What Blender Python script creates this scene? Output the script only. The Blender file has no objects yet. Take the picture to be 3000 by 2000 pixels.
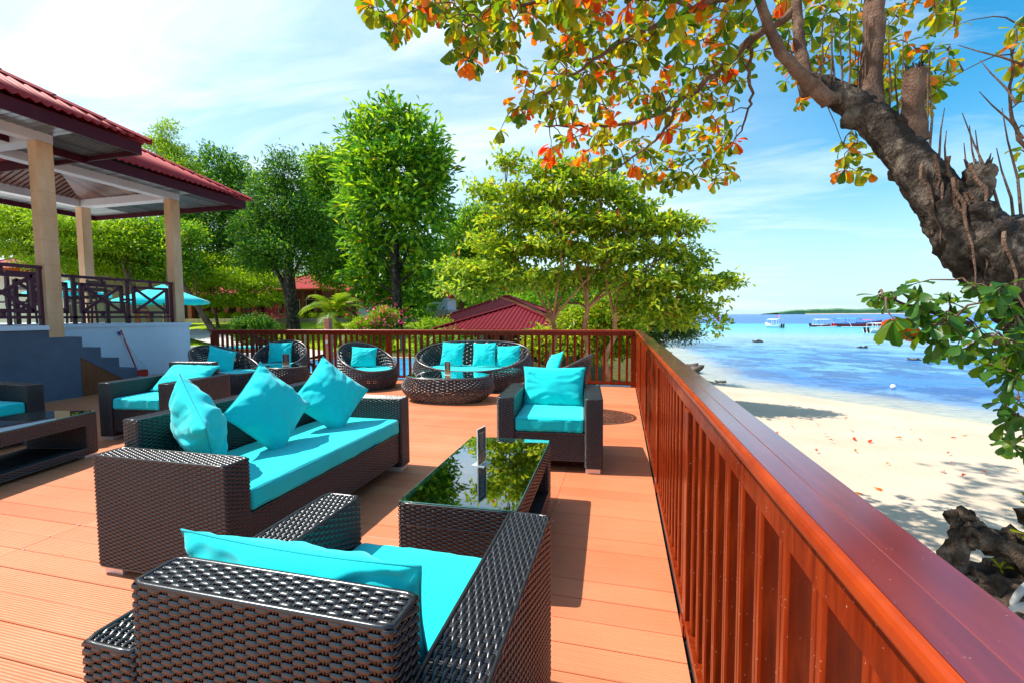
import bpy, math, random
import numpy as np
from mathutils import Vector, Matrix, noise
PI = math.pi
C = bpy.context.scene.collection
scene = bpy.context.scene
# ---------------------------------------------------------------- camera
cam_d = bpy.data.cameras.new('camera'); cam = bpy.data.objects.new('camera', cam_d); C.objects.link(cam)
scene.camera = cam
yaw, pitch, roll = -0.243667944, -0.0574154659, -0.00701609281
cam_d.sensor_width = 36.0; cam_d.lens = 36.0*1291.68/3000.0
cam_d.clip_start = 0.05; cam_d.clip_end = 20000
_f = Vector((math.sin(yaw)*math.cos(pitch), math.cos(yaw)*math.cos(pitch), math.sin(pitch)))
_r0 = Vector((math.cos(yaw), -math.sin(yaw), 0)); _u0 = _r0.cross(_f)
_r = _r0*math.cos(roll)+_u0*math.sin(roll); _u = -_r0*math.sin(roll)+_u0*math.cos(roll)
cam.matrix_world = Matrix(((_r.x, _u.x, -_f.x, 0.0), (_r.y, _u.y, -_f.y, 0.0), (_r.z, _u.z, -_f.z, 1.3), (0, 0, 0, 1)))
# ---------------------------------------------------------------- sky, sun, exposure
SUN = Vector((-0.655, -0.085, 0.97)).normalized()
sun_el = math.asin(SUN.z); sun_az = math.atan2(SUN.x, SUN.y)          # azimuth clockwise from +Y
world = bpy.data.worlds.new('World'); scene.world = world; world.use_nodes = True
nt = world.node_tree; N = nt.nodes; L = nt.links; N.clear()
def wn(t, **k):
    n = N.new(t)
    for a, b in k.items(): setattr(n, a, b)
    return n
out = wn('ShaderNodeOutputWorld'); bg = wn('ShaderNodeBackground'); sky = wn('ShaderNodeTexSky')
sky.sky_type = 'NISHITA'; sky.sun_disc = False; sky.sun_elevation = sun_el; sky.sun_rotation = sun_az
sky.altitude = 0; sky.air_density = 1.25; sky.dust_density = 0.6; sky.ozone_density = 2.2
bg.inputs['Strength'].default_value = 0.15
# thin high cloud veil: real sky cover, laid out on the direction, same over the whole dome
tc = wn('ShaderNodeTexCoord'); sep = wn('ShaderNodeSeparateXYZ'); L.new(tc.outputs['Generated'], sep.inputs[0])
zc = wn('ShaderNodeMath', operation='MAXIMUM'); L.new(sep.outputs['Z'], zc.inputs[0]); zc.inputs[1].default_value = 0.0
za = wn('ShaderNodeMath', operation='ADD'); L.new(zc.outputs[0], za.inputs[0]); za.inputs[1].default_value = 0.12
dx = wn('ShaderNodeMath', operation='DIVIDE'); L.new(sep.outputs['X'], dx.inputs[0]); L.new(za.outputs[0], dx.inputs[1])
dy = wn('ShaderNodeMath', operation='DIVIDE'); L.new(sep.outputs['Y'], dy.inputs[0]); L.new(za.outputs[0], dy.inputs[1])
cmb = wn('ShaderNodeCombineXYZ'); L.new(dx.outputs[0], cmb.inputs[0]); L.new(dy.outputs[0], cmb.inputs[1])
mp = wn('ShaderNodeMapping'); mp.inputs['Scale'].default_value = (0.55, 1.5, 1); mp.inputs['Rotation'].default_value = (0, 0, 0.35); mp.inputs['Location'].default_value = (3.1, 0.4, 0)
L.new(cmb.outputs[0], mp.inputs[0])
n1 = wn('ShaderNodeTexNoise'); n1.inputs['Scale'].default_value = 0.75; n1.inputs['Detail'].default_value = 9; n1.inputs['Roughness'].default_value = 0.62; n1.inputs['Distortion'].default_value = 0.7
L.new(mp.outputs[0], n1.inputs['Vector'])
r1 = wn('ShaderNodeValToRGB'); r1.color_ramp.elements[0].position = 0.52; r1.color_ramp.elements[1].position = 0.74
r1.color_ramp.elements[0].color = (0, 0, 0, 1); r1.color_ramp.elements[1].color = (0.62, 0.62, 0.62, 1)
L.new(n1.outputs['Fac'], r1.inputs[0])
# broad veil spreading from the sun's side
sd = wn('ShaderNodeVectorMath', operation='DOT_PRODUCT'); L.new(tc.outputs['Generated'], sd.inputs[0])
sd.inputs[1].default_value = (-0.93, 0.25, 0.25)
r2 = wn('ShaderNodeMapRange'); r2.inputs['From Min'].default_value = -0.1; r2.inputs['From Max'].default_value = 0.95; r2.inputs['To Min'].default_value = 0.0; r2.inputs['To Max'].default_value = 0.9
L.new(sd.outputs['Value'], r2.inputs['Value'])
n9 = wn('ShaderNodeTexNoise'); n9.inputs['Scale'].default_value = 1.6; n9.inputs['Detail'].default_value = 7; n9.inputs['Roughness'].default_value = 0.6; n9.inputs['Distortion'].default_value = 0.5; L.new(mp.outputs[0], n9.inputs['Vector'])
m9 = wn('ShaderNodeMapRange'); m9.inputs['From Min'].default_value = 0.35; m9.inputs['From Max'].default_value = 0.60; m9.inputs['To Min'].default_value = 0.55; m9.inputs['To Max'].default_value = 1.15; L.new(n9.outputs['Fac'], m9.inputs['Value'])
vm = wn('ShaderNodeMath', operation='MULTIPLY'); L.new(r2.outputs['Result'], vm.inputs[0]); L.new(m9.outputs['Result'], vm.inputs[1])
ad = wn('ShaderNodeMath', operation='ADD', use_clamp=True); L.new(r1.outputs[0], ad.inputs[0]); L.new(vm.outputs[0], ad.inputs[1])
mu = wn('ShaderNodeMath', operation='MULTIPLY'); L.new(ad.outputs[0], mu.inputs[0]); mu.inputs[1].default_value = 0.92
mx = wn('ShaderNodeMix', data_type='RGBA'); L.new(mu.outputs[0], mx.inputs['Factor']); hs = wn('ShaderNodeHueSaturation'); hs.inputs['Hue'].default_value = 0.487; hs.inputs['Saturation'].default_value = 1.5; hs.inputs['Value'].default_value = 0.92; L.new(sky.outputs[0], hs.inputs['Color'])
# pale blue haze towards the horizon, equal all the way round
hz = wn('ShaderNodeMapRange', interpolation_type='SMOOTHERSTEP'); hz.inputs['From Min'].default_value = 0.34; hz.inputs['From Max'].default_value = -0.02; hz.inputs['To Min'].default_value = 0.0; hz.inputs['To Max'].default_value = 0.80; L.new(zc.outputs[0], hz.inputs['Value'])
mh = wn('ShaderNodeMix', data_type='RGBA'); L.new(hz.outputs['Result'], mh.inputs['Factor']); L.new(hs.outputs[0], mh.inputs['A']); mh.inputs['B'].default_value = (2.6, 4.2, 5.0, 1)
L.new(mh.outputs['Result'], mx.inputs['A']); mx.inputs['B'].default_value = (5.0, 5.7, 6.0, 1)
L.new(mx.outputs['Result'], bg.inputs['Color']); L.new(bg.outputs[0], out.inputs['Surface'])
sl = bpy.data.lights.new('sun', 'SUN'); sl.energy = 4.6; sl.angle = math.radians(0.53); sl.color = (1.0, 0.955, 0.88)
so = bpy.data.objects.new('sun', sl); C.objects.link(so); so.rotation_euler = SUN.to_track_quat('Z', 'Y').to_euler(); so.location = (-20, -5, 30)
vs = scene.view_settings; vs.view_transform = 'Standard'; vs.look = 'None'; vs.exposure = 0.62; vs.gamma = 1.0; vs.use_curve_mapping = False
scene.render.resolution_x = 1024; scene.render.resolution_y = 682

# ---------------------------------------------------------------- helpers
rnd = random.Random(7)
class G:
    """collects vertices and faces; build() links them as ONE mesh object"""
    def __init__(s): s.V = []; s.Q = []; s.T = []; s.n = 0
    def add(s, V, Q=None, T=None):
        V = np.asarray(V, float).reshape(-1, 3); s.V.append(V)
        if Q is not None and len(Q): s.Q.append(np.asarray(Q, int).reshape(-1, 4)+s.n)
        if T is not None and len(T): s.T.append(np.asarray(T, int).reshape(-1, 3)+s.n)
        s.n += len(V); return s
    def box(s, a, b, M=None):
        x0, y0, z0 = a; x1, y1, z1 = b
        V = np.array([(x0,y0,z0),(x1,y0,z0),(x1,y1,z0),(x0,y1,z0),(x0,y0,z1),(x1,y0,z1),(x1,y1,z1),(x0,y1,z1)], float)
        if M is not None: V = V@np.array(M.to_3x3()).T+np.array(M.translation)
        return s.add(V, [(0,3,2,1),(4,5,6,7),(0,1,5,4),(1,2,6,5),(2,3,7,6),(3,0,4,7)])
    def beam(s, p, q, w, h, up=(0,0,1)):
        p = Vector(p); q = Vector(q); d = q-p; l = d.length; d.normalize(); up = Vector(up)
        sd_ = d.cross(up)
        if sd_.length < 1e-4: sd_ = d.cross(Vector((1,0,0)))
        sd_.normalize(); up = sd_.cross(d)
        M = Matrix((( sd_.x, d.x, up.x, p.x),(sd_.y, d.y, up.y, p.y),(sd_.z, d.z, up.z, p.z),(0,0,0,1)))
        return s.box((-w/2, 0, -h/2), (w/2, l, h/2), M)
    def grid(s, P, close_u=False, close_v=False):
        P = np.asarray(P, float); a, b = P.shape[:2]
        i = np.arange(a if close_u else a-1)[:, None]; j = np.arange(b if close_v else b-1)[None, :]
        i2 = (i+1) % a; j2 = (j+1) % b
        Q = np.stack([i*b+j+0*j, i2*b+j, i2*b+j2, i*b+j2+0*i], -1)
        return s.add(P, Q)
    def tube(s, pts, r, n=8, caps=True, bump=0.0, seed=0):
        pts = [Vector(p) for p in pts]; m = len(pts)
        r = [r]*m if np.isscalar(r) else list(r)
        rows = []; prev = None
        for i, p in enumerate(pts):
            d = (pts[min(i+1, m-1)]-pts[max(i-1, 0)]).normalized()
            if prev is None:
                a = d.orthogonal().normalized()
            else:
                a = prev-d*prev.dot(d)
                a = a.normalized() if a.length > 1e-5 else d.orthogonal().normalized()
            prev = a; b = d.cross(a); ring = []
            for k in range(n):
                t = 2*PI*k/n; q = a*math.cos(t)+b*math.sin(t); rr = r[i]
                if bump: rr *= 1+bump*noise.noise(Vector((q.x*1.6+seed, q.y*1.6+i*0.5, q.z*1.6)))*1.6
                ring.append(p+q*rr)
            rows.append(ring)
        P = np.array(rows)
        s.grid(P, close_v=True)
        if caps:
            for e, row in ((0, P[0]), (1, P[-1])):
                c = row.mean(0); k = np.arange(n); V = np.vstack([row, c[None]])
                T = np.stack([(k+1) % n, k, np.full(n, n)], -1) if e == 0 else np.stack([k, (k+1) % n, np.full(n, n)], -1)
                s.add(V, None, T)
        return s
    def prism(s, poly, x0, x1, axis='x'):
        n = len(poly)
        def mk(x):
            return [(x, a, b) if axis == 'x' else ((a, x, b) if axis == 'y' else (a, b, x)) for a, b in poly]
        V = mk(x0)+mk(x1); Q = [(i, (i+1) % n, n+(i+1) % n, n+i) for i in range(n)]
        T = [(0, i+1, i) for i in range(1, n-1)]+[(n, n+i, n+i+1) for i in range(1, n-1)]
        return s.add(V, Q, T)
    def mesh(s, name, smooth=False):
        me = bpy.data.meshes.new(name)
        V = np.vstack(s.V); q = np.vstack(s.Q) if s.Q else np.zeros((0, 4), int); t = np.vstack(s.T) if s.T else np.zeros((0, 3), int)
        me.vertices.add(len(V)); me.vertices.foreach_set('co', V.ravel())
        idx = np.concatenate([q.ravel(), t.ravel()]).astype(np.int32)
        me.loops.add(len(idx)); me.loops.foreach_set('vertex_index', idx)
        me.polygons.add(len(q)+len(t))
        st = np.concatenate([np.arange(len(q))*4, len(q)*4+np.arange(len(t))*3]).astype(np.int32)
        tot = np.concatenate([np.full(len(q), 4), np.full(len(t), 3)]).astype(np.int32)
        me.polygons.foreach_set('loop_start', st); me.polygons.foreach_set('loop_total', tot)
        me.polygons.foreach_set('use_smooth', np.full(len(st), bool(smooth)))
        me.update(calc_edges=True); me.validate()
        return me
    def build(s, name, m, parent=None, smooth=False, kind=None, loc=None):
        me = s.mesh(name, smooth); me.materials.append(m)
        return link(name, me, parent, kind, loc)
def link(name, me, parent=None, kind=None, loc=None, rz=0, M=None):
    o = bpy.data.objects.new(name, me); C.objects.link(o)
    if parent is not None: o.parent = parent
    if kind: o['kind'] = kind
    if M is not None: o.matrix_local = M
    elif loc is not None: o.location = loc; o.rotation_euler = (0, 0, rz)
    return o
def tag(o, label=None, cat=None, group=None, kind=None):
    if label: o['label'] = label
    if cat: o['category'] = cat
    if group: o['group'] = group
    if kind: o['kind'] = kind
    return o
def thing(name, label, cat, loc=(0,0,0), rz=0, group=None):
    o = bpy.data.objects.new(name, None); C.objects.link(o); o.location = loc; o.rotation_euler = (0, 0, rz); o.empty_display_size = 0.2
    return tag(o, label, cat, group)
def copy_tree(o, loc, rz, label, parent=None):
    c = o.copy(); C.objects.link(c)
    if parent is None: c.location = loc; c.rotation_euler = (0, 0, rz); c['label'] = label
    else: c.parent = parent
    for ch in o.children: copy_tree(ch, None, None, None, c)
    return c
def rcube(w, d, h, r, n=6, puff=0.0, wr=0.0, seed=0):
    """rounded box centred in x,y, bottom at z=0"""
    H = np.array([w/2, d/2, h/2]); g = G()
    def cs(hh):
        a = [-hh, -hh+0.2*r, -hh+0.5*r, -hh+r]; m = list(np.linspace(-hh+r, hh-r, n+2)[1:-1])
        return np.array(a+m+[-x for x in a[::-1]])
    for ax in range(3):
        u, v = [(1, 2), (2, 0), (0, 1)][ax]
        cu, cv = cs(H[u]), cs(H[v])
        for sgn in (-1, 1):
            U, Vv = np.meshgrid(cu, cv, indexing='ij'); P = np.zeros(U.shape+(3,)); P[..., u] = U; P[..., v] = Vv; P[..., ax] = sgn*H[ax]
            inner = np.clip(P, -(H-r), H-r); D = P-inner; D /= np.linalg.norm(D, axis=-1, keepdims=True)+1e-9
            Q = inner+r*D
            if sgn < 0: Q = Q[::-1]
            g.grid(Q)
    V = np.vstack(g.V); 
    if puff:
        f = np.clip(1-(V[:, 0]/H[0])**2, 0, 1)*np.clip(1-(V[:, 1]/H[1])**2, 0, 1)
        V[:, 2] += np.sign(V[:, 2])*puff*np.sqrt(f)
    if wr:
        for i in range(len(V)):
            p = V[i]; e = max(abs(p[0])/H[0], abs(p[1])/H[1])
            k = noise.noise(Vector((p[0]*22+seed, p[1]*22, p[2]*5)))*wr*(0.25+e**6)
            V[i] += np.array([p[0]/H[0]*k*0.4, p[1]/H[1]*k, 0])
    V[:, 2] += h/2
    key = np.round(V, 5); uq, first, inv = np.unique(key, axis=0, return_index=True, return_inverse=True); inv = inv.ravel()
    q = inv[np.vstack(g.Q)]
    g2 = G(); g2.add(V[first], q); return g2

# ---------------------------------------------------------------- materials
MATS = {}
class NB:
    def __init__(s, m): s.nt = m.node_tree; s.N = s.nt.nodes; s.L = s.nt.links; s.b = s.N['Principled BSDF']
    def n(s, t, ins=None, **k):
        x = s.N.new(t)
        for a, b in k.items(): setattr(x, a, b)
        for a, b in (ins or {}).items():
            if hasattr(b, 'is_output') or isinstance(b, bpy.types.NodeSocket): s.L.new(b, x.inputs[a])
            else: x.inputs[a].default_value = b
        return x
    def noise(s, vec, scale, detail=4, rough=0.55, dist=0.0):
        return s.n('ShaderNodeTexNoise', {'Vector': vec, 'Scale': scale, 'Detail': detail, 'Roughness': rough, 'Distortion': dist}).outputs['Fac']
    def ramp(s, fac, stops):
        r = s.n('ShaderNodeValToRGB', {0: fac}); e = r.color_ramp.elements
        while len(e) < len(stops): e.new(0.5)
        for x, (p, c) in zip(e, stops): x.position = p; x.color = tuple(c)+(1,) if len(c) == 3 else c
        return r.outputs[0]
    def map(s, vec, scale=(1,1,1), rot=(0,0,0), loc=(0,0,0)):
        return s.n('ShaderNodeMapping', {'Vector': vec, 'Scale': scale, 'Rotation': rot, 'Location': loc}).outputs[0]
    def bump(s, h, strength=0.3, dist=0.01, normal=None):
        i = {'Height': h, 'Strength': strength, 'Distance': dist}
        if normal is not None: i['Normal'] = normal
        return s.n('ShaderNodeBump', i).outputs[0]
    def mixc(s, f, a, b, mode='MIX'):
        x = s.n('ShaderNodeMix', {'Factor': f, 'A': a, 'B': b}, data_type='RGBA', blend_type=mode) if False else None
        m = s.N.new('ShaderNodeMix'); m.data_type = 'RGBA'; m.blend_type = mode
        fi = m.inputs[0]; A = m.inputs[6]; B = m.inputs[7]
        for k, v in ((fi, f), (A, a), (B, b)):
            if isinstance(v, bpy.types.NodeSocket): s.L.new(v, k)
            else: k.default_value = v if not isinstance(v, tuple) or len(v) == 4 else v+(1,)
        return m.outputs[2]
    def set(s, **k):
        al = dict(col='Base Color', rough='Roughness', spec='Specular IOR Level', metal='Metallic', normal='Normal', coat='Coat Weight', coatr='Coat Roughness', trans='Transmission Weight', ior='IOR', sheen='Sheen Weight')
        for a, v in k.items():
            i = s.b.inputs[al[a]]
            if isinstance(v, bpy.types.NodeSocket): s.L.new(v, i)
            else: i.default_value = v if not (isinstance(v, tuple) and len(v) == 3) else v+(1,)
def mat(name, fn=None, **k):
    m = bpy.data.materials.new(name); m.use_nodes = True; b = NB(m); b.set(**k)
    if fn: fn(b)
    MATS[name] = m; return m
def objc(b): return b.n('ShaderNodeTexCoord').outputs['Object']
def geo(b): return b.n('ShaderNodeNewGeometry')
def orand(b): return b.n('ShaderNodeObjectInfo').outputs['Random']

def f_deck(b):
    p = geo(b).outputs['Position']
    g1 = b.noise(b.map(p, (1.2, 46, 1)), 3.0, 5, 0.6); r = orand(b)
    g2 = b.noise(p, 0.9, 3); g3 = b.noise(b.map(p, (3, 60, 1)), 6.0, 3)
    c = b.ramp(g1, [(0.25, (0.55, 0.140, 0.054)), (0.55, (0.65, 0.190, 0.078)), (0.85, (0.73, 0.245, 0.112))])
    c = b.mixc(0.45, c, b.ramp(r, [(0, (0.55, 0.140, 0.054)), (1, (0.74, 0.245, 0.108))]))
    c = b.mixc(b.ramp(g2, [(0.4, (0,0,0)), (0.75, (0.30,)*3)]), c, (0.74, 0.36, 0.20, 1))
    sp = b.noise(p, 55, 2, 0.8); c = b.mixc(b.ramp(sp, [(0.70, (0,0,0)), (0.78, (0.5,)*3)]), c, (0.30, 0.10, 0.05, 1))
    b.set(col=c, rough=b.ramp(g3, [(0.3, (0.42,)*3), (0.7, (0.6,)*3)]), spec=0.35)
    yy = b.n('ShaderNodeSeparateXYZ', {0: p}).outputs[1]
    w = b.n('ShaderNodeMath', {0: b.n('ShaderNodeMath', {0: yy, 1: 2*PI/0.0118}, operation='MULTIPLY').outputs[0]}, operation='SINE').outputs[0]
    b.set(normal=b.bump(g3, 0.25, 0.002, b.bump(w, 0.45, 0.0018)))
M_deck = mat('deck_composite', f_deck)
def f_rail(b):
    p = objc(b); g1 = b.noise(b.map(p, (9, 9, 1.0)), 5.0, 5, 0.6, 0.4); g2 = b.noise(p, 2.5, 3); sp = b.noise(p, 130, 1, 0.5)
    c = b.ramp(g1, [(0.25, (0.10, 0.008, 0.001)), (0.5, (0.19, 0.018, 0.002)), (0.8, (0.31, 0.038, 0.004))])
    c = b.mixc(b.ramp(sp, [(0.755, (0,0,0)), (0.77, (0.6,)*3)]), c, (0.62, 0.42, 0.33, 1))
    b.set(col=c, rough=b.ramp(g2, [(0.3, (0.22,)*3), (0.7, (0.38,)*3)]), spec=0.16, coat=0.0, normal=b.bump(g1, 0.22, 0.003))
M_rail = mat('varnished_red_timber', f_rail)
def f_cap(b):
    p = geo(b).outputs['Position']; g1 = b.noise(b.map(p, (14, 1.1, 8)), 4.0, 6, 0.6, 0.5); g2 = b.noise(p, 3.0, 4); sp = b.noise(p, 210, 1, 0.5)
    c = b.ramp(g1, [(0.25, (0.12, 0.007, 0.006)), (0.5, (0.17, 0.010, 0.008)), (0.8, (0.23, 0.020, 0.010))])
    c = b.mixc(b.ramp(sp, [(0.765, (0,0,0)), (0.78, (0.4,)*3)]), c, (0.5, 0.3, 0.25, 1))
    b.set(col=c, rough=b.ramp(g2, [(0.3, (0.20,)*3), (0.75, (0.36,)*3)]), spec=0.5, coat=1.0, coatr=0.17, normal=b.bump(g1, 0.12, 0.003)); b.b.inputs['Coat IOR'].default_value = 1.7
M_cap = mat('varnished_handrail_timber', f_cap)
def f_nose(b):
    p = geo(b).outputs['Position']; g1 = b.noise(b.map(p, (3, 3, 3)), 5.0, 4)
    b.set(col=b.ramp(g1, [(0.3, (0.26, 0.024, 0.003)), (0.7, (0.38, 0.045, 0.005))]), rough=0.3, spec=0.3)  # brighter than the railing timber: the sunlit edge is put into the colour
M_nose = mat('sunlit_nosing_timber', f_nose)
def f_rattan(b):
    p = objc(b); g1 = b.noise(p, 9.0, 3); g2 = b.noise(b.map(p, (1, 1, 1)), 160, 2)
    c = b.ramp(g1, [(0.3, (0.0065, 0.0052, 0.006)), (0.7, (0.014, 0.011, 0.012))])
    b.set(col=c, rough=0.27, spec=0.85, normal=b.bump(g2, 0.10, 0.002))
M_rattan = mat('dark_woven_rattan', f_rattan)
def f_rattan2(b):
    p = objc(b); g1 = b.noise(p, 9.0, 3); b.set(col=b.ramp(g1, [(0.3, (0.034, 0.026, 0.026)), (0.7, (0.085, 0.068, 0.066))]), rough=0.30, spec=0.8)
M_rattan2 = mat('open_woven_rattan', f_rattan2)
M_core = mat('rattan_shadow_core', col=(0.010, 0.007, 0.007), rough=0.8)
def fabric(name, c0, c1):
    def f(b):
        p = objc(b); g1 = b.noise(p, 5.0, 4); g2 = b.noise(p, 420, 2, 0.6); g3 = b.noise(p, 14, 5, 0.6, 0.6)
        b.set(col=b.ramp(g1, [(0.3, c0), (0.7, c1)]), rough=0.85, spec=0.2, sheen=0.25, normal=b.bump(g3, 0.16, 0.012, b.bump(g2, 0.35, 0.0008)))
    return mat(name, f)
M_turq = fabric('turquoise_canvas', (0.0, 0.60, 0.60), (0.004, 0.68, 0.67))
M_turq2 = fabric('turquoise_canvas_piping', (0.0, 0.40, 0.44), (0.0, 0.46, 0.50))
M_alu = mat('aluminium_foot', col=(0.75, 0.72, 0.72), rough=0.38, metal=0.6)
def f_glass(b):
    fr = b.n('ShaderNodeFresnel', {'IOR': 1.55}); tr = b.n('ShaderNodeBsdfTransparent', {'Color': (0.80, 0.92, 0.88, 1)}); gl = b.n('ShaderNodeBsdfGlossy', {'Color': (1,1,1,1), 'Roughness': 0.015})
    m = b.n('ShaderNodeMath', {0: fr.outputs[0], 1: 2.5}, operation='MULTIPLY', use_clamp=True)
    mx_ = b.n('ShaderNodeMixShader', {0: m.outputs[0], 1: tr.outputs[0], 2: gl.outputs[0]})
    b.L.new(mx_.outputs[0], b.N['Material Output'].inputs['Surface'])
M_glass = mat('clear_table_glass', f_glass)
def f_glassedge(b): b.set(col=(0.04, 0.22, 0.17), rough=0.2, spec=0.6)
M_gedge = mat('green_glass_edge', f_glassedge)
def f_sand(b):
    p = geo(b).outputs['Position']; n1_ = b.noise(p, 0.55, 5); n2 = b.noise(p, 9, 6, 0.65); n3 = b.noise(p, 160, 2)
    c = b.ramp(n1_, [(0.3, (0.53, 0.41, 0.29)), (0.7, (0.61, 0.495, 0.375))])
    c = b.mixc(b.ramp(n2, [(0.55, (0,0,0)), (0.75, (0.35,)*3)]), c, (0.42, 0.32, 0.21, 1))
    c = b.mixc(b.ramp(n3, [(0.66, (0,0,0)), (0.72, (0.35,)*3)]), c, (0.30, 0.22, 0.16, 1))
    b.set(col=c, rough=0.95, spec=0.15, normal=b.bump(n2, 0.55, 0.05, b.bump(n3, 0.3, 0.004)))
M_sand = mat('coral_sand', f_sand)
def f_lawn(b):
    p = geo(b).outputs['Position']; n1_ = b.noise(p, 0.35, 4); n2 = b.noise(p, 14, 5, 0.7)
    c = b.ramp(n2, [(0.3, (0.20, 0.34, 0.010)), (0.7, (0.42, 0.56, 0.016))])
    c = b.mixc(b.ramp(n1_, [(0.4, (0,0,0)), (0.7, (0.5,)*3)]), c, (0.36, 0.40, 0.03, 1))
    b.set(col=c, rough=0.9, spec=0.1, normal=b.bump(n2, 0.8, 0.06))
M_lawn = mat('lawn_grass', f_lawn)
def f_soil(b):
    p = geo(b).outputs['Position']; n2 = b.noise(p, 3.5, 6, 0.7)
    b.set(col=b.ramp(n2, [(0.3, (0.05, 0.045, 0.02)), (0.5, (0.10, 0.09, 0.03)), (0.7, (0.09, 0.14, 0.02))]), rough=0.95, spec=0.1, normal=b.bump(n2, 0.8, 0.1))
M_soil = mat('garden_bank_soil', f_soil)
def plain(name, c0, c1, sc=4.0, rough=0.7, bs=0.2, bd=0.005, spec=0.4, detail=5, stretch=(1,1,1), metal=0):
    def f(b):
        p = geo(b).outputs['Position']; g = b.noise(b.map(p, stretch), sc, detail, 0.6)
        b.set(col=b.ramp(g, [(0.3, c0), (0.7, c1)]), rough=rough, spec=spec, metal=metal, normal=b.bump(g, bs, bd))
    return mat(name, f)
M_conc = plain('pale_concrete', (0.42, 0.38, 0.34), (0.58, 0.54, 0.48), 3)
M_white = plain('white_plaster', (0.64, 0.70, 0.80), (0.70, 0.76, 0.85), 2.5, 0.75, 0.1)  # white taken slightly blue: the wall's shade is in the colour
M_grey = plain('blue_grey_plaster', (0.085, 0.105, 0.15), (0.115, 0.14, 0.19), 3, 0.8, 0.25)
M_pillar = plain('sandstone_cladding', (0.60, 0.31, 0.14), (0.80, 0.50, 0.29), 2.2, 0.7, 0.15, stretch=(1.5, 1.5, 0.5))
M_beam = plain('pale_painted_beam', (0.62, 0.56, 0.54), (0.70, 0.64, 0.61), 3, 0.7, 0.1)
M_roof = plain('red_corrugated_roofing', (0.36, 0.030, 0.030), (0.44, 0.048, 0.044), 5, 0.6, 0.05, spec=0.15)
M_roofshade = plain('shaded_red_roofing', (0.14, 0.006, 0.011), (0.18, 0.011, 0.016), 5, 0.6, 0.05, spec=0.15)  # deeper copy of the roof red with the bar roof's shade in it
M_fascia = plain('maroon_fascia', (0.055, 0.008, 0.014), (0.075, 0.012, 0.020), 5, 0.5, 0.05, spec=0.12)
def planks(name, c0, c1, rough, spec):
    def f(b):
        p = geo(b).outputs['Position']; g = b.noise(p, 6, 5, 0.6); i_ = b.n('ShaderNodeMath', {0: orand(b), 1: geo(b).outputs['Random Per Island']}, operation='ADD').outputs[0]; r = b.n('ShaderNodeMath', {0: i_}, operation='FRACT').outputs[0]
        c = b.mixc(0.65, b.ramp(g, [(0.3, c0), (0.7, c1)]), b.ramp(r, [(0, tuple(x*0.40 for x in c0)), (1, tuple(x*1.5 for x in c1))])); b.set(col=c, rough=rough, spec=spec)
    return mat(name, f)
M_ceil = planks('red_brown_ceiling_board', (0.10, 0.040, 0.030), (0.16, 0.062, 0.045), 0.25, 0.6)
M_soffit = planks('glossy_sky_grey_soffit_board', (0.12, 0.125, 0.12), (0.21, 0.21, 0.20), 0.28, 0.5)  # brown boards; the sky they mirror is mixed in as grey
M_plank = plain('brown_ceiling_plank', (0.17, 0.12, 0.11), (0.25, 0.17, 0.15), 6, 0.2, 0.05, spec=0.75, stretch=(1,1,1))
M_purple = plain('plum_painted_timber', (0.085, 0.026, 0.042), (0.115, 0.038, 0.058), 6, 0.5, 0.1, spec=0.15)
M_wood = plain('brown_timber', (0.16, 0.05, 0.018), (0.24, 0.085, 0.03), 5, 0.5, 0.2, stretch=(6, 6, 0.6))
M_dwood = plain('dark_dining_wood', (0.06, 0.025, 0.015), (0.10, 0.04, 0.022), 5, 0.4, 0.2)
M_brick = plain('terracotta_brick', (0.40, 0.10, 0.05), (0.50, 0.15, 0.08), 7, 0.8, 0.3)
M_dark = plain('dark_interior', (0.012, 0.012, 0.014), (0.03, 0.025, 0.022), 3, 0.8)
M_redwall = plain('red_timber_wall', (0.13, 0.012, 0.014), (0.18, 0.02, 0.02), 4, 0.6, 0.2)
M_cream = plain('cream_render', (0.62, 0.55, 0.45), (0.72, 0.66, 0.56), 3)
M_stone = plain('weathered_garden_stone', (0.28, 0.24, 0.18), (0.42, 0.37, 0.29), 8, 0.9, 0.5, 0.02)
M_rope = mat('white_rope', lambda b: b.set(normal=b.bump(b.n('ShaderNodeTexWave', {'Vector': b.map(objc(b), (1,1,1), (0.6, 0.6, 0)), 'Scale': 45.0}).outputs['Fac'], 0.9, 0.01)), col=(0.78, 0.76, 0.72), rough=0.8)
M_plas_r = mat('red_broom_handle', col=(0.62, 0.03, 0.02), rough=0.4)
M_plas_w = mat('white_paint', col=(0.8, 0.8, 0.8), rough=0.35)
M_plas_b = mat('blue_plastic', col=(0.02, 0.06, 0.30), rough=0.4)
M_orange = mat('orange_plastic', col=(0.75, 0.22, 0.01), rough=0.4)
M_chrome = mat('chrome', col=(0.8, 0.8, 0.8), rough=0.15, metal=1.0)
M_lightdisc = mat('white_ceiling_disc', col=(0.85, 0.85, 0.85), rough=0.4)
M_acryl = mat('clear_acrylic', lambda b: b.b.inputs['Alpha'].__setattr__('default_value', 0.45), col=(0.8, 0.84, 0.86), rough=0.1, spec=0.6)
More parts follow.
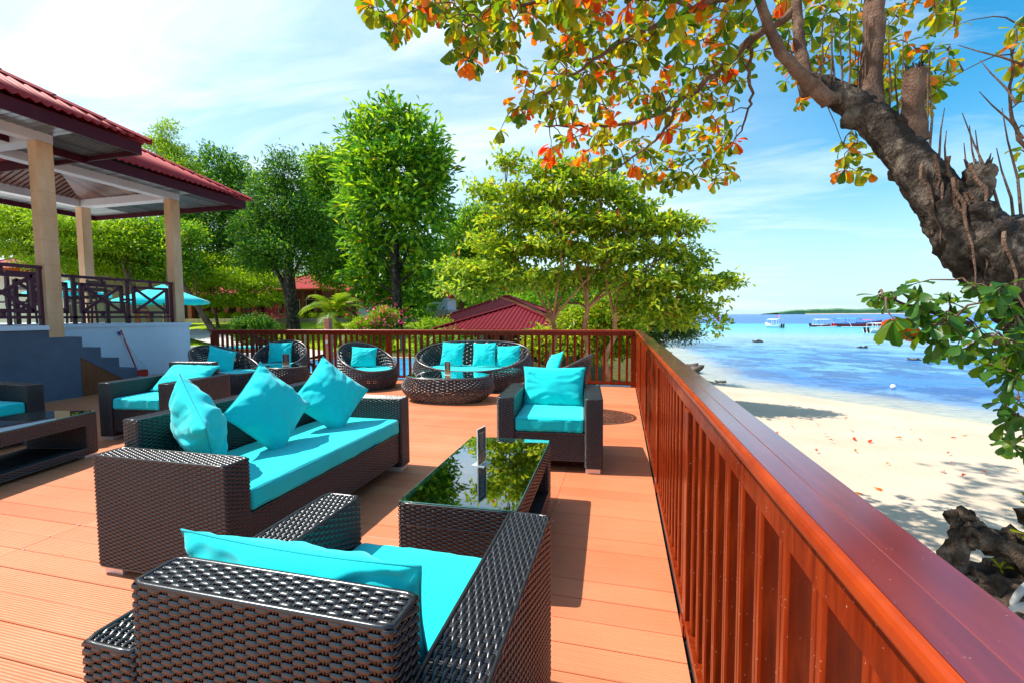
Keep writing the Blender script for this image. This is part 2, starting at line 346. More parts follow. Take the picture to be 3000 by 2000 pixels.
def bark(name, c0, c1, c2, sc=6):
    def f(b):
        p = geo(b).outputs['Position']; v = b.n('ShaderNodeTexVoronoi', {'Vector': b.map(p, (1, 1, 0.55), (0.0, 0.6, 0.2)), 'Scale': sc*6.0}, feature='DISTANCE_TO_EDGE').outputs[0]
        g = b.noise(p, sc, 6, 0.7); g2 = b.noise(p, 1.7, 4)
        c = b.ramp(g, [(0.3, c0), (0.5, c1), (0.72, c2)])
        c = b.mixc(b.ramp(g2, [(0.42, (0,0,0)), (0.65, (0.55,)*3)]), c, tuple(x*0.5 for x in c0)+(1,))
        b.set(col=c, rough=0.9, spec=0.15, normal=b.bump(v, 0.9, 0.015, b.bump(g, 0.9, 0.03)))
    return mat(name, f)
M_bark = bark('rough_grey_bark', (0.014, 0.010, 0.009), (0.055, 0.040, 0.031), (0.24, 0.19, 0.145))
M_bark2 = bark('orange_brown_bark', (0.32, 0.12, 0.05), (0.48, 0.21, 0.10), (0.62, 0.34, 0.20), 3)
M_bark3 = bark('smooth_brown_bark', (0.10, 0.055, 0.035), (0.19, 0.11, 0.075), (0.30, 0.19, 0.13), 8)
M_root = bark('weathered_root_wood', (0.03, 0.025, 0.015), (0.12, 0.08, 0.055), (0.36, 0.25, 0.18), 9)
def leafm(name, stops, trans=0.45, rough=0.45, spec=0.45, tcol=1.5):
    """stops: ramp over a random number per leaf"""
    def f(b):
        g = geo(b); r = g.outputs['Random Per Island']
        c = b.ramp(r, stops); b.set(col=c, rough=rough, spec=spec)
        t = b.n('ShaderNodeBsdfTranslucent', {'Color': b.mixc(1.0, c, (tcol, tcol, tcol*0.6, 1), 'MULTIPLY')})
        m = b.n('ShaderNodeMixShader', {0: trans, 1: b.b.outputs[0], 2: t.outputs[0]})
        b.L.new(m.outputs[0], b.N['Material Output'].inputs['Surface'])
    return mat(name, f)
G1 = [(0.0, (0.014, 0.075, 0.016)), (0.5, (0.045, 0.155, 0.018)), (0.8, (0.13, 0.27, 0.018)), (1.0, (0.26, 0.40, 0.02))]
M_leafdark = leafm('deep_green_foliage', G1, 0.45, spec=0.25)
M_leafmid = leafm('fresh_green_foliage', [(0, (0.030, 0.13, 0.016)), (0.45, (0.11, 0.29, 0.016)), (0.75, (0.30, 0.47, 0.014)), (0.985, (0.46, 0.58, 0.02)), (1, (0.40, 0.14, 0.02))])
M_leafbright = leafm('yellow_green_foliage', [(0, (0.10, 0.22, 0.008)), (0.5, (0.25, 0.40, 0.010)), (1, (0.46, 0.54, 0.014))])
M_leafalm = leafm('almond_tree_foliage', [(0, (0.08, 0.19, 0.014)), (0.38, (0.24, 0.36, 0.016)), (0.78, (0.48, 0.54, 0.022)), (0.982, (0.58, 0.60, 0.05)), (0.985, (0.45, 0.12, 0.02)), (1, (0.5, 0.09, 0.02))])
M_leafgrey = leafm('grey_green_foliage', [(0, (0.04, 0.10, 0.03)), (1, (0.12, 0.20, 0.05))])
M_palm = leafm('palm_frond_foliage', [(0, (0.10, 0.19, 0.012)), (0.6, (0.22, 0.32, 0.016)), (1, (0.40, 0.36, 0.03))])
M_flower = leafm('pink_bougainvillea_flowers', [(0, (0.55, 0.02, 0.10)), (1, (0.70, 0.05, 0.16))], 0.3)
# ================================================================ DECK
deck = thing('deck', 'raised orange brown composite deck under the lounge furniture', 'deck', (0, 0, 0)); del deck['category']; del deck['label']; deck['kind'] = 'structure'
PB = 0.1455; _pc = {}
def plank_mesh(L_, w=PB-0.0035):
    k = (round(L_, 3), w)
    if k not in _pc:
        g = G(); b_ = 0.0025
        prof = [(-w/2, -0.024), (w/2, -0.024), (w/2, -b_), (w/2-b_, 0), (-w/2+b_, 0), (-w/2, -b_)]
        g.prism(prof, -L_/2+0.0012, L_/2-0.0012, 'x'); me = g.mesh('deck_board'); me.materials.append(M_deck); _pc[k] = me
    return _pc[k]
xs0 = [-10.19, -9.05, -6.18, -3.31, -0.44, 0.249]
row0 = 1.833-PB/2-PB*19
for k in range(64):
    y = row0+k*PB
    if y > 8.22: break
    for a, b in zip(xs0[:-1], xs0[1:]):
        if b < -9 and y < 5.3: continue
        if y < 5.3 and a < -8.9: a = -8.86
        link('deck_board', plank_mesh(b-a), deck, loc=((a+b)/2, y, rnd.uniform(-0.0006, 0.0006)))
g = G(); g.box((-10.19, -1.1, -0.16), (0.335, 8.20, -0.030)); g.build('deck_substructure', M_dark, deck)
g = G(); g.box((-9.3, 8.245, -0.20), (0.36, 8.36, 0.012)); g.build('deck_edge_trim', M_white, deck)
g = G(); g.box((0.262, -1.1, -0.20), (0.36, 8.243, -0.012)); g.build('deck_edge_gap_shade', M_dark, deck)  # dark strip standing in for the shaded gap below the beach railing
g = G()
for y in (-0.8, 2.2, 5.2, 8.0):
    for x in (-9, -6, -3, 0.1): g.box((x-0.1, y-0.1, -1.6), (x+0.1, y+0.1, -0.16))
g.build('deck_posts', M_conc, deck)
# small chips of fallen debris and screw heads along the board joints
g = G()
for k in range(70):
    x = rnd.uniform(-3.2, 0.2); y = rnd.uniform(0.3, 5.5); a = rnd.uniform(0, PI); l = rnd.uniform(0.002, 0.006)
    dxx, dyy = math.cos(a)*l, math.sin(a)*l
    g.add([(x-dxx, y-dyy, 0.0012), (x+dyy*0.5, y-dxx*0.5, 0.0035), (x+dxx, y+dyy, 0.0012), (x-dyy*0.5, y+dxx*0.5, 0.003)], [(0, 1, 2, 3)])
g.build('litter', M_bark3, deck, kind='stuff')
g = G()
for k in range(40):
    y = row0+k*PB+PB/2
    for x in (-3.335, -3.285, -0.465, -0.415):
        if (k*7+int(x*100)) % 3: g.box((x-0.004, y-0.006, 0.0012), (x+0.004, y+0.006, 0.0022))
g.build('board_clip', M_alu, deck, kind='stuff')

# ================================================================ RAILINGS
def baluster_mesh(h, wa=0.042, wb=0.058):
    g = G(); c = 0.005
    a, b = wa/2, wb/2
    prof = [(-a+c, -b), (a-c, -b), (a, -b+c), (a, -0.003), (a-0.004, 0), (a, 0.003), (a, b-c), (a-c, b), (-a+c, b), (-a, b-c), (-a, -b+c)]
    # groove in the two broad faces
    prof = [(-a+c, -b), (-0.003, -b), (0, -b+0.004), (0.003, -b), (a-c, -b), (a, -b+c), (a, b-c), (a-c, b), (0.003, b), (0, b-0.004), (-0.003, b), (-a+c, b), (-a, b-c), (-a, -b+c)]
    n = len(prof); V = [(x, y, 0) for x, y in prof]+[(x, y, h) for x, y in prof]
    g.add(V, [(i, (i+1) % n, n+(i+1) % n, n+i) for i in range(n)], [(n, n+i, n+i+1) for i in range(1, n-1)])
    me = g.mesh('baluster'); me.materials.append(M_rail); return me
bal_me = baluster_mesh(0.86, 0.042, 0.052)
def post_obj(parent, x, y, z0, h, w, rz=0):
    g = G(); g.add(*(lambda c: (c.V[0], c.Q[0]))(rcube(w, w, h, 0.006, 1))); g.build('post', M_rail, parent, loc=(x, y, z0)).rotation_euler = (0, 0, rz)
rail_r = thing('deck_railing', 'varnished red timber railing running from the foreground along the beach side of the deck', 'railing', (0.28, 4, 0))
rail_f = thing('deck_railing', 'red timber railing across the far end of the deck in front of the pool', 'railing', (-4.5, 8.2, 0))
def cap_profile():
    # (x across, z), inner side is -x : rounded nosing, flat top
    p = []
    p += [(-0.0395, 1.0), (-0.0395, 1.036)]
    p += [(0.0005, 1.036), (0.0015, 1.0350), (0.0025, 1.036), (0.056, 1.036), (0.060, 1.032), (0.060, 1.0)]
    return p
def nose_profile():
    return [(-0.040, 1.004)]+[(-0.040-0.011*math.cos(math.radians(t)), 1.020+0.0155*math.sin(math.radians(t))) for t in np.linspace(-90, 90, 9)]+[(-0.040, 1.0355)]
def local(o, parent):
    o.matrix_parent_inverse = Matrix.Translation(-Vector(parent.location)); return o
# right railing : along Y, inner side -x
segs = [(-1.1, 2.02), (2.023, 5.15), (5.153, 8.262)]
for a, b in segs:
    g = G(); pr = cap_profile(); g.prism([(x+0.282, z) for x, z in pr], a, b, 'y'); o = g.build('handrail_board', M_cap, rail_r, smooth=False); local(o, rail_r)
    g = G(); g.prism([(x+0.282, z) for x, z in nose_profile()], a, b, 'y'); local(g.build('nosing', M_nose, rail_r, smooth=False), rail_r)
    bv = o.modifiers.new('b', 'BEVEL'); bv.width = 0.0015; bv.limit_method = 'ANGLE'; bv.angle_limit = math.radians(40)
g = G(); g.box((0.2635, -1.1, 0.922), (0.303, 8.19, 0.9985)); local(g.build('top_fascia', M_rail, rail_r), rail_r)
g = G(); g.box((0.256, -1.1, 0.035), (0.318, 8.19, 0.075)); local(g.build('bottom_rail', M_rail, rail_r), rail_r)
posts_r = [-0.95, 0.36, 1.86, 3.36, 4.95, 6.55]
y = -0.9
ys = [8.10-0.135*k for k in range(68)]
for y in ys:
    if any(abs(y-p) < 0.075 for p in posts_r): continue
    o = link('baluster', bal_me, rail_r, loc=(0.292, y, 0.0755)); o.rotation_euler = (0, 0, PI/2) if False else (0, 0, 0); local(o, rail_r)
    o.rotation_euler = (0, 0, PI/2); o.scale = (1, 1, 0.984)
for p in posts_r:
    g = G(); q = rcube(0.072, 0.082, 0.924, 0.004, 1); g.add(q.V[0], q.Q[0]); o = g.build('post', M_rail, rail_r, loc=(0.290, p, 0.0005)); local(o, rail_r)
    g = G(); g.box((0.248, p-0.03, 0.0005), (0.2555, p+0.05, 0.045)); o = g.build('post_foot', M_rail, rail_r); local(o, rail_r)
# far railing
for a, b in ((-9.25, -6.4), (-6.398, -3.3), (-3.298, 0.224)):
    g = G(); pr = cap_profile(); g.prism([(x+8.225, z) for x, z in pr], a, b, 'x'); o = g.build('handrail_board', M_cap, rail_f); local(o, rail_f)
    g = G(); g.prism([(x+8.225, z) for x, z in nose_profile()], a, b, 'x'); local(g.build('nosing', M_nose, rail_f), rail_f)
g = G(); g.box((-9.2, 8.212, 0.925), (0.25, 8.247, 0.9985)); local(g.build('top_fascia', M_rail, rail_f), rail_f)
g = G(); g.box((-9.2, 8.205, 0.052), (0.25, 8.262, 0.092)); local(g.build('bottom_rail', M_rail, rail_f), rail_f)
posts_f = [-9.17, -7.05, -4.675, -2.36, 0.215]
k = 0; x = 0.10
while x > -9.1:
    if not any(abs(x-p) < 0.085 for p in posts_f):
        o = link('baluster', bal_me, rail_f, loc=(x, 8.232, 0.0925)); local(o, rail_f); o.scale = (1, 0.9, 0.967)
    x -= 0.1345
for p in posts_f:
    g = G(); q = rcube(0.095, 0.085, 0.924, 0.004, 1); g.add(q.V[0], q.Q[0]); o = g.build('post', M_rail, rail_f, loc=(p, 8.2315, 0.0005)); local(o, rail_f)
# stair railing going down behind the far left corner
rail_s = thing('stair_railing', 'plum red railing sloping down beside the garden steps behind the far railing', 'railing', (-8, 9.2, 0))
def zs(x): return 0.98-(x+9.15)*0.42
g = G(); g.beam((-9.15, 9.1, zs(-9.15)), (-6.3, 9.1, zs(-6.3)), 0.08, 0.05); local(g.build('handrail_board', M_purple, rail_s), rail_s)
g = G(); g.beam((-9.15, 9.1, zs(-9.15)-0.8), (-6.3, 9.1, zs(-6.3)-0.8), 0.05, 0.05); local(g.build('bottom_rail', M_purple, rail_s), rail_s)
x = -9.1
while x < -6.3:
    g = G(); g.box((x-0.02, 9.08, zs(x)-0.78), (x+0.02, 9.12, zs(x)-0.02)); local(g.build('baluster', M_purple, rail_s), rail_s); x += 0.19

# ================================================================ WOVEN RATTAN
PS, PR, AMP = 0.0262, 0.0098, 0.0034
PROF_O = np.array([-0.50, -0.30, 0.0, 0.30, 0.50]); PROF_N = np.array([-0.35, 0.75, 1.0, 0.75, -0.35])
def strands(g, P, Nn, U, w, t):
    """P,Nn,U: (R,n,3) path points, outward normals, across directions"""
    R_, n, _ = P.shape
    Vv = P[:, :, None, :]+U[:, :, None, :]*(PROF_O*w)[None, None, :, None]+Nn[:, :, None, :]*(PROF_N*t)[None, None, :, None]
    m = len(PROF_O); base = np.arange(R_)[:, None, None]*n*m
    i = np.arange(n-1)[None, :, None]; j = np.arange(m-1)[None, None, :]
    a = base+i*m+j; Q = np.stack([a, a+m, a+m+1, a+1], -1).reshape(-1, 4)
    g.add(Vv.reshape(-1, 3), Q)
def weave_rows(g, path, nrm, rows_z, ps=PS, w=None, t=0.0022, amp=AMP, nh=None, ss=5):
    """horizontal strands on a vertical wall following path (closed or open arrays already sampled)"""
    pass
def weave_plane(g, o, eu, ev, lu, lv, ps=PS, pr=PR, amp=AMP, ss=5, t=0.0024):
    o = np.array(o, float); eu = np.array(eu, float); ev = np.array(ev, float); nn = np.cross(eu, ev)
    nh = max(2, int(round(lu/ps))); R_ = max(1, int(round(lv/pr)))
    s = np.linspace(0, nh, nh*ss+1); rr = (np.arange(R_)+0.5)*lv/R_
    ph = np.cos(PI*(s-0.5)[None, :]+PI*np.arange(R_)[:, None])
    off = amp*np.clip(ph*1.7+0.45, -1, 1)
    P = o+eu*(s*lu/nh)[None, :, None]+ev*rr[:, None, None]+nn*off[..., None]
    Nn = np.broadcast_to(nn, P.shape); U = np.broadcast_to(ev, P.shape)
    strands(g, P, Nn, U, lv/R_*1.06, t)
    for d in (-0.0033, 0.0033):
        ps_ = (np.arange(nh)+0.5)*lu/nh+d
        tt = np.linspace(0, lv, 3)
        Pp = o+eu*ps_[:, None, None]+ev*tt[None, :, None]-nn*0.0006
        strands(g, Pp, np.broadcast_to(nn, Pp.shape), np.broadcast_to(eu, Pp.shape), 0.0062, 0.0018)
def rrect(w, d, rc, n):
    """n+1 points by arc length round a rounded rectangle, with normals; starts at middle of front (-y)"""
    pts = []; 
    for cx, cy, a0 in ((w/2-rc, -d/2+rc, -90), (w/2-rc, d/2-rc, 0), (-w/2+rc, d/2-rc, 90), (-w/2+rc, -d/2+rc, 180)):
        for a in np.linspace(a0, a0+90, 7):
            c, s_ = math.cos(math.radians(a)), math.sin(math.radians(a)); pts.append((cx+rc*c, cy+rc*s_, c, s_))
    pts = np.array([(0, -d/2, 0, -1)]+pts+[(0, -d/2, 0, -1)])
    L_ = np.concatenate([[0], np.cumsum(np.hypot(*np.diff(pts[:, :2], axis=0).T))])
    s = np.linspace(0, L_[-1], n+1)
    return np.stack([np.interp(s, L_, pts[:, i]) for i in range(4)], -1), L_[-1]
def weave_block(w, d, z0, z1, rc=0.010, ss=5, top=True, ps=PS, pr=PR):
    g = G(); per = 2*(w+d)-8*rc+2*PI*rc; nh = int(round(per/ps/2))*2
    q, L_ = rrect(w, d, rc, nh*ss); nv = q[:, 2:]/np.linalg.norm(q[:, 2:], axis=1, keepdims=True)
    R_ = int(round((z1-z0)/pr)); zz = z0+(np.arange(R_)+0.5)*(z1-z0)/R_
    s = np.linspace(0, nh, nh*ss+1); off = AMP*np.clip(0.45+1.7*np.cos(PI*s[None, :]+PI*np.arange(R_)[:, None]), -1, 1)
    P = np.zeros((R_, len(s), 3)); P[..., 0] = q[None, :, 0]+nv[None, :, 0]*off; P[..., 1] = q[None, :, 1]+nv[None, :, 1]*off; P[..., 2] = zz[:, None]
    Nn = np.zeros_like(P); Nn[..., 0] = nv[None, :, 0]; Nn[..., 1] = nv[None, :, 1]
    U = np.zeros_like(P); U[..., 2] = 1
    strands(g, P, Nn, U, (z1-z0)/R_*1.06, 0.0024)
    for k in range(nh):
        i = k*ss; x, y = q[i, :2]; nx, ny = nv[i]; tx, ty = -ny, nx
        for dd in (-0.0033, 0.0033):
            Pp = np.array([[(x+tx*dd-nx*0.0006, y+ty*dd-ny*0.0006, z0), (x+tx*dd-nx*0.0006, y+ty*dd-ny*0.0006, z1)]])
            strands(g, Pp, np.broadcast_to((nx, ny, 0.0), Pp.shape), np.broadcast_to((tx, ty, 0.0), Pp.shape), 0.0062, 0.0018)
    i_ = 0.008
    if top:
        if w >= d: weave_plane(g, (-w/2+i_, -d/2+i_, z1), (1, 0, 0), (0, 1, 0), w-2*i_, d-2*i_, ps, pr)
        else: weave_plane(g, (w/2-i_, -d/2+i_, z1), (0, 1, 0), (-1, 0, 0), d-2*i_, w-2*i_, ps, pr)
        q2, _ = rrect(w-0.004, d-0.004, rc, 64); g.tube([(a, b, z1+0.0005) for a, b in q2[:-1, :2]]+[(q2[0, 0], q2[0, 1], z1+0.0005)], 0.0065, 6, False)
    q2, _ = rrect(w, d, rc, 64); g.tube([(a, b, z0+0.003) for a, b in q2[:-1, :2]]+[(q2[0, 0], q2[0, 1], z0+0.003)], 0.0065, 6, False)
    return g
def core_box(g, w, d, z0, z1, cx=0, cy=0, i_=0.0085):
    g.box((cx-w/2+i_, cy-d/2+i_, z0+0.002), (cx+w/2-i_, cy+d/2-i_, z1-i_))  # dark box standing in for the shaded hollow behind the weave
def mk(g, name, m, smooth=False):
    me = g.mesh(name, smooth); me.materials.append(m); return me
AT, AD, AH, BH, FZ = 0.142, 0.81, 0.614, 0.762, 0.045
me_arm = mk(weave_block(AT, AD, FZ, AH), 'woven_armrest', M_rattan, True)
def me_core(w, d, z0, z1, n='shadow_core'):
    g = G(); core_box(g, w, d, z0, z1); return mk(g, n, M_core)
me_armc = me_core(AT, AD, FZ, AH)
g = rcube(0.12, 0.12, FZ+0.004, 0.004, 1); me_foot = mk(g, 'foot', M_alu)
def seat_front(wi):
    g = G(); weave_plane(g, (-wi/2, -AD/2+0.02, 0.10), (1, 0, 0), (0, 0, 1), wi, 0.225)
    g.tube([(-wi/2, -AD/2+0.016, 0.327), (wi/2, -AD/2+0.016, 0.327)], 0.007, 6); g.tube([(-wi/2, -AD/2+0.02, 0.10), (wi/2, -AD/2+0.02, 0.10)], 0.007, 6)
    return mk(g, 'seat_frame', M_rattan, True)
def seat_core(wi):
    g = G(); g.box((-wi/2+0.001, -AD/2+0.028, 0.098), (wi/2-0.001, AD/2-0.12, 0.33)); return mk(g, 'seat_shadow_core', M_core)  # dark box put in for the shade behind the seat weave
def seat_cushion(wi, seed=0, dep=0.70):
    g = rcube(wi-0.012, dep, 0.118, 0.026, 16, 0.007, 0.010, seed)
    me = mk(g, 'seat_cushion', M_turq, True)
    g2 = G(); q, _ = rrect(wi-0.020, dep-0.008, 0.03, 90)
    for z in (0.016, 0.104): g2.tube([(a, b, z) for a, b in q[:, :2]], 0.0035, 6, False)
    return me, mk(g2, 'piping', M_turq2, True)
def make_lounge(name, label, cat, W, loc, rz, group=None, seed=0):
    t = thing(name, label, cat, loc, rz, group); wi = W-2*AT
    for s in (-1, 1):
        a = link('armrest', me_arm, t, loc=(s*(W/2-AT/2), 0, 0)); link('shadow_core', me_armc, a)
        for yy in (-AD/2+0.07, AD/2-0.07): link('foot', me_foot, t, loc=(s*(W/2-0.075), yy, 0))
    bt = 0.10
    g = weave_block(wi-0.004, bt, 0.10, BH); b = link('backrest', mk(g, 'backrest', M_rattan, True), t, loc=(0, AD/2-bt/2-0.004, 0)); link('shadow_core', me_core(wi-0.004, bt, 0.10, BH), b)
    sf = link('seat_frame', seat_front(wi), t); link('shadow_core', seat_core(wi), sf)
    me, mp_ = seat_cushion(wi, seed, AD-0.14)
    c = link('seat_cushion', me, t, loc=(0, -AD/2+(AD-0.14)/2+0.008, 0.334)); link('piping', mp_, c)
    return t
R_ = math.radians
a1 = make_lounge('rattan_armchair', 'dark rattan armchair in the foreground seen from behind, nearest the camera', 'armchair', 0.875, (-0.672, 1.057, 0), PI, 'square rattan armchairs')
copy_tree(a1, (-0.612, 3.985, 0), R_(4.5), 'dark rattan armchair facing the camera by the beach railing beyond the glass coffee table')
copy_tree(a1, (-5.05, 3.93, 0), R_(6), 'dark rattan armchair turned sideways behind the long sofa, in front of the garden steps')
sofa = make_lounge('rattan_sofa', 'long dark rattan sofa with one turquoise seat pad and three turquoise pillows', 'sofa', 1.83, (-2.182, 2.528, 0), R_(90.3), seed=3)
copy_tree(sofa, (-6.38, 2.41, 0), R_(90), 'shaded dark rattan sofa cut by the left edge of the photo, behind the low table')

def make_table(name, label, cat, loc, rz, W=0.575, Ln=1.16, H=0.415):
    """rectangular rattan tube: top and bottom slabs, two end panels, open long sides; glass on top. long axis local Y"""
    t = thing(name, label, cat, loc, rz, 'low rattan coffee tables'); T = 0.105; z0 = 0.03
    g = weave_block(W, Ln, H-T, H); 
    weave_plane(g, (-W/2+0.02, Ln/2-0.02, H-T+0.002), (1, 0, 0), (0, -1, 0), W-0.04, Ln-0.04, ss=3, pr=0.02)
    a = link('top_frame', mk(g, 'top_frame', M_rattan, True), t); g = G(); core_box(g, W, Ln, H-T, H); link('shadow_core', mk(g, 'p', M_core), a)
    g = weave_block(W, Ln, z0, z0+0.06); a = link('shelf', mk(g, 'shelf', M_rattan, True), t); g = G(); core_box(g, W, Ln, z0, z0+0.06); link('shadow_core', mk(g, 'p', M_core), a)
    ge = weave_block(W, T, z0+0.06, H-T, top=False); gm = mk(ge, 'end_panel', M_rattan, True); g = G(); core_box(g, W, T, z0+0.05, H-T+0.01); gc = mk(g, 'p', M_core)
    for s in (-1, 1):
        a = link('end_panel', gm, t, loc=(0, s*(Ln/2-T/2), 0)); link('shadow_core', gc, a)
        for sx in (-1, 1): link('foot', me_foot, t, loc=(sx*(W/2-0.065), s*(Ln/2-0.07), 0)).scale = (1, 1, 0.7)
    g = rcube(W-0.006, Ln-0.006, 0.006, 0.002, 1); gl = link('glass_top', mk(g, 'glass_top', M_glass), t, loc=(0, 0, H+0.0065))
    g = G(); q, _ = rrect(W-0.005, Ln-0.005, 0.006, 40); g.tube([(a_, b_, 0.003) for a_, b_ in q[:, :2]], 0.0022, 5, False); link('glass_edge', mk(g, 'glass_edge', M_gedge, True), gl)
    return t
table = make_table('coffee_table', 'glass topped dark rattan coffee table standing between the sofa and the beach railing', 'coffee table', (-0.755, 2.45, 0), R_(1.5))
copy_tree(table, (-5.03, 2.47, 0), R_(14), 'shaded glass topped rattan table with an open shelf cut by the left edge')

# ---------------------------------------------------------------- round open weave furniture
def sup(th, a, b, e):
    c, s_ = np.cos(th), np.sin(th)
    return a*np.sign(c)*np.abs(c)**(2/e), b*np.sign(s_)*np.abs(s_)**(2/e)
def tub(a, b, zf, zb, e=2.4, nh=72, R_=34, bulge=0.10, base=0.84, ps_amp=0.0095, gap=0.66, lean=0.10, expo=1.25, ss=4, inner=False):
    """open woven shell. th=-90deg is the front (-y)"""
    th = np.linspace(0, 2*PI, nh*ss+1)-PI/2
    def S(th, v, sc=1.0):
        x, y = sup(th, a, b, e); k = (0.5*(1+np.sin(th)))**expo; zr = zf+(zb-zf)*k
        prof = base+(1-base)*np.sin(np.clip(v*1.25, 0, 1)*PI/2)+bulge*np.sin(np.clip(v, 0, 1)*PI)*0.6-0.03*v
        prof = prof*sc; z = v*zr
        return np.stack([x*prof, y*prof+lean*k*v**1.5, z+0*x], -1)
    g = G(); vs_ = (np.arange(R_)+0.5)/R_
    P = np.stack([S(th, v, 0.90 if inner else 1) for v in vs_]); e_ = 1e-3
    dth = np.stack([S(th+e_, v)-S(th-e_, v) for v in vs_]); dv = np.stack([S(th, v+e_)-S(th, v-e_) for v in vs_])
    dth /= np.linalg.norm(dth, axis=-1, keepdims=True)+1e-12; sp_ = np.linalg.norm(dv, axis=-1, keepdims=True)/(2*e_)/R_
    dv /= np.linalg.norm(dv, axis=-1, keepdims=True)+1e-12; nn = np.cross(dth, dv); nn /= np.linalg.norm(nn, axis=-1, keepdims=True)+1e-12
    s = np.linspace(0, nh, nh*ss+1); off = ps_amp*np.clip(1.2*np.cos(PI*s[None, :]+PI*np.arange(R_)[:, None]), -1, 1)
    strands(g, P+nn*off[..., None], nn, dv*np.clip(sp_/sp_.mean(), 0.6, 1.3), float(sp_.mean())*gap, 0.0055)
    for k in range(nh):
        t = th[k*ss]; vv = np.linspace(0, 1, 12); line = np.array([S(np.array([t]), v, 0.90 if inner else 1)[0] for v in vv])
        g.tube(line, 0.006, 5, False)
    return g, (lambda t, v: S(np.array([t]), v)[0])
def rim(g, Sf, v, r=0.014, n=72):
    g.tube([Sf(t, v) for t in np.linspace(0, 2*PI, n+1)], r, 8, False)
def make_tub(name, label, cat, a, b, zf, zb, loc, rz, group=None, nh=56, cush=0.86, lean=0.17, R_=24, e=2.2, expo=1.25):
    t = thing(name, label, cat, loc, rz, group)
    g, Sf = tub(a, b, zf, zb, e, nh, R_, lean=lean, expo=expo); link('woven_shell', mk(g, 'woven_shell', M_rattan2, True), t)
    g, _ = tub(a, b, zf, zb, e, nh, int(R_*0.9), lean=lean, inner=True, gap=0.72, expo=expo); link('inner_weave', mk(g, 'inner_weave', M_rattan2, True), t)
    g = G(); rim(g, Sf, 1.0, 0.020); rim(g, Sf, 0.0, 0.014); link('rim', mk(g, 'rim', M_rattan2, True), t)
    # seat platform and pad
    th = np.linspace(0, 2*PI, 49)
    x, y = sup(th, a*cush, b*cush, e)
    g = G(); zz = zf-0.075
    ring = [np.stack([x*f, y*f+0.0, 0*x+z], -1) for f, z in ((0.02, zz), (0.97, zz), (1.0, zz-0.02), (1.0, zz-0.04))]
    g.grid(np.array(ring)); link('seat_frame', mk(g, 'seat_frame', M_core, False), t)
    h = 0.095; prof = [(0.02, h+0.004), (0.6, h+0.004), (0.90, h-0.002), (0.97, h-0.014), (1.0, h-0.036), (1.0, 0.03), (0.97, 0.008), (0.93, 0)]
    g = G(); g.grid(np.array([np.stack([x*f, y*f-0.015, 0*x+zz+z+0.002], -1) for f, z in prof][::-1])); link('seat_cushion', mk(g, 'seat_cushion', M_turq, True), t)
    return t
tc1 = make_tub('rattan_tub_chair', 'open weave rattan tub chair with a turquoise pillow, left of the oval table', 'tub chair', 0.50, 0.46, 0.34, 0.80, (-4.50, 7.20, 0), R_(58), 'round rattan tub chairs', 58)
copy_tree(tc1, (-6.80, 7.58, 0), R_(24), 'rattan tub chair facing the camera behind the small round table near the far left railing')
copy_tree(tc1, (-6.72, 6.30, 0), R_(82), 'shaded rattan tub chair seen from its side, just right of the white wall')
copy_tree(tc1, (-0.98, 5.72, 0), R_(-96), 'rattan tub chair half hidden behind the armchair by the beach railing')
tub_sofa = make_tub('oval_rattan_sofa', 'oval open weave rattan sofa with three turquoise pillows against the far railing', 'sofa', 1.06, 0.48, 0.36, 0.82, (-2.62, 7.50, 0), R_(5), None, 104, 0.92, 0.14, 25, 2.7, 0.8)
def make_oval_table(name, label, a, b, H, loc, rz, nh, group=None):
    t = thing(name, label, 'coffee table', loc, rz, group)
    g, Sf = tub(a, b, H, H, 2.4, nh, 18, bulge=0.22, base=0.80, lean=0, gap=0.66); link('woven_shell', mk(g, 'woven_shell', M_rattan2, True), t)
    g = G(); rim(g, Sf, 1.0, 0.016); rim(g, Sf, 0, 0.012); link('rim', mk(g, 'rim', M_rattan2, True), t)
    th = np.linspace(0, 2*PI, 49); x, y = sup(th, a*0.955, b*0.955, 2.4)
    g = G()
    for yy in np.arange(-b, b, 0.016):
        xe = a*0.95*max(0, 1-(abs(yy)/(b*0.95))**2.4)**(1/2.4)
        if xe > 0.03: g.tube([(-xe, yy, H-0.004), (xe, yy, H-0.004)], 0.0065, 5, False)
    link('woven_top', mk(g, 'woven_top', M_rattan2, True), t)
    g = G(); g.grid(np.array([np.stack([x*f, y*f, 0*x+z], -1) for f, z in ((0.01, H+0.024), (1, H+0.024), (1, H+0.017), (0.01, H+0.017))])[::-1])
    gl = link('glass_top', mk(g, 'glass_top', M_glass), t); g = G(); g.tube([(p, q, H+0.0205) for p, q in zip(x, y)], 0.0036, 5, False); link('glass_edge', mk(g, 'glass_edge', M_gedge, True), gl)
    return t
make_oval_table('oval_rattan_table', 'barrel shaped oval rattan table with a glass top in front of the oval sofa', 0.66, 0.40, 0.375, (-2.63, 6.40, 0), R_(4), 84)
make_oval_table('round_rattan_table', 'small round rattan table with a glass top in front of the far left tub chair', 0.37, 0.33, 0.375, (-6.17, 7.02, 0), 0, 50)

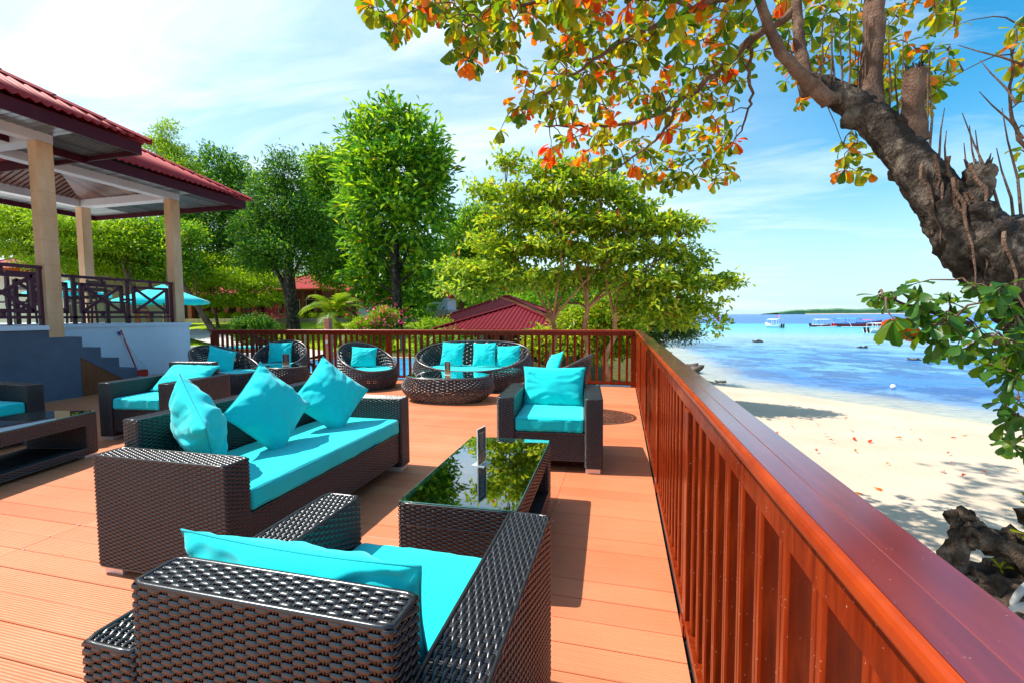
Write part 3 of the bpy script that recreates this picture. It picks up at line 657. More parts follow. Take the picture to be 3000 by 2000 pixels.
# ---------------------------------------------------------------- pillows
def pillow(w, h, t, seed=0, n=46, wr=0.8, pinch=0.07, ear=0.0):
    u = np.linspace(-1, 1, n+1); u = np.sign(u)*np.abs(u)**0.75
    U, Vv = np.meshgrid(u, u, indexing='ij')
    X = w/2*U*(1-pinch*(1-Vv**2)*np.abs(U)**1.5); Y = h/2*Vv*(1-pinch*(1-U**2)*np.abs(Vv)**1.5)
    T = t/2*np.clip(1-np.abs(U)**2.25, 0, 1)**0.62*np.clip(1-np.abs(Vv)**2.25, 0, 1)**0.62
    g = G(); res = []
    for sgn in (1, -1):
        Z = T.copy()
        for i in range(n+1):
            for j in range(n+1):
                a, b = U[i, j], Vv[i, j]; e = max(abs(a), abs(b))
                if e >= 0.999: continue
                q = Vector((a*1.3+seed*3.7, b*1.3-seed, sgn*2.0)); k = noise.noise(q)*0.16
                ang = math.atan2(b, a); rad = noise.noise(Vector((math.cos(ang)*4.2+seed*2.1, math.sin(ang)*4.2, sgn*5.0+e*0.5)))
                k += rad*0.30*(e**2.2)*(1-e**10)*wr
                sd_ = noise.noise(Vector((a*3.2+seed, b*6.0, 3.0+sgn)))*0.05*wr*(1-e**4)
                cn = math.hypot(1-abs(a), 1-abs(b)); k += 0.10*math.sin(cn*26+seed)*max(0, 1-cn/0.55)*0.5*wr
                Z[i, j] += t*(k+sd_)*min(1, (1-e)*7)*0.8
        Z = Z*sgn
        P = np.stack([X, Y, Z], -1)
        if sgn < 0: P = P[::-1]
        g.grid(P)
    V = np.vstack(g.V); V[:, 2] += 0.03*t*0-0.0
    key = np.round(V, 5); uq, first, inv = np.unique(key, axis=0, return_index=True, return_inverse=True); inv = inv.ravel()
    g2 = G(); g2.add(V[first], inv[np.vstack(g.Q)])
    return g2
def make_pillow(label, loc, M3, w=0.44, h=0.44, t=0.15, seed=0, group='turquoise scatter pillows', wr=0.8, name='throw_pillow'):
    g = pillow(w, h, t, seed, wr=wr); me = mk(g, 'throw_pillow', M_turq, True)
    M = M3.to_4x4(); M.translation = Vector(loc)
    o = bpy.data.objects.new(name, me); C.objects.link(o); o.matrix_world = M
    tag(o, label, 'pillow', group)
    gs = G(); q = []
    n = 24
    for sx, sy, ex, ey in ((-1,-1,1,-1), (1,-1,1,1), (1,1,-1,1), (-1,1,-1,-1)):
        for k in range(n):
            f = k/n; a = sx+(ex-sx)*f; b = sy+(ey-sy)*f
            q.append((w/2*a*(1-0.07*(1-b*b)*abs(a)**1.5), h/2*b*(1-0.07*(1-a*a)*abs(b)**1.5), 0))
    gs.tube(q+[q[0]], 0.0026, 5, False); link('seam_piping', mk(gs, 'seam_piping', M_turq2, True), o)
    return o
def frame(normal, up, roll=0.0):
    """columns: local x (right), y (up), z (normal)"""
    z = Vector(normal).normalized(); u = Vector(up); u = (u-z*u.dot(z)).normalized(); x = u.cross(z)
    c, s_ = math.cos(roll), math.sin(roll); x2 = x*c+u*s_; y2 = -x*s_+u*c
    return Matrix(((x2.x, y2.x, z.x), (x2.y, y2.y, z.y), (x2.z, y2.z, z.z)))
sqrt = math.sqrt
make_pillow('turquoise pillow standing on edge against the near arm of the long sofa', (-2.28, 1.93, 0.71), frame((0.52, 0.80, 0.24), (0, 0, 1), R_(38)), 0.44, 0.44, 0.23, 1, name='throw_pillow')
make_pillow('middle turquoise pillow on the long sofa, balanced on one corner like a diamond', (-2.24, 2.40, 0.70), frame((0.93, -0.12, 0.30), (0, 0, 1), R_(41)), 0.46, 0.46, 0.21, 2)
make_pillow('turquoise pillow on one corner against the far arm of the long sofa', (-2.19, 2.96, 0.69), frame((0.83, -0.45, 0.30), (0, 0, 1), R_(47)), 0.455, 0.455, 0.22, 3)
make_pillow('wide turquoise back pillow leaning in the foreground armchair, seen from above and behind', (-0.695, 0.838, 0.598), frame((0.03, 0.96, 0.22), (0, 0, 1), R_(-0.5)), 0.63, 0.42, 0.21, 4, wr=1.0, name='back_pillow')
make_pillow('wide turquoise back pillow in the armchair facing the camera by the railing', (-0.632, 4.19, 0.61), frame((0.05, -0.95, 0.26), (0, 0, 1), 0), 0.60, 0.41, 0.17, 5, name='back_pillow')
make_pillow('wide turquoise back pillow in the sideways armchair behind the long sofa', (-5.00, 4.10, 0.60), frame((0.1, -0.62, 0.75), (0, 0.4, 1), R_(2)), 0.62, 0.42, 0.17, 6, name='back_pillow')
make_pillow('turquoise pillow at the left end of the oval sofa, behind the table menu', (-3.02, 7.60, 0.615), frame((0.08, -0.93, 0.32), (0, 0, 1), R_(-2)), 0.43, 0.43, 0.15, 7)
make_pillow('turquoise pillow in the middle of the oval sofa', (-2.42, 7.64, 0.61), frame((0.05, -0.93, 0.32), (0, 0, 1), R_(2)), 0.43, 0.43, 0.15, 8)
make_pillow('turquoise pillow at the right end of the oval sofa, lowest of its three', (-1.98, 7.68, 0.585), frame((0.0, -0.93, 0.32), (0, 0, 1), R_(3)), 0.45, 0.38, 0.15, 9)
make_pillow('turquoise pillow slumped in the tub chair left of the oval table', (-4.68, 7.32, 0.555), frame((0.45, -0.75, 0.42), (0, 0, 1), R_(-5)), 0.46, 0.40, 0.16, 10)
make_pillow('turquoise pillow in the far left tub chair facing the camera, behind a menu', (-6.93, 7.76, 0.575), frame((0.45, -0.84, 0.3), (0, 0, 1), R_(-1)), 0.45, 0.43, 0.15, 11)
make_pillow('shaded turquoise pillow in the tub chair next to the white wall', (-6.90, 6.33, 0.57), frame((0.85, -0.28, 0.45), (0, 0, 1), R_(-22)), 0.44, 0.44, 0.14, 12)
make_pillow('turquoise pillow whose corner peeks over the half hidden tub chair by the beach railing', (-0.87, 5.72, 0.62), frame((-0.80, -0.40, 0.35), (0, 0, 1), R_(12)), 0.42, 0.42, 0.14, 13)

# ---------------------------------------------------------------- menus in acrylic stands
def f_menu(b):
    p = objc(b); z = b.n('ShaderNodeSeparateXYZ', {0: p}).outputs[2]; n_ = b.noise(p, 60, 4, 0.6); n2 = b.noise(b.map(p, (160, 30, 160)), 1.0, 2)
    c = b.ramp(n_, [(0.3, (0.012, 0.008, 0.010)), (0.7, (0.045, 0.030, 0.030))])
    low = b.n('ShaderNodeMapRange', {0: z, 1: 0.10, 2: 0.02, 3: 0.0, 4: 1.0}).outputs[0]
    c2 = b.ramp(b.noise(p, 38, 3), [(0.38, (0.10, 0.02, 0.01)), (0.5, (0.32, 0.10, 0.04)), (0.62, (0.30, 0.26, 0.06))])
    c = b.mixc(low, c, c2); b.set(col=c, rough=0.3)
M_menu = mat('printed_menu_card', f_menu)
def make_menu(label, loc, rz, W=0.10, H=0.215, sc=1.0):
    t = thing('menu_holder', label, 'menu stand', loc, rz, 'menu holders on the coffee tables')
    g = G(); g.box((-W/2, -0.0025, 0.006), (W/2, 0.0025, H)); link('menu_card', mk(g, 'menu_card', M_menu), t)
    g = G(); w2 = W/2+0.0015
    g.box((-w2, -0.0040, 0.0), (-W/2-0.0003, 0.0040, H+0.003)); g.box((W/2+0.0003, -0.0040, 0), (w2, 0.0040, H+0.003)); g.box((-w2, -0.004, H+0.0005), (w2, 0.004, H+0.003))
    g.box((-w2, -0.040, 0.0), (w2, -0.0045, 0.0035)); g.box((-w2, 0.0045, 0.0), (w2, 0.040, 0.0035))
    link('acrylic_stand', mk(g, 'acrylic_stand', M_acryl), t)
    g = G()
    for k in range(9): 
        zz = H*0.86-k*H*0.055; l = (0.6 if k == 0 else 0.35+0.25*((k*37) % 7)/7)*W/2
        g.box((-l, -0.0030, zz), (l, -0.0026, zz+(0.0035 if k == 0 else 0.0014)))
    link('printed_lines', mk(g, 'printed_lines', M_cream), t)
    return t
make_menu('dark menu card in a clear stand on the glass table beside the long sofa', (-0.80, 2.45, 0.4285), R_(80), 0.10, 0.215)
make_menu('brown menu card in a clear stand on the oval rattan table', (-2.62, 6.38, 0.401), R_(-12), 0.105, 0.20)
make_menu('dark menu card in a clear stand on the small round rattan table', (-6.13, 7.0, 0.401), R_(30), 0.115, 0.22)

# ================================================================ PAVILION
PZ = 1.20
pav = thing('pavilion', 'open pavilion with red corrugated roofs and stone pillars on a raised white base', 'pavilion', (0, 0, 0))
def pb(name, m, a, b, **k):
    g = G(); g.box(a, b); return g.build(name, m, pav, **k)
pb('base_wall', M_grey, (-10.19, -6, -1.5), (-8.83, 5.42, 1.005))
pb('base_wall', M_grey, (-10.19, -6, 1.006), (-8.832, 5.02, 1.13))
pb('floor_slab', M_white, (-10.195, -6, 1.1305), (-8.80, 5.02, 1.20))
pb('base_wall', M_white, (-18, -6, -1.5), (-10.20, 8.52, 1.13)); pb('floor_slab', M_white, (-18, -6, 1.1305), (-10.17, 8.56, 1.20))
def pillar(x0, y0, w, z0, z1, joints=True):
    n = 8; hs = (z1-z0)/n; grp = None
    g0 = G(); g0.box((x0+0.006, y0+0.006, z0), (x0+w-0.006, y0+w-0.006, z1)); o = g0.build('pillar', M_pillar, pav)
    for k in range(n):
        g = rcube(w, w, hs-0.009, 0.004, 1); q = link('stone_block', mk(g, 'stone_block', M_pillar), o, loc=(x0+w/2, y0+w/2, z0+k*hs+0.002))
    return o
pillar(-9.035, 5.025, 0.205, 1.0065, 4.08); pillar(-10.40, 8.20, 0.21, PZ, 4.07); pillar(-13.25, 8.22, 0.205, PZ, 4.07)
pillar(-13.25, 3.9, 0.205, PZ, 4.07); pillar(-10.40, 1.8, 0.205, PZ, 4.07)
# beams
def beam_(a, b): return pb('roof_beam', M_beam, a, b)
beam_((-9.05, -4, 4.081), (-8.85, 5.25, 4.30)); beam_((-11.3, 5.03, 4.083), (-9.052, 5.24, 4.295))
beam_((-10.41, -4, 4.075), (-10.19, 8.42, 4.29)); beam_((-13.27, 8.21, 4.074), (-10.412, 8.43, 4.288)); beam_((-13.27, -4, 4.075), (-13.05, 8.208, 4.287))
# corrugated hip roofs
def roof_side(g, p0, p1, inward, R, slope, wav, amp, hip0=True, hip1=True, zt=0.0):
    p0 = Vector(p0); p1 = Vector(p1); d = (p1-p0); L_ = d.length; d.normalize(); inw = Vector(inward)
    n = int(L_/wav*8); rows = []
    for i in range(n+1):
        t = L_*i/n; e = R
        if hip0: e = min(e, t)
        if hip1: e = min(e, L_-t)
        off = amp*math.sin(2*PI*t/wav)
        a = p0+d*t+Vector((0, 0, off)); b = a+inw*e+Vector((0, 0, slope*e)); rows.append((a, a*0.5+b*0.5, b))
    g.grid(np.array(rows))
def hip_roof(name, x0, x1, y0, y1, ze, slope, wav, amp, m, ov=0.10, fm=M_fascia, seg='roof_sheet'):
    """eave rectangle; returns pieces parented to pav"""
    w = min(x1-x0, y1-y0)/2
    for (a, b, inn) in (((x1, y0), (x1, y1), (-1, 0, 0)), ((x1, y1), (x0, y1), (0, -1, 0)), ((x0, y1), (x0, y0), (1, 0, 0)), ((x0, y0), (x1, y0), (0, 1, 0))):
        g = G(); roof_side(g, (a[0], a[1], ze), (b[0], b[1], ze), inn, w, slope, wav, amp); o = g.build(seg, m, pav, smooth=True)
        so_ = o.modifiers.new('s', 'SOLIDIFY'); so_.thickness = 0.004
    # hip ridge caps, in overlapping short lengths
    for (cx, cy, sx, sy) in ((x1, y1, -1, -1), (x0, y1, 1, -1), (x1, y0, -1, 1)):
        k = 0; st = 0.42
        while (k+1)*st < w:
            a = Vector((cx+sx*(k*st), cy+sy*(k*st), ze+slope*k*st+0.035)); b = Vector((cx+sx*((k+1)*st+0.04), cy+sy*((k+1)*st+0.04), ze+slope*((k+1)*st+0.04)+0.020))
            dd = (b-a).normalized(); sd_ = dd.cross(Vector((0, 0, 1))).normalized(); up = sd_.cross(dd)
            pr_ = []
            for p in (a, b): pr_.append([p-sd_*0.13-up*0.045, p-sd_*0.05+up*0.005, p+up*0.022, p+sd_*0.05+up*0.005, p+sd_*0.13-up*0.045])
            g = G(); g.grid(np.array(pr_)); o = g.build('ridge_cap', m, pav, smooth=False); s2 = o.modifiers.new('s', 'SOLIDIFY'); s2.thickness = 0.004
            k += 1
    f = ov
    for a, b in (((x1-f-0.03, y0+f, ze-0.235), (x1-f, y1-f, ze-0.035)), ((x0+f, y1-f-0.03, ze-0.236), (x1-f-0.031, y1-f, ze-0.036)), ((x0+f, y0+f, ze-0.235), (x0+f+0.03, y1-f-0.031, ze-0.035))):
        pb('fascia_board', fm, a, b)
hip_roof('front', -13.2, -8.02, -6, 6.17, 4.37, 0.57, 0.125, 0.022, M_roof)
hip_roof('rear', -14.75, -9.33, -6.05, 9.66, 4.335, 0.57, 0.125, 0.022, M_roof)
# soffit boards : run square to the eave, each its own board
def soffit(x0, x1, y0, y1, z, axis, pitch, name='soffit_board', each=True, zslope=0.0):
    """axis 'x': boards run along x, stacked in y"""
    g = G(); lo, hi = (y0, y1) if axis == 'x' else (x0, x1); n = int(round((hi-lo)/pitch)); p = (hi-lo)/n; me_ = None
    for k in range(n):
        a = lo+k*p+0.013; b = a+p-0.026
        if axis == 'x': A, B = (x0, a, z), (x1, b, z+0.012)
        else: A, B = (a, y0, z), (b, y1, z+0.012)
        if each: g = G()
        g.box(A, B); v = g.V[-1]; ax_ = 1 if axis == 'x' else 0; v[v[:, ax_] > (a+b)/2, 2] -= 0.010
        if each: g.build(name, M_soffit, pav)
    if not each: g.build(name, M_soffit, pav, kind='stuff')
    gg = G(); gg.box((x0, y0, z+0.030), (x1, y1, z+0.036)); gg.build('soffit_gap_shade', M_dark, pav)  # dark sheet above the boards paints the shade lines between them
soffit(-8.845, -8.15, 1.6, 5.26, 4.225, 'x', 0.105)
soffit(-9.50, -8.15, 5.262, 6.04, 4.2253, 'y', 0.075)
soffit(-10.185, -9.51, 5.262, 8.435, 4.2256, 'x', 0.10)
soffit(-10.185, -9.46, 8.436, 9.53, 4.2253, 'y', 0.075, each=False)
soffit(-13.28, -10.186, 8.436, 9.53, 4.2259, 'y', 0.10, each=False); soffit(-14.60, -13.29, 2, 9.53, 4.2262, 'x', 0.10, each=False)
soffit(-10.18, -9.06, -1, 5.02, 4.2266, 'x', 0.10, each=False)
# inner hipped ceiling, boards following the slope
def ceil_side(p0, p1, inward, R, slope, pitch):
    p0 = Vector(p0); p1 = Vector(p1); d = (p1-p0); L_ = d.length; d.normalize(); inw = Vector(inward); n = int(L_/pitch); g = G()
    for i in range(n):
        t0 = L_*i/n+0.007; t1 = L_*(i+1)/n-0.007; e0 = min(R, t0, L_-t0); e1 = min(R, t1, L_-t1)
        if max(e0, e1) < 0.02: continue
        a0 = p0+d*t0; a1_ = p0+d*t1; b0 = a0+inw*e0+Vector((0, 0, slope*e0)); b1 = a1_+inw*e1+Vector((0, 0, slope*e1)); u = Vector((0, 0, 0.012)); tl = Vector((0, 0, -0.016)); a1_ = a1_+tl; b1 = b1+tl
        g.add([a0, a1_, b1, b0, a0+u, a1_+u, b1+u, b0+u], [(0, 3, 2, 1), (4, 5, 6, 7), (0, 1, 5, 4), (2, 3, 7, 6), (1, 2, 6, 5), (3, 0, 4, 7)])
    g.build('ceiling_boards', M_ceil, pav, kind='stuff')
cx0, cx1, cy0, cy1, cz = -13.05, -10.41, -2.0, 8.21, 4.25
ceil_side((cx1, cy0, cz), (cx1, cy1, cz), (-1, 0, 0), 1.3, 0.35, 0.10); ceil_side((cx1, cy1, cz), (cx0, cy1, cz), (0, -1, 0), 1.3, 0.35, 0.10)
ceil_side((cx0, cy1, cz), (cx0, cy0, cz), (1, 0, 0), 1.3, 0.35, 0.10)
pb('ceiling_backing', M_dark, (cx0, cy0, 4.76), (cx1, cy1, 4.78))
for (x, y, z) in ((-10.95, 5.5, 4.425), (-11.2, 9.0, 4.222)):
    g = G(); g.tube([(x, y, z-0.012), (x, y, z+0.01)], 0.085, 24); tag(g.build('ceiling_light', M_lightdisc, pav))
# stairs beside the white wall
st = thing('garden_stairs', 'blue grey plastered steps climbing along the white wall with a wooden side panel', 'stairs', (0, 0, 0))
prof = [(5.425, 1.0)]; zz = 0.815; yy = 5.46
tops = [(5.425, 5.46, 1.0), (5.46, 5.727, 0.812), (5.727, 6.005, 0.605), (6.005, 6.295, 0.395), (6.295, 6.575, 0.19)]
for a, b, z in tops:
    g = G(); g.box((-10.195, a+0.001, -0.02), (-8.88, b, z)); g.build('step', M_grey, st)
poly = [(5.425, 1.002)]
for a, b, z in tops[:]:
    if poly[-1][1] > z+0.01: poly.append((a, z+0.002))
    poly.append((b, z+0.002))
poly += [(6.575, 0.003), (6.35, 0.003), (5.425, 0.66)]
g = G(); y_s = poly
# side string built as strips so that the stepped outline stays exact
def low(y): return 0.003 if y > 6.35 else 0.66-(y-5.425)*(0.657/0.925)
for a, b, z in tops:
    g.add([(-8.879, a, low(a)), (-8.879, b, low(b)), (-8.879, b, z+0.002), (-8.879, a, z+0.002), (-8.831, a, low(a)), (-8.831, b, low(b)), (-8.831, b, z+0.002), (-8.831, a, z+0.002)], [(0, 3, 2, 1), (4, 5, 6, 7), (3, 7, 6, 2), (0, 1, 5, 4), (1, 2, 6, 5)])
g.build('side_string', M_grey, st)
for a, b in ((5.43, 5.50), (5.503, 5.80), (5.803, 6.09), (6.093, 6.345)):
    g = G(); g.add([(-8.86, a, 0.002), (-8.86, b, 0.002), (-8.86, b, low(b)-0.003), (-8.86, a, low(a)-0.003), (-8.84, a, 0.002), (-8.84, b, 0.002), (-8.84, b, low(b)-0.003), (-8.84, a, low(a)-0.003)], [(0, 3, 2, 1), (4, 5, 6, 7), (3, 7, 6, 2), (0, 1, 5, 4), (1, 2, 6, 5), (0, 4, 7, 3)]); g.build('side_board', M_wood, st)
# cross pattern balustrades
def cross_rail(name_label, x, y0, y1, zb, panels, depth=0.045, sc=1.0):
    t = thing('balustrade', name_label, 'balustrade', (x, y0, zb)); H = 0.92; L_ = y1-y0
    def bm(n, a, b, w=0.04): g = G(); g.beam((0, a[0], a[1]), (0, b[0], b[1]), depth, w, (0, -(b[1]-a[1]), b[0]-a[0])); g.build(n, M_purple, t)
    g = G(); g.box((-0.045, -0.01, H-0.03), (0.045, L_+0.01, H+0.02)); g.build('top_rail', M_purple, t)
    bm('bottom_rail', (0, 0.13), (L_, 0.13), 0.045)
    for yy in (0.02, L_-0.02): g = G(); g.box((-0.03, yy-0.02, 0), (0.03, yy+0.02, H-0.031)); g.build('post', M_purple, t)
    for k in range(panels):
        cc = L_*(k+0.5)/panels; s = min(0.36, L_/panels*0.38); q = 0.27; zc_ = 0.50
        for a, b in (((cc-s, zc_-q), (cc+s, zc_-q)), ((cc-s, zc_+q), (cc+s, zc_+q)), ((cc-s, zc_-q-0.025), (cc-s, zc_+q+0.025)), ((cc+s, zc_-q-0.025), (cc+s, zc_+q+0.025))): bm('panel_frame', a, b, 0.055)
        g = G(); g.beam((0, cc-s+0.02, zc_-q+0.02), (0, cc+s-0.02, zc_+q-0.02), depth*0.7, 0.048, (0, -q, s)); g.build('cross_bar', M_purple, t)
        g = G(); g.beam((0.004, cc-s+0.02, zc_+q-0.02), (0.004, cc+s-0.02, zc_-q+0.02), depth*0.7, 0.048, (0, q, s)); g.build('cross_bar', M_purple, t)
        bm('stub', (cc, 0.15), (cc, zc_-q-0.02), 0.05); bm('stub', (cc, zc_+q+0.02), (cc, H-0.03), 0.05)
        if k < panels-1:
            m_ = L_*(k+1)/panels; bm('upright', (m_, 0), (m_, H-0.03), 0.055); bm('stub', (cc+s+0.02, zc_), (m_-0.02, zc_), 0.045); bm('stub', (m_+0.02, zc_), (m_+L_/panels/2-s-0.02, zc_), 0.045)
    return t
cross_rail('plum cross pattern balustrade between the two right hand pavilion pillars', -10.28, 5.30, 8.19, PZ, 3)
cross_rail('plum cross pattern balustrade cut by the left edge, in front of the nearest pavilion pillar', -8.93, 3.15, 5.02, PZ, 2)
# tables and chairs on the pavilion floor
def dining_chair(loc, rz, label):
    t = thing('dining_chair', label, 'chair', loc, rz, 'wooden dining chairs in the pavilion')
    g = rcube(0.44, 0.44, 0.04, 0.01, 1); link('seat', mk(g, 'seat', M_dwood), t, loc=(0, 0, 0.44))
    for sx in (-1, 1):
        for sy in (-1, 1): g = G(); g.beam((sx*0.2, sy*0.2, 0), (sx*0.185, sy*0.185, 0.44), 0.035, 0.035); g.build('leg', M_dwood, t)
        g = G(); g.beam((sx*0.19, 0.20, 0.47), (sx*0.19, 0.27, 0.95), 0.035, 0.035); g.build('back_post', M_dwood, t)
    for z in (0.60, 0.75, 0.90): g = G(); g.beam((-0.18, 0.215+(z-0.47)*0.13, z), (0.18, 0.215+(z-0.47)*0.13, z), 0.02, 0.07); g.build('back_slat', M_dwood, t)
    return t
dc = dining_chair((-11.2, 6.3, PZ), R_(60), 'dark wooden dining chair behind the balustrade, nearest the front pillar')
copy_tree(dc, (-11.1, 7.4, PZ), R_(100), 'dark wooden dining chair behind the middle panel of the right balustrade')
copy_tree(dc, (-12.5, 6.6, PZ), R_(-80), 'dark wooden dining chair on the garden side of the dining table')
copy_tree(dc, (-12.4, 7.7, PZ), R_(-100), 'dark wooden dining chair on the garden side nearest the corner pillar')
def dining_table(loc, label):
    t = thing('dining_table', label, 'table', loc, 0, 'wooden dining tables in the pavilion'); g = rcube(0.85, 1.3, 0.045, 0.01, 1); link('tabletop', mk(g, 'tabletop', M_dwood), t, loc=(0, 0, 0.71))
    for sx in (-1, 1):
        for sy in (-1, 1): g = G(); g.box((sx*0.37-0.03, sy*0.58-0.03, 0), (sx*0.37+0.03, sy*0.58+0.03, 0.709)); g.build('leg', M_dwood, t)
    return t
dt = dining_table((-11.8, 7.0, PZ), 'dark wooden dining table behind the right hand balustrade'); copy_tree(dt, (-11.4, 4.3, PZ), 0, 'dark wooden dining table left of the front pillar')
t = thing('stool', 'small orange plastic stool standing on the pavilion floor', 'stool', (-11.1, 8.0, PZ)); 
g = rcube(0.28, 0.28, 0.05, 0.02, 2); link('seat', mk(g, 'seat', M_orange, True), t, loc=(0, 0, 0.26))
for sx in (-1, 1):
    for sy in (-1, 1): g = G(); g.beam((sx*0.14, sy*0.14, 0), (sx*0.11, sy*0.11, 0.27), 0.05, 0.05); g.build('leg', M_orange, t)
# brooms leaning on the white wall
t = thing('broom', 'broom with a red handle leaning on the white wall', 'broom', (0, 0, 0)); g = G(); g.tube([(-10.17, 6.98, 1.06), (-10.06, 7.17, 0.22)], 0.014, 8); g.build('handle', M_plas_r, t)
g = G(); g.box((-10.12, 7.08, 0.02), (-9.98, 7.34, 0.21)); g.build('bristle_head', M_plas_r, t)
t = thing('mop', 'mop with a thin white handle leaning on the white wall beside the red broom', 'mop', (0, 0, 0)); g = G(); g.tube([(-10.175, 6.95, 1.02), (-9.98, 7.42, 0.05)], 0.011, 8); g.build('handle', M_plas_w, t)
g = G(); g.tube([(-10.17, 6.935, 1.03), (-10.165, 6.96, 0.96)], 0.022, 8); g.build('grip', M_plas_b, t); g = G(); g.tube([(-9.98, 7.42, 0.06), (-9.96, 7.5, 0.0)], [0.05, 0.09], 8); g.build('mop_head', M_conc, t)
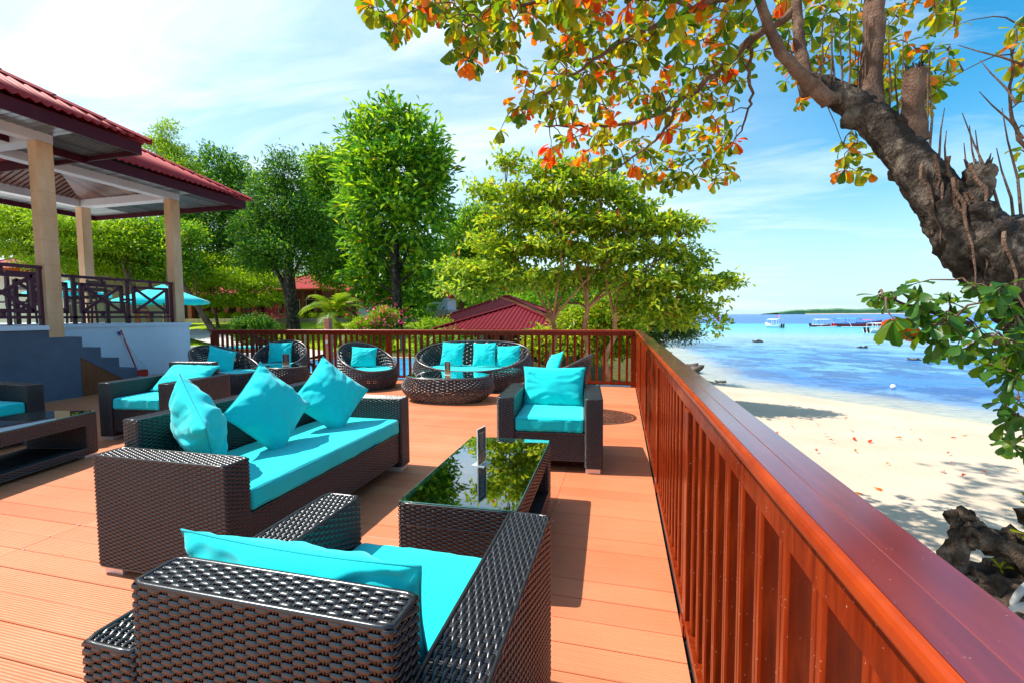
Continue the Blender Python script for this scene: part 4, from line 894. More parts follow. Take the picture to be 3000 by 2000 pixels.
BL = {
 'TA': [(-32.01, 30.0, 13.06, 1.96, 1.71), (-34.11, 30.0, 11.46, 2.9, 1.99), (-30.37, 30.0, 11.19, 2.12, 2.12), (-32.46, 30.0, 8.87, 3.78, 2.16), (-35.26, 30.0, 7.57, 2.2, 2.2), (-29.72, 30.0, 6.96, 2.48, 2.13), (-28.33, 30.0, 4.99, 1.94, 1.34), (-32.67, 30.0, 5.12, 3.26, 1.27)],
 'TB': [(-21.59, 25.0, 10.74, 1.0, 1.2), (-22.07, 25.0, 9.03, 1.78, 1.44), (-20.39, 25.0, 7.52, 1.7, 1.42), (-23.13, 25.0, 7.1, 1.6, 1.45), (-21.48, 25.0, 5.59, 2.59, 1.21), (-19.29, 25.0, 6.06, 1.19, 1.19), (-23.74, 25.0, 5.25, 1.47, 1.17)],
 'TD': [(-24.68, 34.0, 14.23, 1.81, 1.36), (-24.34, 34.0, 11.79, 2.26, 2.26), (-25.73, 34.0, 9.45, 2.1, 2.29), (-23.4, 34.0, 7.65, 2.26, 2.26), (-24.35, 34.0, 5.24, 2.29, 1.52)],
 'TC': [(-13.11, 24.0, 12.54, 1.58, 1.07), (-14.56, 24.0, 11.7, 1.42, 1.29), (-11.61, 24.0, 11.4, 1.38, 1.31), (-13.18, 24.0, 9.93, 2.77, 1.49), (-10.84, 24.0, 9.24, 1.2, 1.51), (-15.07, 24.0, 9.07, 1.25, 1.57), (-13.09, 24.0, 7.91, 3.03, 1.54), (-11.44, 24.0, 6.55, 1.52, 1.22), (-14.73, 24.0, 5.7, 1.31, 1.44), (-14.53, 26.5, 5.23, 2.52, 1.26), (-15.41, 25.0, 3.71, 1.24, 1.24), (-13.32, 26.5, 3.5, 1.42, 1.14), (-10.93, 24.0, 4.52, 0.96, 0.96), (-15.07, 25.5, 2.22, 0.98, 0.84), (-12.01, 25.0, 1.9, 0.94, 0.86)],
 'TE': [(-27.53, 22.0, 12.77, 0.59, 0.81), (-28.14, 22.0, 12.04, 1.09, 0.49), (-27.03, 22.0, 11.54, 1.02, 0.43), (-27.42, 22.0, 10.91, 1.08, 0.38), (-26.25, 22.0, 10.42, 1.07, 0.54)],
 'F1': [(-34.65, 19.0, 7.46, 2.35, 0.34), (-35.12, 19.0, 6.5, 2.36, 0.34), (-35.97, 19.0, 5.5, 2.25, 0.32), (-31.48, 19.0, 6.82, 1.52, 0.3), (-31.93, 19.0, 5.71, 1.53, 0.31), (-32.74, 19.0, 4.6, 1.55, 0.26)],
 'F2': [(-35.52, 22.0, 6.77, 1.75, 0.41), (-35.22, 22.0, 5.75, 2.04, 0.41), (-36.1, 22.0, 4.76, 1.77, 0.35), (-32.21, 22.0, 7.03, 1.99, 0.45), (-31.73, 22.0, 5.89, 2.27, 0.51), (-33.15, 22.0, 4.81, 2.01, 0.4)],
 'F3': [(-31.92, 24.0, 7.68, 2.11, 0.66), (-31.61, 24.0, 6.47, 2.11, 0.66), (-33.67, 24.0, 5.35, 2.46, 0.55), (-30.13, 24.0, 5.52, 1.79, 0.66), (-31.76, 24.0, 4.38, 2.12, 0.42), (-29.06, 24.0, 4.59, 1.48, 0.53), (-28.54, 24.0, 6.91, 1.18, 0.88)],
 'F4': [(-30.18, 27.0, 5.41, 1.97, 0.59), (-27.64, 27.0, 4.2, 2.42, 0.64), (-31.09, 27.0, 3.8, 1.65, 0.53), (-25.53, 27.0, 3.83, 1.91, 0.51), (-26.94, 27.0, 2.65, 1.93, 0.39), (-24.83, 27.0, 2.62, 1.58, 0.35), (-29.52, 27.0, 2.63, 1.97, 0.39)],
 'TG': [(-3.54, 13.5, 6.07, 0.43, 0.13), (-2.31, 13.5, 5.7, 0.79, 0.21), (-1.26, 13.5, 5.48, 0.97, 0.29), (-4.23, 13.5, 5.21, 0.52, 0.11), (-3.13, 13.5, 5.0, 1.05, 0.2), (-1.78, 13.5, 4.88, 1.18, 0.29), (-0.5, 13.5, 4.94, 1.03, 0.28), (0.25, 13.5, 4.45, 0.76, 0.23), (-3.2, 13.5, 4.34, 1.22, 0.23), (-1.65, 13.5, 4.09, 1.45, 0.32), (-0.12, 13.5, 3.88, 1.15, 0.28), (1.01, 13.5, 3.85, 0.85, 0.19), (1.86, 13.5, 3.8, 0.47, 0.12), (-3.7, 13.5, 3.54, 1.09, 0.21), (-2.16, 13.5, 3.34, 1.44, 0.27), (-0.34, 13.5, 3.13, 1.39, 0.28), (1.14, 13.5, 3.07, 0.98, 0.25), (1.96, 13.5, 2.79, 0.49, 0.16), (-5.31, 13.5, 2.91, 0.68, 0.11), (-4.25, 13.5, 2.74, 1.22, 0.18), (-2.7, 13.5, 2.42, 1.46, 0.24), (-1.08, 15.0, 2.53, 1.42, 0.26), (0.66, 13.5, 2.33, 1.24, 0.28), (1.85, 13.5, 2.18, 0.84, 0.22), (2.8, 13.5, 2.18, 0.41, 0.07), (-4.7, 13.5, 2.2, 1.09, 0.15), (0.91, 13.5, 1.57, 1.12, 0.33), (2.1, 13.5, 1.56, 0.6, 0.27), (2.6, 13.5, 1.11, 0.3, 0.22), (0.17, 15.3, 1.62, 0.73, 0.26), (1.49, 13.5, 1.11, 0.48, 0.2)],
 'TH': [(-11.16, 32.0, 7.27, 1.98, 1.58), (-10.28, 32.0, 8.67, 1.31, 0.85), (-12.06, 32.0, 5.5, 1.99, 1.6), (-9.29, 32.0, 5.4, 1.63, 1.24), (-12.62, 32.0, 3.7, 2.01, 0.94), (-9.82, 32.0, 3.47, 1.64, 0.98)],
 'TI': [(1.01, 21.0, 1.33, 1.15, 0.64), (1.99, 21.0, 0.93, 0.94, 0.51), (2.73, 21.0, 0.42, 0.51, 0.18), (0.92, 21.0, 0.34, 0.8, 0.36), (0.28, 21.0, 0.94, 0.76, 0.76)],
 'UG': [(-1.37, 17.5, 1.12, 1.02, 0.51), (-0.37, 17.5, 1.0, 1.18, 0.61), (-1.37, 17.5, 0.27, 1.37, 0.48), (0.04, 17.5, 0.19, 0.64, 0.44), (-3.02, 17.5, 0.17, 0.7, 0.46)],
 'S1': [(-12.14, 20.0, 0.99, 0.71, 0.26), (-11.52, 20.0, 1.3, 0.44, 0.31), (-12.77, 20.0, 0.86, 0.44, 0.18), (-8.82, 20.0, 0.85, 0.6, 0.17)],
 'S2': [(-25.45, 27.0, 1.55, 0.89, 0.45), (-24.11, 27.0, 1.85, 0.69, 0.38)],
 'S3': [(-18.34, 19.0, 1.03, 0.36, 0.36), (-17.75, 19.0, 0.8, 0.31, 0.13), (-19.27, 19.0, 0.94, 0.23, 0.16)],
 'S4': [(-40.54, 36.0, 1.51, 0.53, 0.13), (-38.65, 36.0, 1.45, 0.44, 0.13), (-36.79, 36.0, 1.44, 0.52, 0.13), (-29.23, 36.0, 1.39, 0.83, 0.12), (-27.8, 36.0, 1.42, 0.74, 0.16)],
 'S5': [(-8.27, 18.0, -0.2, 0.48, 0.35), (-7.54, 18.0, 0.1, 0.57, 0.38), (-6.74, 18.0, -0.09, 0.47, 0.38), (-7.97, 18.0, -0.68, 0.38, 0.19)],
}
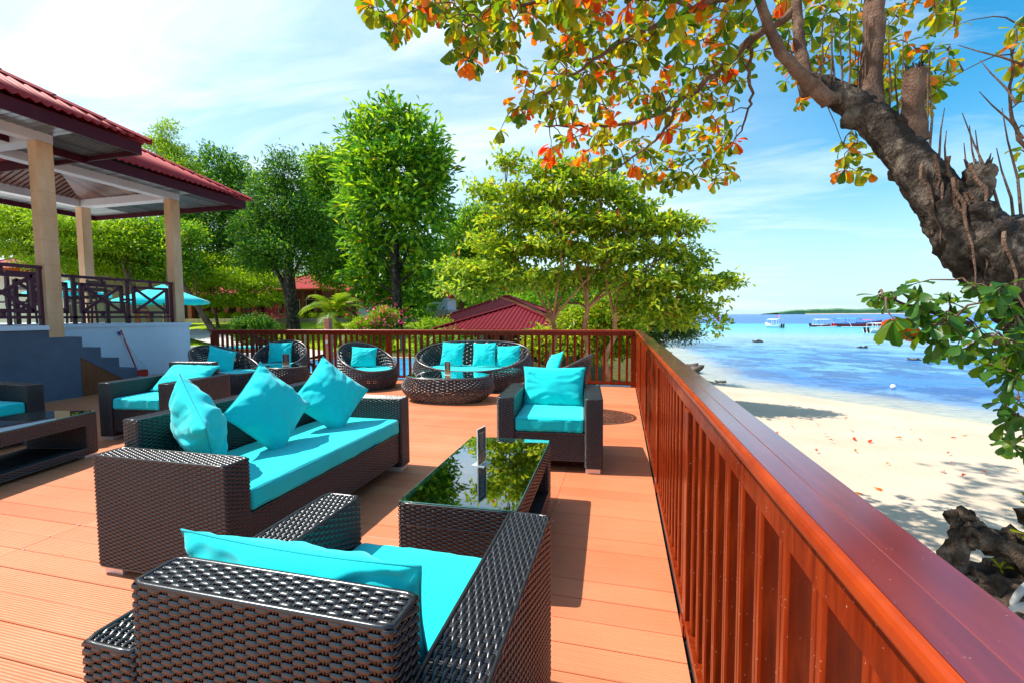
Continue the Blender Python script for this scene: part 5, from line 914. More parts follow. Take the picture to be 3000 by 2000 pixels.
WH = [(-2.37,4,4.29,0),(-2.2,4.1,4.04,0),(-2.19,3.9,4.15,0),(-1.47,4.2,3.73,0),(-1.62,4.2,3.88,0),(-1.75,4.1,4.25,0),(-1.41,5.1,3.43,0),(-0.83,5.3,3.26,0),(1.21,6.6,3.06,0),(0.63,6.4,2.99,0),(1.65,3.5,1.39,0),(-0.74,5.04,3.67,0),(0.48,5.76,4.08,0),(-1.44,4.5,4.4,0),(-0.8,4.24,4.19,0),(0.93,5.47,4.44,0),(-0.15,5.53,3.9,0),(-0.23,4.58,4.1,0),(-1.32,3.98,3.93,0),(-1.09,3.75,3.94,0),(1.19,5.19,4.41,0),(0.18,5.54,3.38,0),(1.01,6.01,3.11,0),(0.67,5.53,3.88,0),(-2.46,4.18,4.58,0),(-2.42,4.79,4.61,0),(-0.12,5.78,3.42,0),(1.28,6.1,3.14,0),(0.66,5.2,4.71,0),(-0.99,3.8,4.15,0),(-0.53,5.51,3.4,0),(-2.5,4.41,4.52,0),(-1.08,4.2,4.04,0),(0.5,4.68,3.88,0),(-0.1,5.67,4.18,0),(1.12,5.17,4.57,0),(0.79,5.51,4.32,0),(0.7,4.54,4.22,0),(-0.98,6.27,3.57,0),(-0.66,5.32,4.18,0),(0.47,4.38,4.32,0),(-0.37,4.98,4.05,0),(-1.06,5.95,3.87,0),(-1.24,4.3,3.9,0),(1.24,6.01,3.01,0),(-1.18,4.07,4.28,0),(-0.66,5.82,3.88,0),(1.26,6.81,3.22,0),(0.52,5.83,3.51,0),(0.24,5.85,3.69,0),(0.55,6.21,3.07,0),(-1.05,4.22,4.36,0),(-1.52,4.04,4.06,0),(0.57,4.76,4.08,0),(-1.99,4.48,4.47,0),(0.8,6.47,3.58,0),(-0.36,6.17,3.3,0),(-0.34,4.54,4.02,0),(0.75,5.68,3.67,0),(1.08,4.37,4.04,0),(-0.37,5.49,4.17,0),(-0.04,5.09,4.43,0),(-0.92,5.36,4.31,0),(-0.59,4.21,4.03,0),(-0.28,5.94,3.66,0),(-0.5,4.97,4.38,0),(0.08,5.34,3.73,0),(-0.51,5.37,3.72,0),(0.28,5.16,3.59,0),(-0.31,5.08,3.65,0),(-0.23,4.97,4.24,0),(-1.39,3.76,4.13,0),(-1.52,3.41,3.93,0),(-1.66,4.9,4.33,0),(-0.15,4.87,4.48,0),(1.01,5.49,3.39,0),(-0.55,4.25,4.13,0),(0.36,4.18,3.92,0),(0.38,4.88,4.44,0),(0.53,4.47,4.05,0),(-0.39,6.01,3.64,0),(-2.22,4.18,4.23,0),(0.88,6,4,0),(-0.13,6.14,3.34,0),(0.21,4.92,4.24,0),(1.17,5.48,4.44,0),(-1.44,4.41,3.86,0),(-0.02,4.57,3.65,0),(-1.29,4.12,3.83,0),(0.03,5.28,4.24,0),(0.69,5.78,4.24,0),(-0.78,4.24,4.43,0),(-1.51,4.48,4.64,0),(0.26,5.83,3.35,0),(1,5.08,3.86,0),(-0.34,5.23,4.32,0),(-1.74,4.54,4.82,0),(0.4,6.8,3.18,0),(-0.42,4.3,4.42,0),(-2.39,4.66,4.42,0),(-0.69,4.22,3.92,0),(0.2,4.38,4.15,0),(1,5.58,4.11,0),(0.62,6.1,3.7,0),(-0.03,5.54,3.43,0),(-0.6,3.98,4.09,0),(0.48,5.73,3.73,0),(0.48,6.16,3.41,0),(0.96,5.74,4.09,0),(-0.17,5.42,4.41,0),(-0.59,3.58,3.88,0),(-1.2,4.27,4.01,0),(1.17,6.24,3.19,0),(-0.28,4.57,3.6,0),(0.67,5.79,3.73,0),(-0.71,5.21,3.6,0),(0.91,5.25,4.77,0),(0.89,4.52,3.91,0),(-0.68,4.77,3.84,0),(0.14,6.21,3.54,0),(0.91,4.43,3.97,0),(0.12,5.49,4.17,0),(-1.28,3.7,4.15,0),(0.75,4.6,4.15,0),(0.95,4.78,4.39,0),(-0.91,4.51,4.68,0),(0.79,5.65,4.15,0),(-1.34,4.51,4.76,0),(-0.71,5.65,3.91,0),(0.31,4.82,4.2,0),(-1.74,4.63,4.17,0),(-1.12,4.85,3.57,0),(-0.63,5.54,3.46,0),(-2.72,4.42,4.8,0),(0.69,5.17,3.77,0),(-0.59,5.27,3.48,0),(1.52,6.84,3.25,0),(-0.72,4.48,4.23,0),(-1.03,4.73,3.63,0),(-0.42,3.81,3.95,0),(1.11,4.57,3.98,0),(0.21,5.25,4.58,0),(0.5,5.75,3.04,0),(-1.97,3.67,4.12,0),(-0.9,4.57,3.52,0),(0.24,5.3,3.77,0),(0.39,6.14,3.13,0),(1.11,5.81,4.09,0),(-1.4,4.7,4.46,0),(0.13,4.38,3.83,0),(-0.94,3.67,3.88,0),(-0.94,4.63,4.62,0),(1.13,5.09,4.62,0),(-0.19,5.74,3.51,0),(-0.14,4.95,3.9,0),(-2.17,4.37,4.51,0),(1.02,5.34,3.59,0),(0.47,4.54,4.34,0),(-1.71,3.57,4.09,0),(0.99,5.14,4.04,0),(0.7,5.93,3.57,0),(0.88,5.6,3.92,0),(-0,4.43,4.13,0),(0.52,5.36,4.4,0),(1.01,5.49,4.31,0),(-0.22,6.13,3.45,0),(0.32,4.8,3.63,0),(-2.29,4.38,4.78,0),(-1.54,4.51,4.54,0),(-1.92,3.67,4.28,0),(-0.27,5.53,4.2,0),(0.98,4.7,3.82,0),(-0.48,6.29,3.57,0),(-0.5,4.37,3.9,0),(-0.92,4.89,4.35,0),(-0.68,4.74,4.77,0),(0.15,5.39,4.25,0),(-0.79,3.54,3.93,0),(-2.48,4.05,4.34,0),(-0.49,4.39,4.1,0),(-0.63,5.83,3.23,0),(-1.31,4.69,4.41,0),(-0.63,4.69,4.04,0),(-1.12,5.17,3.96,0),(-0.24,5.47,3.12,0),(1.34,6.03,3.38,0),(-0.16,4.91,3.96,0),(-0.99,5.1,4.04,0),(-0.11,5.06,3.43,0),(0.91,5.2,3.63,0),(-0.64,4.54,3.86,0),(-0.7,3.81,3.79,0),(1.25,6.11,4,0),(-0.41,4.9,4.59,0),(-0.82,5.99,3.56,0),(-1.52,3.49,3.89,0),(-0.98,4.74,4.39,0),(-1.18,5.09,4.07,0),(-0.6,4.73,4.66,0),(-1.95,3.45,3.94,0),(-0.14,4.97,3.74,0),(0.14,5.77,3.12,0),(0.57,5.02,3.57,0),(-0.48,5.36,4.05,0),(-1.86,4.48,4.59,0),(1.25,6.12,3.34,0),(0.39,5.69,4.36,0),(-0.39,5.22,3.44,0),(0.03,5.9,3.3,0),(-2.04,3.49,4.16,0),(-0.61,4.7,3.67,0),(-0.95,4.51,3.79,0),(0.88,6.85,3.24,0),(-0.05,5.44,3.94,0),(0.22,5.69,4.21,0),(0.75,5.69,3.22,0),(-0.12,5.17,4.43,0),(-0.49,3.73,3.87,0),(0.9,6.14,3.5,0),(0.4,5.57,3.9,0),(0.73,4.61,4.33,0),(-1.86,4,4.19,0),(-0.24,3.94,4.01,0),(1.3,5.43,4.91,0),(-0.01,5.9,3.71,0),(0.45,4.32,3.93,0),(-0.19,4.26,4,0),(-0.93,3.89,3.88,0),(-1.47,4.17,3.96,0),(0.91,6.19,3.06,0),(-0.4,3.85,3.81,0),(0.92,5.38,3.46,0),(0.7,5.27,3.61,0),(1.02,5.49,4.6,0),(-1.05,4.66,4.53,0),(1.24,6.49,3.53,0),(0.61,5.92,4.18,0),(-0.55,5.34,4.28,0),(-1.59,4.52,4.46,0),(0.22,5.7,4.09,0),(0.53,4.18,4.17,0),(-0.18,4.55,4.46,0),(-0.61,3.72,3.84,0),(-0.78,5.94,3.64,0),(0.9,5.57,3.72,0),(0.72,5.13,4.23,0),(0.07,5.63,4.09,0),(0.91,4.55,4.13,0),(-1.03,4.95,3.6,0),(0.78,4.17,4.14,0),(-0.47,5.39,3.17,0),(0.3,4.13,4.08,0),(-0.37,4.83,3.61,0),(0.43,5.14,4.41,0),(-0.46,4.34,4.23,0),(1.06,6.25,3.59,0),(-0.23,3.79,4.06,0),(0.69,6.25,3.03,0),(-1.76,4.56,4.31,0),(0.49,6.43,3.35,0),(1.08,5.76,3.98,0),(-0.25,5,3.5,0),(0.88,6.44,3.75,0),(-0.28,4.09,3.85,0),(0.26,4.47,4.35,0),(-1.68,4.18,4.51,0),(-1.52,4.3,3.82,0),(1.31,5.7,4.32,0),(0,4.34,4.36,0),(-0.2,5.83,3.69,0),(-0.55,4.52,4.62,0),(0.28,4.14,4.2,0),(-1.08,4.8,3.44,0),(-1,4.39,4.46,0),(0.74,5.15,4.84,0),(0.15,4.69,4.45,0),(0.28,4.98,4.16,0),(-1.88,4.46,4.39,0),(-0.06,4.61,3.99,0),(-2.76,4.46,4.93,0),(-0.78,5.09,3.6,0),(-1.29,4.79,4.06,0),(0.24,4.83,4,0),(-0.88,5.41,3.15,0),(0.75,5.74,4.37,0),(1.08,6.16,3.3,0),(-1.19,3.74,3.81,0),(1.21,4.83,4.42,0),(0.83,5.93,3.2,0),(1.25,5.65,3.94,0),(0.48,4.75,3.75,0),(1.06,6.26,3.46,0),(0.97,5.63,4.23,0),(0.34,6.07,3.33,0),(0.73,6.26,3.26,0),(-0.24,5.36,3.28,0),(0.09,6.32,3.67,0),(-1.43,3.6,3.78,0),(0.76,5.13,4.39,0),(-1.54,3.64,4.1,0),(-0.81,4.96,3.86,0),(0.25,4.91,3.92,0),(-1.7,4.46,4.57,0),(0.23,5.96,3.84,0),(0.63,6.21,3.43,0),(-1.05,3.93,4.16,0),(-0.31,4.89,4.5,0),(0.65,6.52,3.38,0),(0.7,6.24,3.15,0),(1.35,6.06,4.25,0),(-1.38,4.46,4.22,0),(-2.36,4.51,4.58,0),(-0.27,5.03,4.03,0),(-0.55,4.41,3.61,0),(-0.92,3.98,3.84,0),(0.35,4.09,4.1,0),(0.28,6.56,3.33,0),(-1.09,4.48,4.08,0),(-1.25,4.95,4.26,0),(-0.6,4.81,4.25,0),(-2.03,4.22,4.49,0),(-1.72,4.7,4.39,0),(0.92,4.65,4.41,0),(-0.15,4.61,4.62,0),(-0.65,4.44,4.26,0),(-0.97,4.81,4.52,0),(1.15,5.56,4.01,0),(0.12,4.94,4.45,0),(-1.56,4.21,4.28,0),(1.14,5.83,3.65,0),(0.14,5.08,3.68,0),(0.09,4.17,3.86,0),(-2.13,3.94,3.97,0),(0.66,5.57,4.45,0),(-2.18,4.18,4.44,0),(0.96,6.29,3.67,0),(-0.5,6.28,3.33,0),(-1.83,4,4.25,0),(0.27,5.93,3.02,0),(1.19,5.33,4.03,0),(-0.75,4.74,4.08,0),(-1.21,3.73,4.17,0),(1.32,6.45,3.74,0),(0.02,5.27,4.46,0),(-0.23,5.16,3.73,0),(-0.76,4.43,3.67,0),(0.07,5.01,4.72,0),(0.03,4.39,3.83,0),(-0.24,3.73,3.95,0),(-1.71,4.84,4.54,0),(0.44,5.06,3.87,0),(0.82,4.82,4.59,0),(0.12,6.01,3.75,0),(-0.37,3.78,3.98,0),(-1.97,3.51,4.12,0),(-1.19,4.52,4.11,0),(1.25,6.33,3.6,0),(0.38,5.94,3.85,0),(-1.41,4.48,4.13,0),(-0.16,5.04,3.52,0),(-1.31,4.71,4.52,0),(-0.12,4.44,4.3,0),(1,5.38,4.34,0),(0.34,4.98,3.54,0),(0.49,5.29,3.65,0),(-0.34,4.36,4.31,0),(-0.59,5.11,3.75,0),(-0.89,5.18,3.72,0),(-0.45,4.62,4.05,0),(-0.79,4.82,3.67,0),(-0.31,4.17,3.98,0),(2.97,6.29,4.19,1),(3.62,7.15,4.21,1),(2.47,6.24,4.64,1),(3.76,6.77,4.19,1),(1.53,5.64,4.25,1),(3.82,7.01,3.97,1),(3.44,6,4.17,1),(2.32,5.84,4.18,1),(3.71,6.39,4.61,1),(2.39,6.73,4.38,1),(2.25,6.62,5.07,1),(1.48,5.83,5.02,1),(2.53,6.05,4.85,1),(2.43,5.84,5.03,1),(1.97,7.03,5.77,1),(3.35,5.95,4.85,1),(2.32,6.63,4.12,1),(2.93,6.04,4.42,1),(1.8,5.55,4.89,1),(2.5,7.14,5.5,1),(1.95,5.73,4.09,1),(1.68,6.04,4.63,1),(4.07,7.1,5.45,1),(3.2,6.92,4.86,1),(2.11,7.05,5.7,1),(3.1,6.44,4.5,1),(1.99,6.25,4.6,1),(2.74,6.49,4.03,1),(1.73,5.64,4.5,1),(2.51,7.08,4.67,1),(3.04,7.17,5.27,1),(2.74,7.08,5.81,1),(2.13,5.56,4.51,1),(2.72,6.3,4.1,1),(2.14,6.94,5.72,1),(3.4,7.16,5.58,1),(2.75,6.76,4.78,1),(2.98,6.63,4.43,1),(2.9,6.89,4.51,1),(3.33,6.34,4.38,1),(3.88,6.78,4.26,1),(3,6.4,3.93,1),(3.86,6.7,4.94,1),(3.03,6.23,3.81,1),(1.58,6.31,4.81,1),(3.08,6.28,4.85,1),(2.11,5.83,3.88,1),(3.07,5.64,3.65,1),(3.18,7.17,5.08,1),(2.03,6.8,5.4,1),(3.02,6.84,4.64,1),(2.43,6.62,4.62,1),(3.61,6.17,4.84,1),(2.29,5.89,4.95,1),(3.46,6.86,4.28,1),(2.23,5.59,4.4,1),(2.85,5.67,4,1),(3.13,6.63,4.45,1),(1.84,6.03,4.55,1),(3.45,6.68,5.13,1),(2.61,6.57,5.26,1),(1.67,6.54,5.58,1),(2.68,5.73,4.33,1),(2.44,6.57,4.98,1),(2.68,5.7,4.53,1),(3.56,6.17,4.79,1),(2.81,6.18,3.98,1),(3.25,6.28,3.53,1),(3.24,6.25,4.14,1),(3.43,6.68,5.34,1),(2.42,5.85,4.48,1),(3.33,6.07,4.94,1),(3.31,5.96,4.64,1),(1.92,5.61,4.71,1),(3.06,6.39,4.06,1),(2.04,6.27,4.27,1),(2.96,7,5.59,1),(1.99,5.65,4.35,1),(2.55,6.92,5.38,1),(3.07,6.98,5.14,1),(2.49,6.79,5.45,1),(2.06,7.09,5.45,1),(2.71,6.28,4.85,1),(2.9,5.88,3.9,1),(3.04,5.6,3.75,1),(2.2,7.16,4.53,1),(3.66,6.77,4.38,1),(3.39,6.21,3.79,1),(3.55,6.49,4.63,1),(3.15,5.66,3.6,1),(2.94,5.81,4.5,1),(3.26,5.85,4.46,1),(1.69,5.94,5.24,1),(3.4,6.26,4.29,1),(2.98,7.06,4.71,1),(2.46,6.56,4.47,1),(3.02,6.87,5.55,1),(3.15,6.9,5.11,1),(3.71,6.99,4.41,1),(3.06,5.91,3.63,1),(2.94,6.99,5.01,1),(3.09,5.81,3.51,1),(3.35,6.63,5.06,1),(3.4,6.91,4.23,1),(1.97,5.87,4.41,1),(3.67,6.46,4.01,1),(2.16,6.34,4.17,1),(3.35,6.16,4.63,1),(3.29,6.43,4.53,1),(2.24,7.19,5.68,1),(3.26,5.67,3.9,1),(3.24,6.46,3.83,1),(3.04,6.36,5.26,1),(2.59,6.28,5.1,1),(3.09,6.9,4.41,1),(2.04,6.83,4.66,1),(1.87,6.53,4.97,1),(2.19,6.5,3.96,1),(3.11,5.78,4.69,1),(2.28,7.09,5.42,1),(2.71,6.08,3.13,2),(2.38,5.72,2.98,2),(2.38,5.77,3.17,2),(2.48,5.69,3.3,2),(2.6,6.04,3.17,2),(2.59,5.92,2.91,2),(2.37,5.67,2.84,2),(2.46,5.63,3.13,2),(2.62,5.71,2.82,2),(4.04,5.88,4.09,3),(4.15,5.74,3.47,3),(4.57,6.34,4.42,3),(4.48,6.22,3.02,3),(4.05,5.72,2.8,3),(4.18,5.8,2.75,3),(4.34,6.07,3.48,3),(4.14,6.05,4.42,3),(4.3,6.27,4.09,3),(4.35,6.22,3.97,3),(4.55,6.55,4.58,3),(4.53,6.29,3.98,3),(4.51,6.38,4.51,3),(4.27,6.4,4.5,3),(4.39,6.17,3.71,3),(3.91,5.72,2.98,3),(4.46,6.1,3.25,3),(4.4,6.39,3.91,3),(4.47,6.5,3.8,3),(4.31,6.41,4.09,3),(4.34,6.07,3.31,3),(4.72,6.45,3,3),(2.53,3.96,1.3,4),(2.05,3.61,1.08,4),(2.32,3.74,1.03,4),(1.79,3.47,1.43,4),(1.97,3.72,1.22,4),(1.86,3.69,1.35,4),(2.46,3.37,0.89,4),(2.66,3.91,1.29,4),(2.47,3.36,1.03,4),(2.31,3.27,1.06,4),(2.58,3.79,0.93,4),(1.67,3.27,1.25,4),(2.34,3.93,1.03,4),(2.33,3.73,1.49,4),(2.01,3.29,1.1,4),(2.61,4,0.97,4),(2.27,3.25,1.12,4),(2.24,3.49,1.2,4),(2.2,3.31,1.4,4),(2.25,3.26,0.95,4),(2.1,3.61,1.28,4),(2.56,3.84,0.93,4),(2.03,3.42,1.24,4),(1.82,3.69,1.43,4),(2.69,3.88,0.99,4),(2.33,3.99,1.05,4),(2.09,3.92,1.51,4),(2.46,3.76,1.44,4),(2.03,3.6,1.33,4),(2.64,3.77,1.21,4),(2.45,3.34,0.94,4),(2.07,3.59,1.15,4),(2.7,3.83,1.13,4),(1.91,3.4,1.19,4),(2.24,3.23,0.89,4),(2.1,3.61,1.42,4),(1.97,3.61,1.29,4),(2.29,3.38,1.15,4),(2.65,3.94,0.99,4),(2.38,3.77,1.08,4),(2.2,3.27,1.46,4),(1.86,3.39,1.38,4),(2.5,3.63,1.36,4),(2.54,3.61,0.83,4),(2.19,3.62,1.36,4),(2.43,3.55,1.06,4),(2.6,3.58,1.06,4),(2.49,3.69,1.38,4),(2.77,3.99,0.31,5),(2.5,3.65,0.53,5),(2.84,3.93,0.28,5),(2.88,4.07,0.65,5),(2.67,3.8,0.54,5),(2.89,4.16,0.63,5),(2.63,3.65,0.59,5),(2.94,4.15,0.29,5),(2.79,3.85,0.42,5),(2.73,4,0.64,5),(2.7,3.87,0.57,5),(0.68,8.24,8.5,9),(0.51,4.5,6.01,9),(0.27,7.76,8.67,9),(1.85,8.46,8.94,9),(-1.19,6.66,7.18,9),(1.1,7.65,8.25,9),(0.89,5.48,6.61,9),(-0.82,6.89,7.65,9),(1.03,7.48,7.65,9),(2,5.19,6.44,9),(-0.57,6.34,6.98,9),(1.51,4.3,5.96,9),(0.51,7.71,8.66,9),(-1.26,6.47,7.09,9),(0.5,7.52,8.43,9),(1.8,4.95,6.81,9),(-0.14,4.2,5.55,9),(-0.22,6.1,7.41,9),(1.03,7.17,7.51,9),(1.91,4.81,5.91,9),(-0.77,7.61,8.42,9),(1.04,5.94,7.55,9),(0.88,4.85,6.56,9),(-0.55,7.19,8.01,9),(2.07,4.63,6.54,9),(0.71,5.59,6.94,9),(0.97,5.84,7.39,9),(0.24,6.87,7.86,9),(-1.05,6.75,7.18,9),(0.03,7.53,7.73,9),(0.46,5.36,6.68,9),(-0.53,5.89,7.2,9),(0.8,5.38,6.49,9),(-0.58,4,6.01,9),(-0.74,6.88,8.09,9),(-0.19,4.63,5.57,9),(0.84,5.86,6.96,9),(1.44,4.79,5.76,9),(1.94,6.87,8.36,9),(0.55,5.83,6.45,9),(1.65,6.37,7.75,9),(0.57,6.91,7.38,9),(-0.76,6.55,7.49,9),(0.65,4.31,5.26,9),(1.58,6.5,7.09,9),(-0.93,8.38,9.44,9),(1.52,4.73,6.13,9),(0.57,5.75,7.17,9),(-0.35,5.91,6.53,9),(1.24,4.32,5.7,9),(2.06,4.64,5.92,9),(0.77,5.72,6.36,9),(0.22,4.88,6.34,9),(2.07,4.93,5.92,9),(-1.35,8.42,9.02,9),(-0.28,7.74,8.69,9),(-0.14,5.45,6.36,9),(1.6,6.45,7.17,9),(2.04,5.74,6.64,9),(0.27,7.47,8.55,9),(0.86,7.05,7.42,9),(-1.08,7.2,7.99,9),(1.44,8.25,9.03,9),(2.05,4.1,5.66,9),(1.49,8.1,9.13,9),(0.65,4.57,5.46,9),(-0.74,4.79,5.82,9),(1.73,5.77,6.5,9),(1.79,7.31,8.59,9),(0.94,8.26,8.71,9),(-0.88,8.35,9.36,9),(-0.74,8.08,8.91,9),(1.47,6.87,7.44,9),(0.84,5.5,6.46,9),(0.39,7.93,8.92,9),(0.75,6.2,6.85,9),(-0.45,5.58,6.54,9),(1.07,6.62,7.95,9),(-0.47,8.45,8.96,9),(1.39,4.54,5.5,9),(-0.55,4.54,6.36,9),(2.08,4.93,5.88,9),(2.19,8.25,8.37,9),(-0.01,6.45,7.88,9),(1.31,4.63,6.15,9),(-0.85,6.35,7.71,9),(-0.39,4.78,5.62,9),(1.08,6.56,7.06,9),(1.04,8.27,8.83,9),(1.13,6.33,6.84,9),(-0.16,4.2,5.2,9),(-0.24,6.17,7.02,9),(1.18,8.07,9.09,9),(0.92,6.56,7.14,9),(0.52,6.02,7.59,9),(0.65,5.4,6.01,9),(0.91,4.02,5.47,9),(1.43,7.52,8.66,9),(0.37,5.9,6.69,9),(-0.3,4.57,6.24,9),(1.48,6.09,7.7,9),(-0.07,5.94,7.23,9),(0.93,5.89,6.93,9),(-0.51,5.04,6.6,9),(1.35,4.31,6.2,9),(1.81,6.71,7.57,9),(0.32,8.18,8.19,9),(-0.38,7.16,7.97,9),(-0.33,5.93,6.93,9),(1.5,5.57,6.42,9),(1.7,7.81,8.2,9),(-0.16,6.73,7.43,9),(-0.14,5.11,5.91,9),(0.14,7.73,8.96,9),(-1.34,7.61,8.66,9),(-0.98,7.23,7.58,9),(0.03,5.44,6.85,9),(-1.23,5.51,6.48,9),(0.73,5.31,6.29,9),(-1.19,6.69,7.32,9),(-0.75,6.04,7.04,9),(-0.4,4.39,5.97,9),(1.35,6.2,7.47,9),(1.81,7.72,8.26,9),(1.44,5.26,6.84,9),(-1.32,3.81,5.7,9),(1.39,7.05,8.32,9),(1.3,8.4,9.02,9),(-0.91,7.19,8.5,9),(-0.03,7.68,7.86,9),(0.94,5.69,7.24,9),(0.95,6.8,7.96,9),(1.24,8.38,9.06,9),(0.42,4.1,5.64,9),(-0.48,5.95,6.69,9),(1.21,7.42,7.74,9),(-0.42,4.25,5.75,9),(1.34,4.35,5.8,9),(0.51,4.93,6.47,9),(-1.16,5.55,6.94,9),(1.67,4.43,5.57,9),(-1.28,8.2,9.31,9),(0.62,8.25,8.91,9),(-0.34,5.66,6.89,9),(0.65,8.24,8.9,9),(1.75,5.67,6.61,9),(0.67,5.19,6.4,9),(0.71,5.46,6.48,9),(1.96,5.16,6.96,9),(0.73,6.21,7.72,9),(2.09,7.72,8.15,9),(-0.49,7.98,8.16,9),(-0.3,6.01,7.08,9),(-1.4,8.43,9.51,9),(-0.54,6.21,7.04,9),(1.63,5.38,6.17,9),(0.55,6.44,7.36,9),(0.47,8.25,9.17,9),(2.06,8.11,8.25,9),(1.55,7.86,8.42,9),(1.2,4.74,5.54,9),(-0.5,4.54,5.4,9),(-0.19,3.88,5.66,9),(1,7.81,8.26,9),(1.76,6.35,7.33,9),(-1.15,4.51,6.06,9),(1.98,4.57,5.91,9),(-0.77,5.13,6.16,9),(-0.6,8.02,8.46,9),(-0.83,4.67,5.82,9),(-0.26,5.22,6.06,9),(-0.78,3.99,6,9),(0.4,6.66,7.69,9),(-0.34,6.41,7.79,9),(-1.31,8.3,8.28,9),(-0.35,7.4,8.38,9),(0.18,6.79,7.2,9),(0.03,6.96,7.62,9),(1.94,5.53,6.33,9),(0.25,6.04,6.51,9),(-0.75,4.95,6.41,9),(1.35,6.72,7.88,9),(-0.99,8.05,8.53,9),(1.41,6.96,8.34,9),(-0.38,6.91,7.79,9),(-0.82,6.81,7.63,9),(1.15,5.34,6.47,9),(0.98,7.77,7.85,9),(-1.11,6.34,7.28,9),(-1.38,4.09,5.86,9),(0.89,8.22,9.28,9),(0.13,8.26,9.33,9),(0.89,4.81,5.89,9),(1.63,4.92,6.7,9),(-0.72,6.47,7.61,9),(0.94,7.47,7.84,9),(-1.15,6.91,7.62,9),(-0.73,6.65,7.38,9),(0.24,5.83,6.32,9),(1.55,8.38,9.54,9),(2.02,5.81,7.06,9),(2.08,3.95,5.26,9),(0.37,3.84,4.95,9),(1.41,4.05,6.05,9),(1.04,8.43,9.18,9),(0.92,7.7,8.65,9),(2.16,7.44,8.82,9),(1.77,4.85,6.4,9),(-1.16,7.31,8.45,9),(0.01,5.02,6.47,9),(0.78,6.96,7.48,9),(0.38,8.02,9.1,9),(-0.49,8.26,8.67,9),(1.39,7.08,8.09,9),(0.76,5.34,7.08,9),(-1.16,5.53,7.02,9),(2.03,7.52,8.14,9),(0.94,4.05,5.39,9),(-0.88,7.36,7.87,9),(2.14,3.84,5.07,9),(-0.88,4.16,5.21,9),(2.02,3.89,4.93,9),(-1.1,4.02,5.4,9),(1.15,5.9,7.37,9),(0.83,3.98,5.01,9),(-0.42,4.29,6.15,9),(-0.43,5.74,6.92,9),(-0.67,4.05,5.19,9),(-0.78,4.59,5.88,9),(0.23,4.41,5.64,9),(0.13,4.4,5.16,9),(1.03,4.79,6.38,9),(-0.6,8.38,8.67,9),(-0.06,4.23,5.7,9),(-1.14,8.1,9.11,9),(-0.96,7.46,8.15,9),(2.13,5.63,6.63,9),(0.98,5.92,6.88,9),(0.15,4.28,5.26,9),(2.01,6.13,7.12,9),(-1.12,7.38,8.46,9),(-0.4,6.96,7.81,9),(0.75,5.24,6.03,9),(0.26,4.04,5.95,9),(-0.89,5.52,7,9),(-1.29,6.97,7.91,9),(1.93,6.26,6.94,9),(-0.41,4.29,6.03,9),(1.95,4.37,6.08,9),(2.04,3.93,5.96,9),(1.91,6.01,6.58,9),(-0.04,4.52,5.58,9),(1.77,7.53,8.66,9),(0.25,5.39,6.51,9),(-0.06,7.26,7.78,9),(1.72,8.22,8.55,9),(1.48,4.04,5.07,9),(-0.35,4.86,6.55,9),(1.66,4.19,6.19,9),(0.42,7.03,7.77,9),(-0.97,4.35,6.29,9),(-0.52,8.13,8.22,9),(0.36,5.31,7.03,9),(-0.86,3.83,5.82,9),(-1.02,6.21,7.46,9),(0.75,6.47,7.6,9),(1.59,5.94,6.62,9),(-1.03,8.47,9.44,9),(-0.26,6.2,7.08,9),(1.43,8.41,8.65,9),(-1.12,6.9,7.63,9),(-1.3,4.56,5.98,9),(0.86,4.44,6.25,9),(1.67,5.84,7.31,9),(-0.88,6.74,8.17,9),(-0.39,7.36,8.22,9),(0.19,4.18,5.31,9),(2.13,4.84,5.77,9),(0.1,6.45,7.42,9),(-0.17,6.76,7.41,9),(1.62,7.66,7.91,9),(0.13,6.34,6.89,9),(2.1,5.04,6.17,9),(-0.96,6.89,7.37,9),(1.06,4.54,6.17,9),(2.15,8.3,9.34,9),(-1.35,5.26,6.95,9),(0.75,5.11,6.51,9),(0.27,5.7,7,9),(-0.74,5.96,6.96,9),(0.91,7.32,7.97,9),(0.33,7.98,8.7,9),(-0.79,5.14,6.81,9),(1.96,6.64,7.72,9),(-0.4,5.6,6.67,9),(0.73,6.06,6.76,9),(0.89,6.84,7.12,9),(-0.48,5.7,7.28,9),(0.57,5.76,6.31,9),(1.99,5.44,6.64,9)]  # last whorls: unseen crown above the view, added to shade the sand
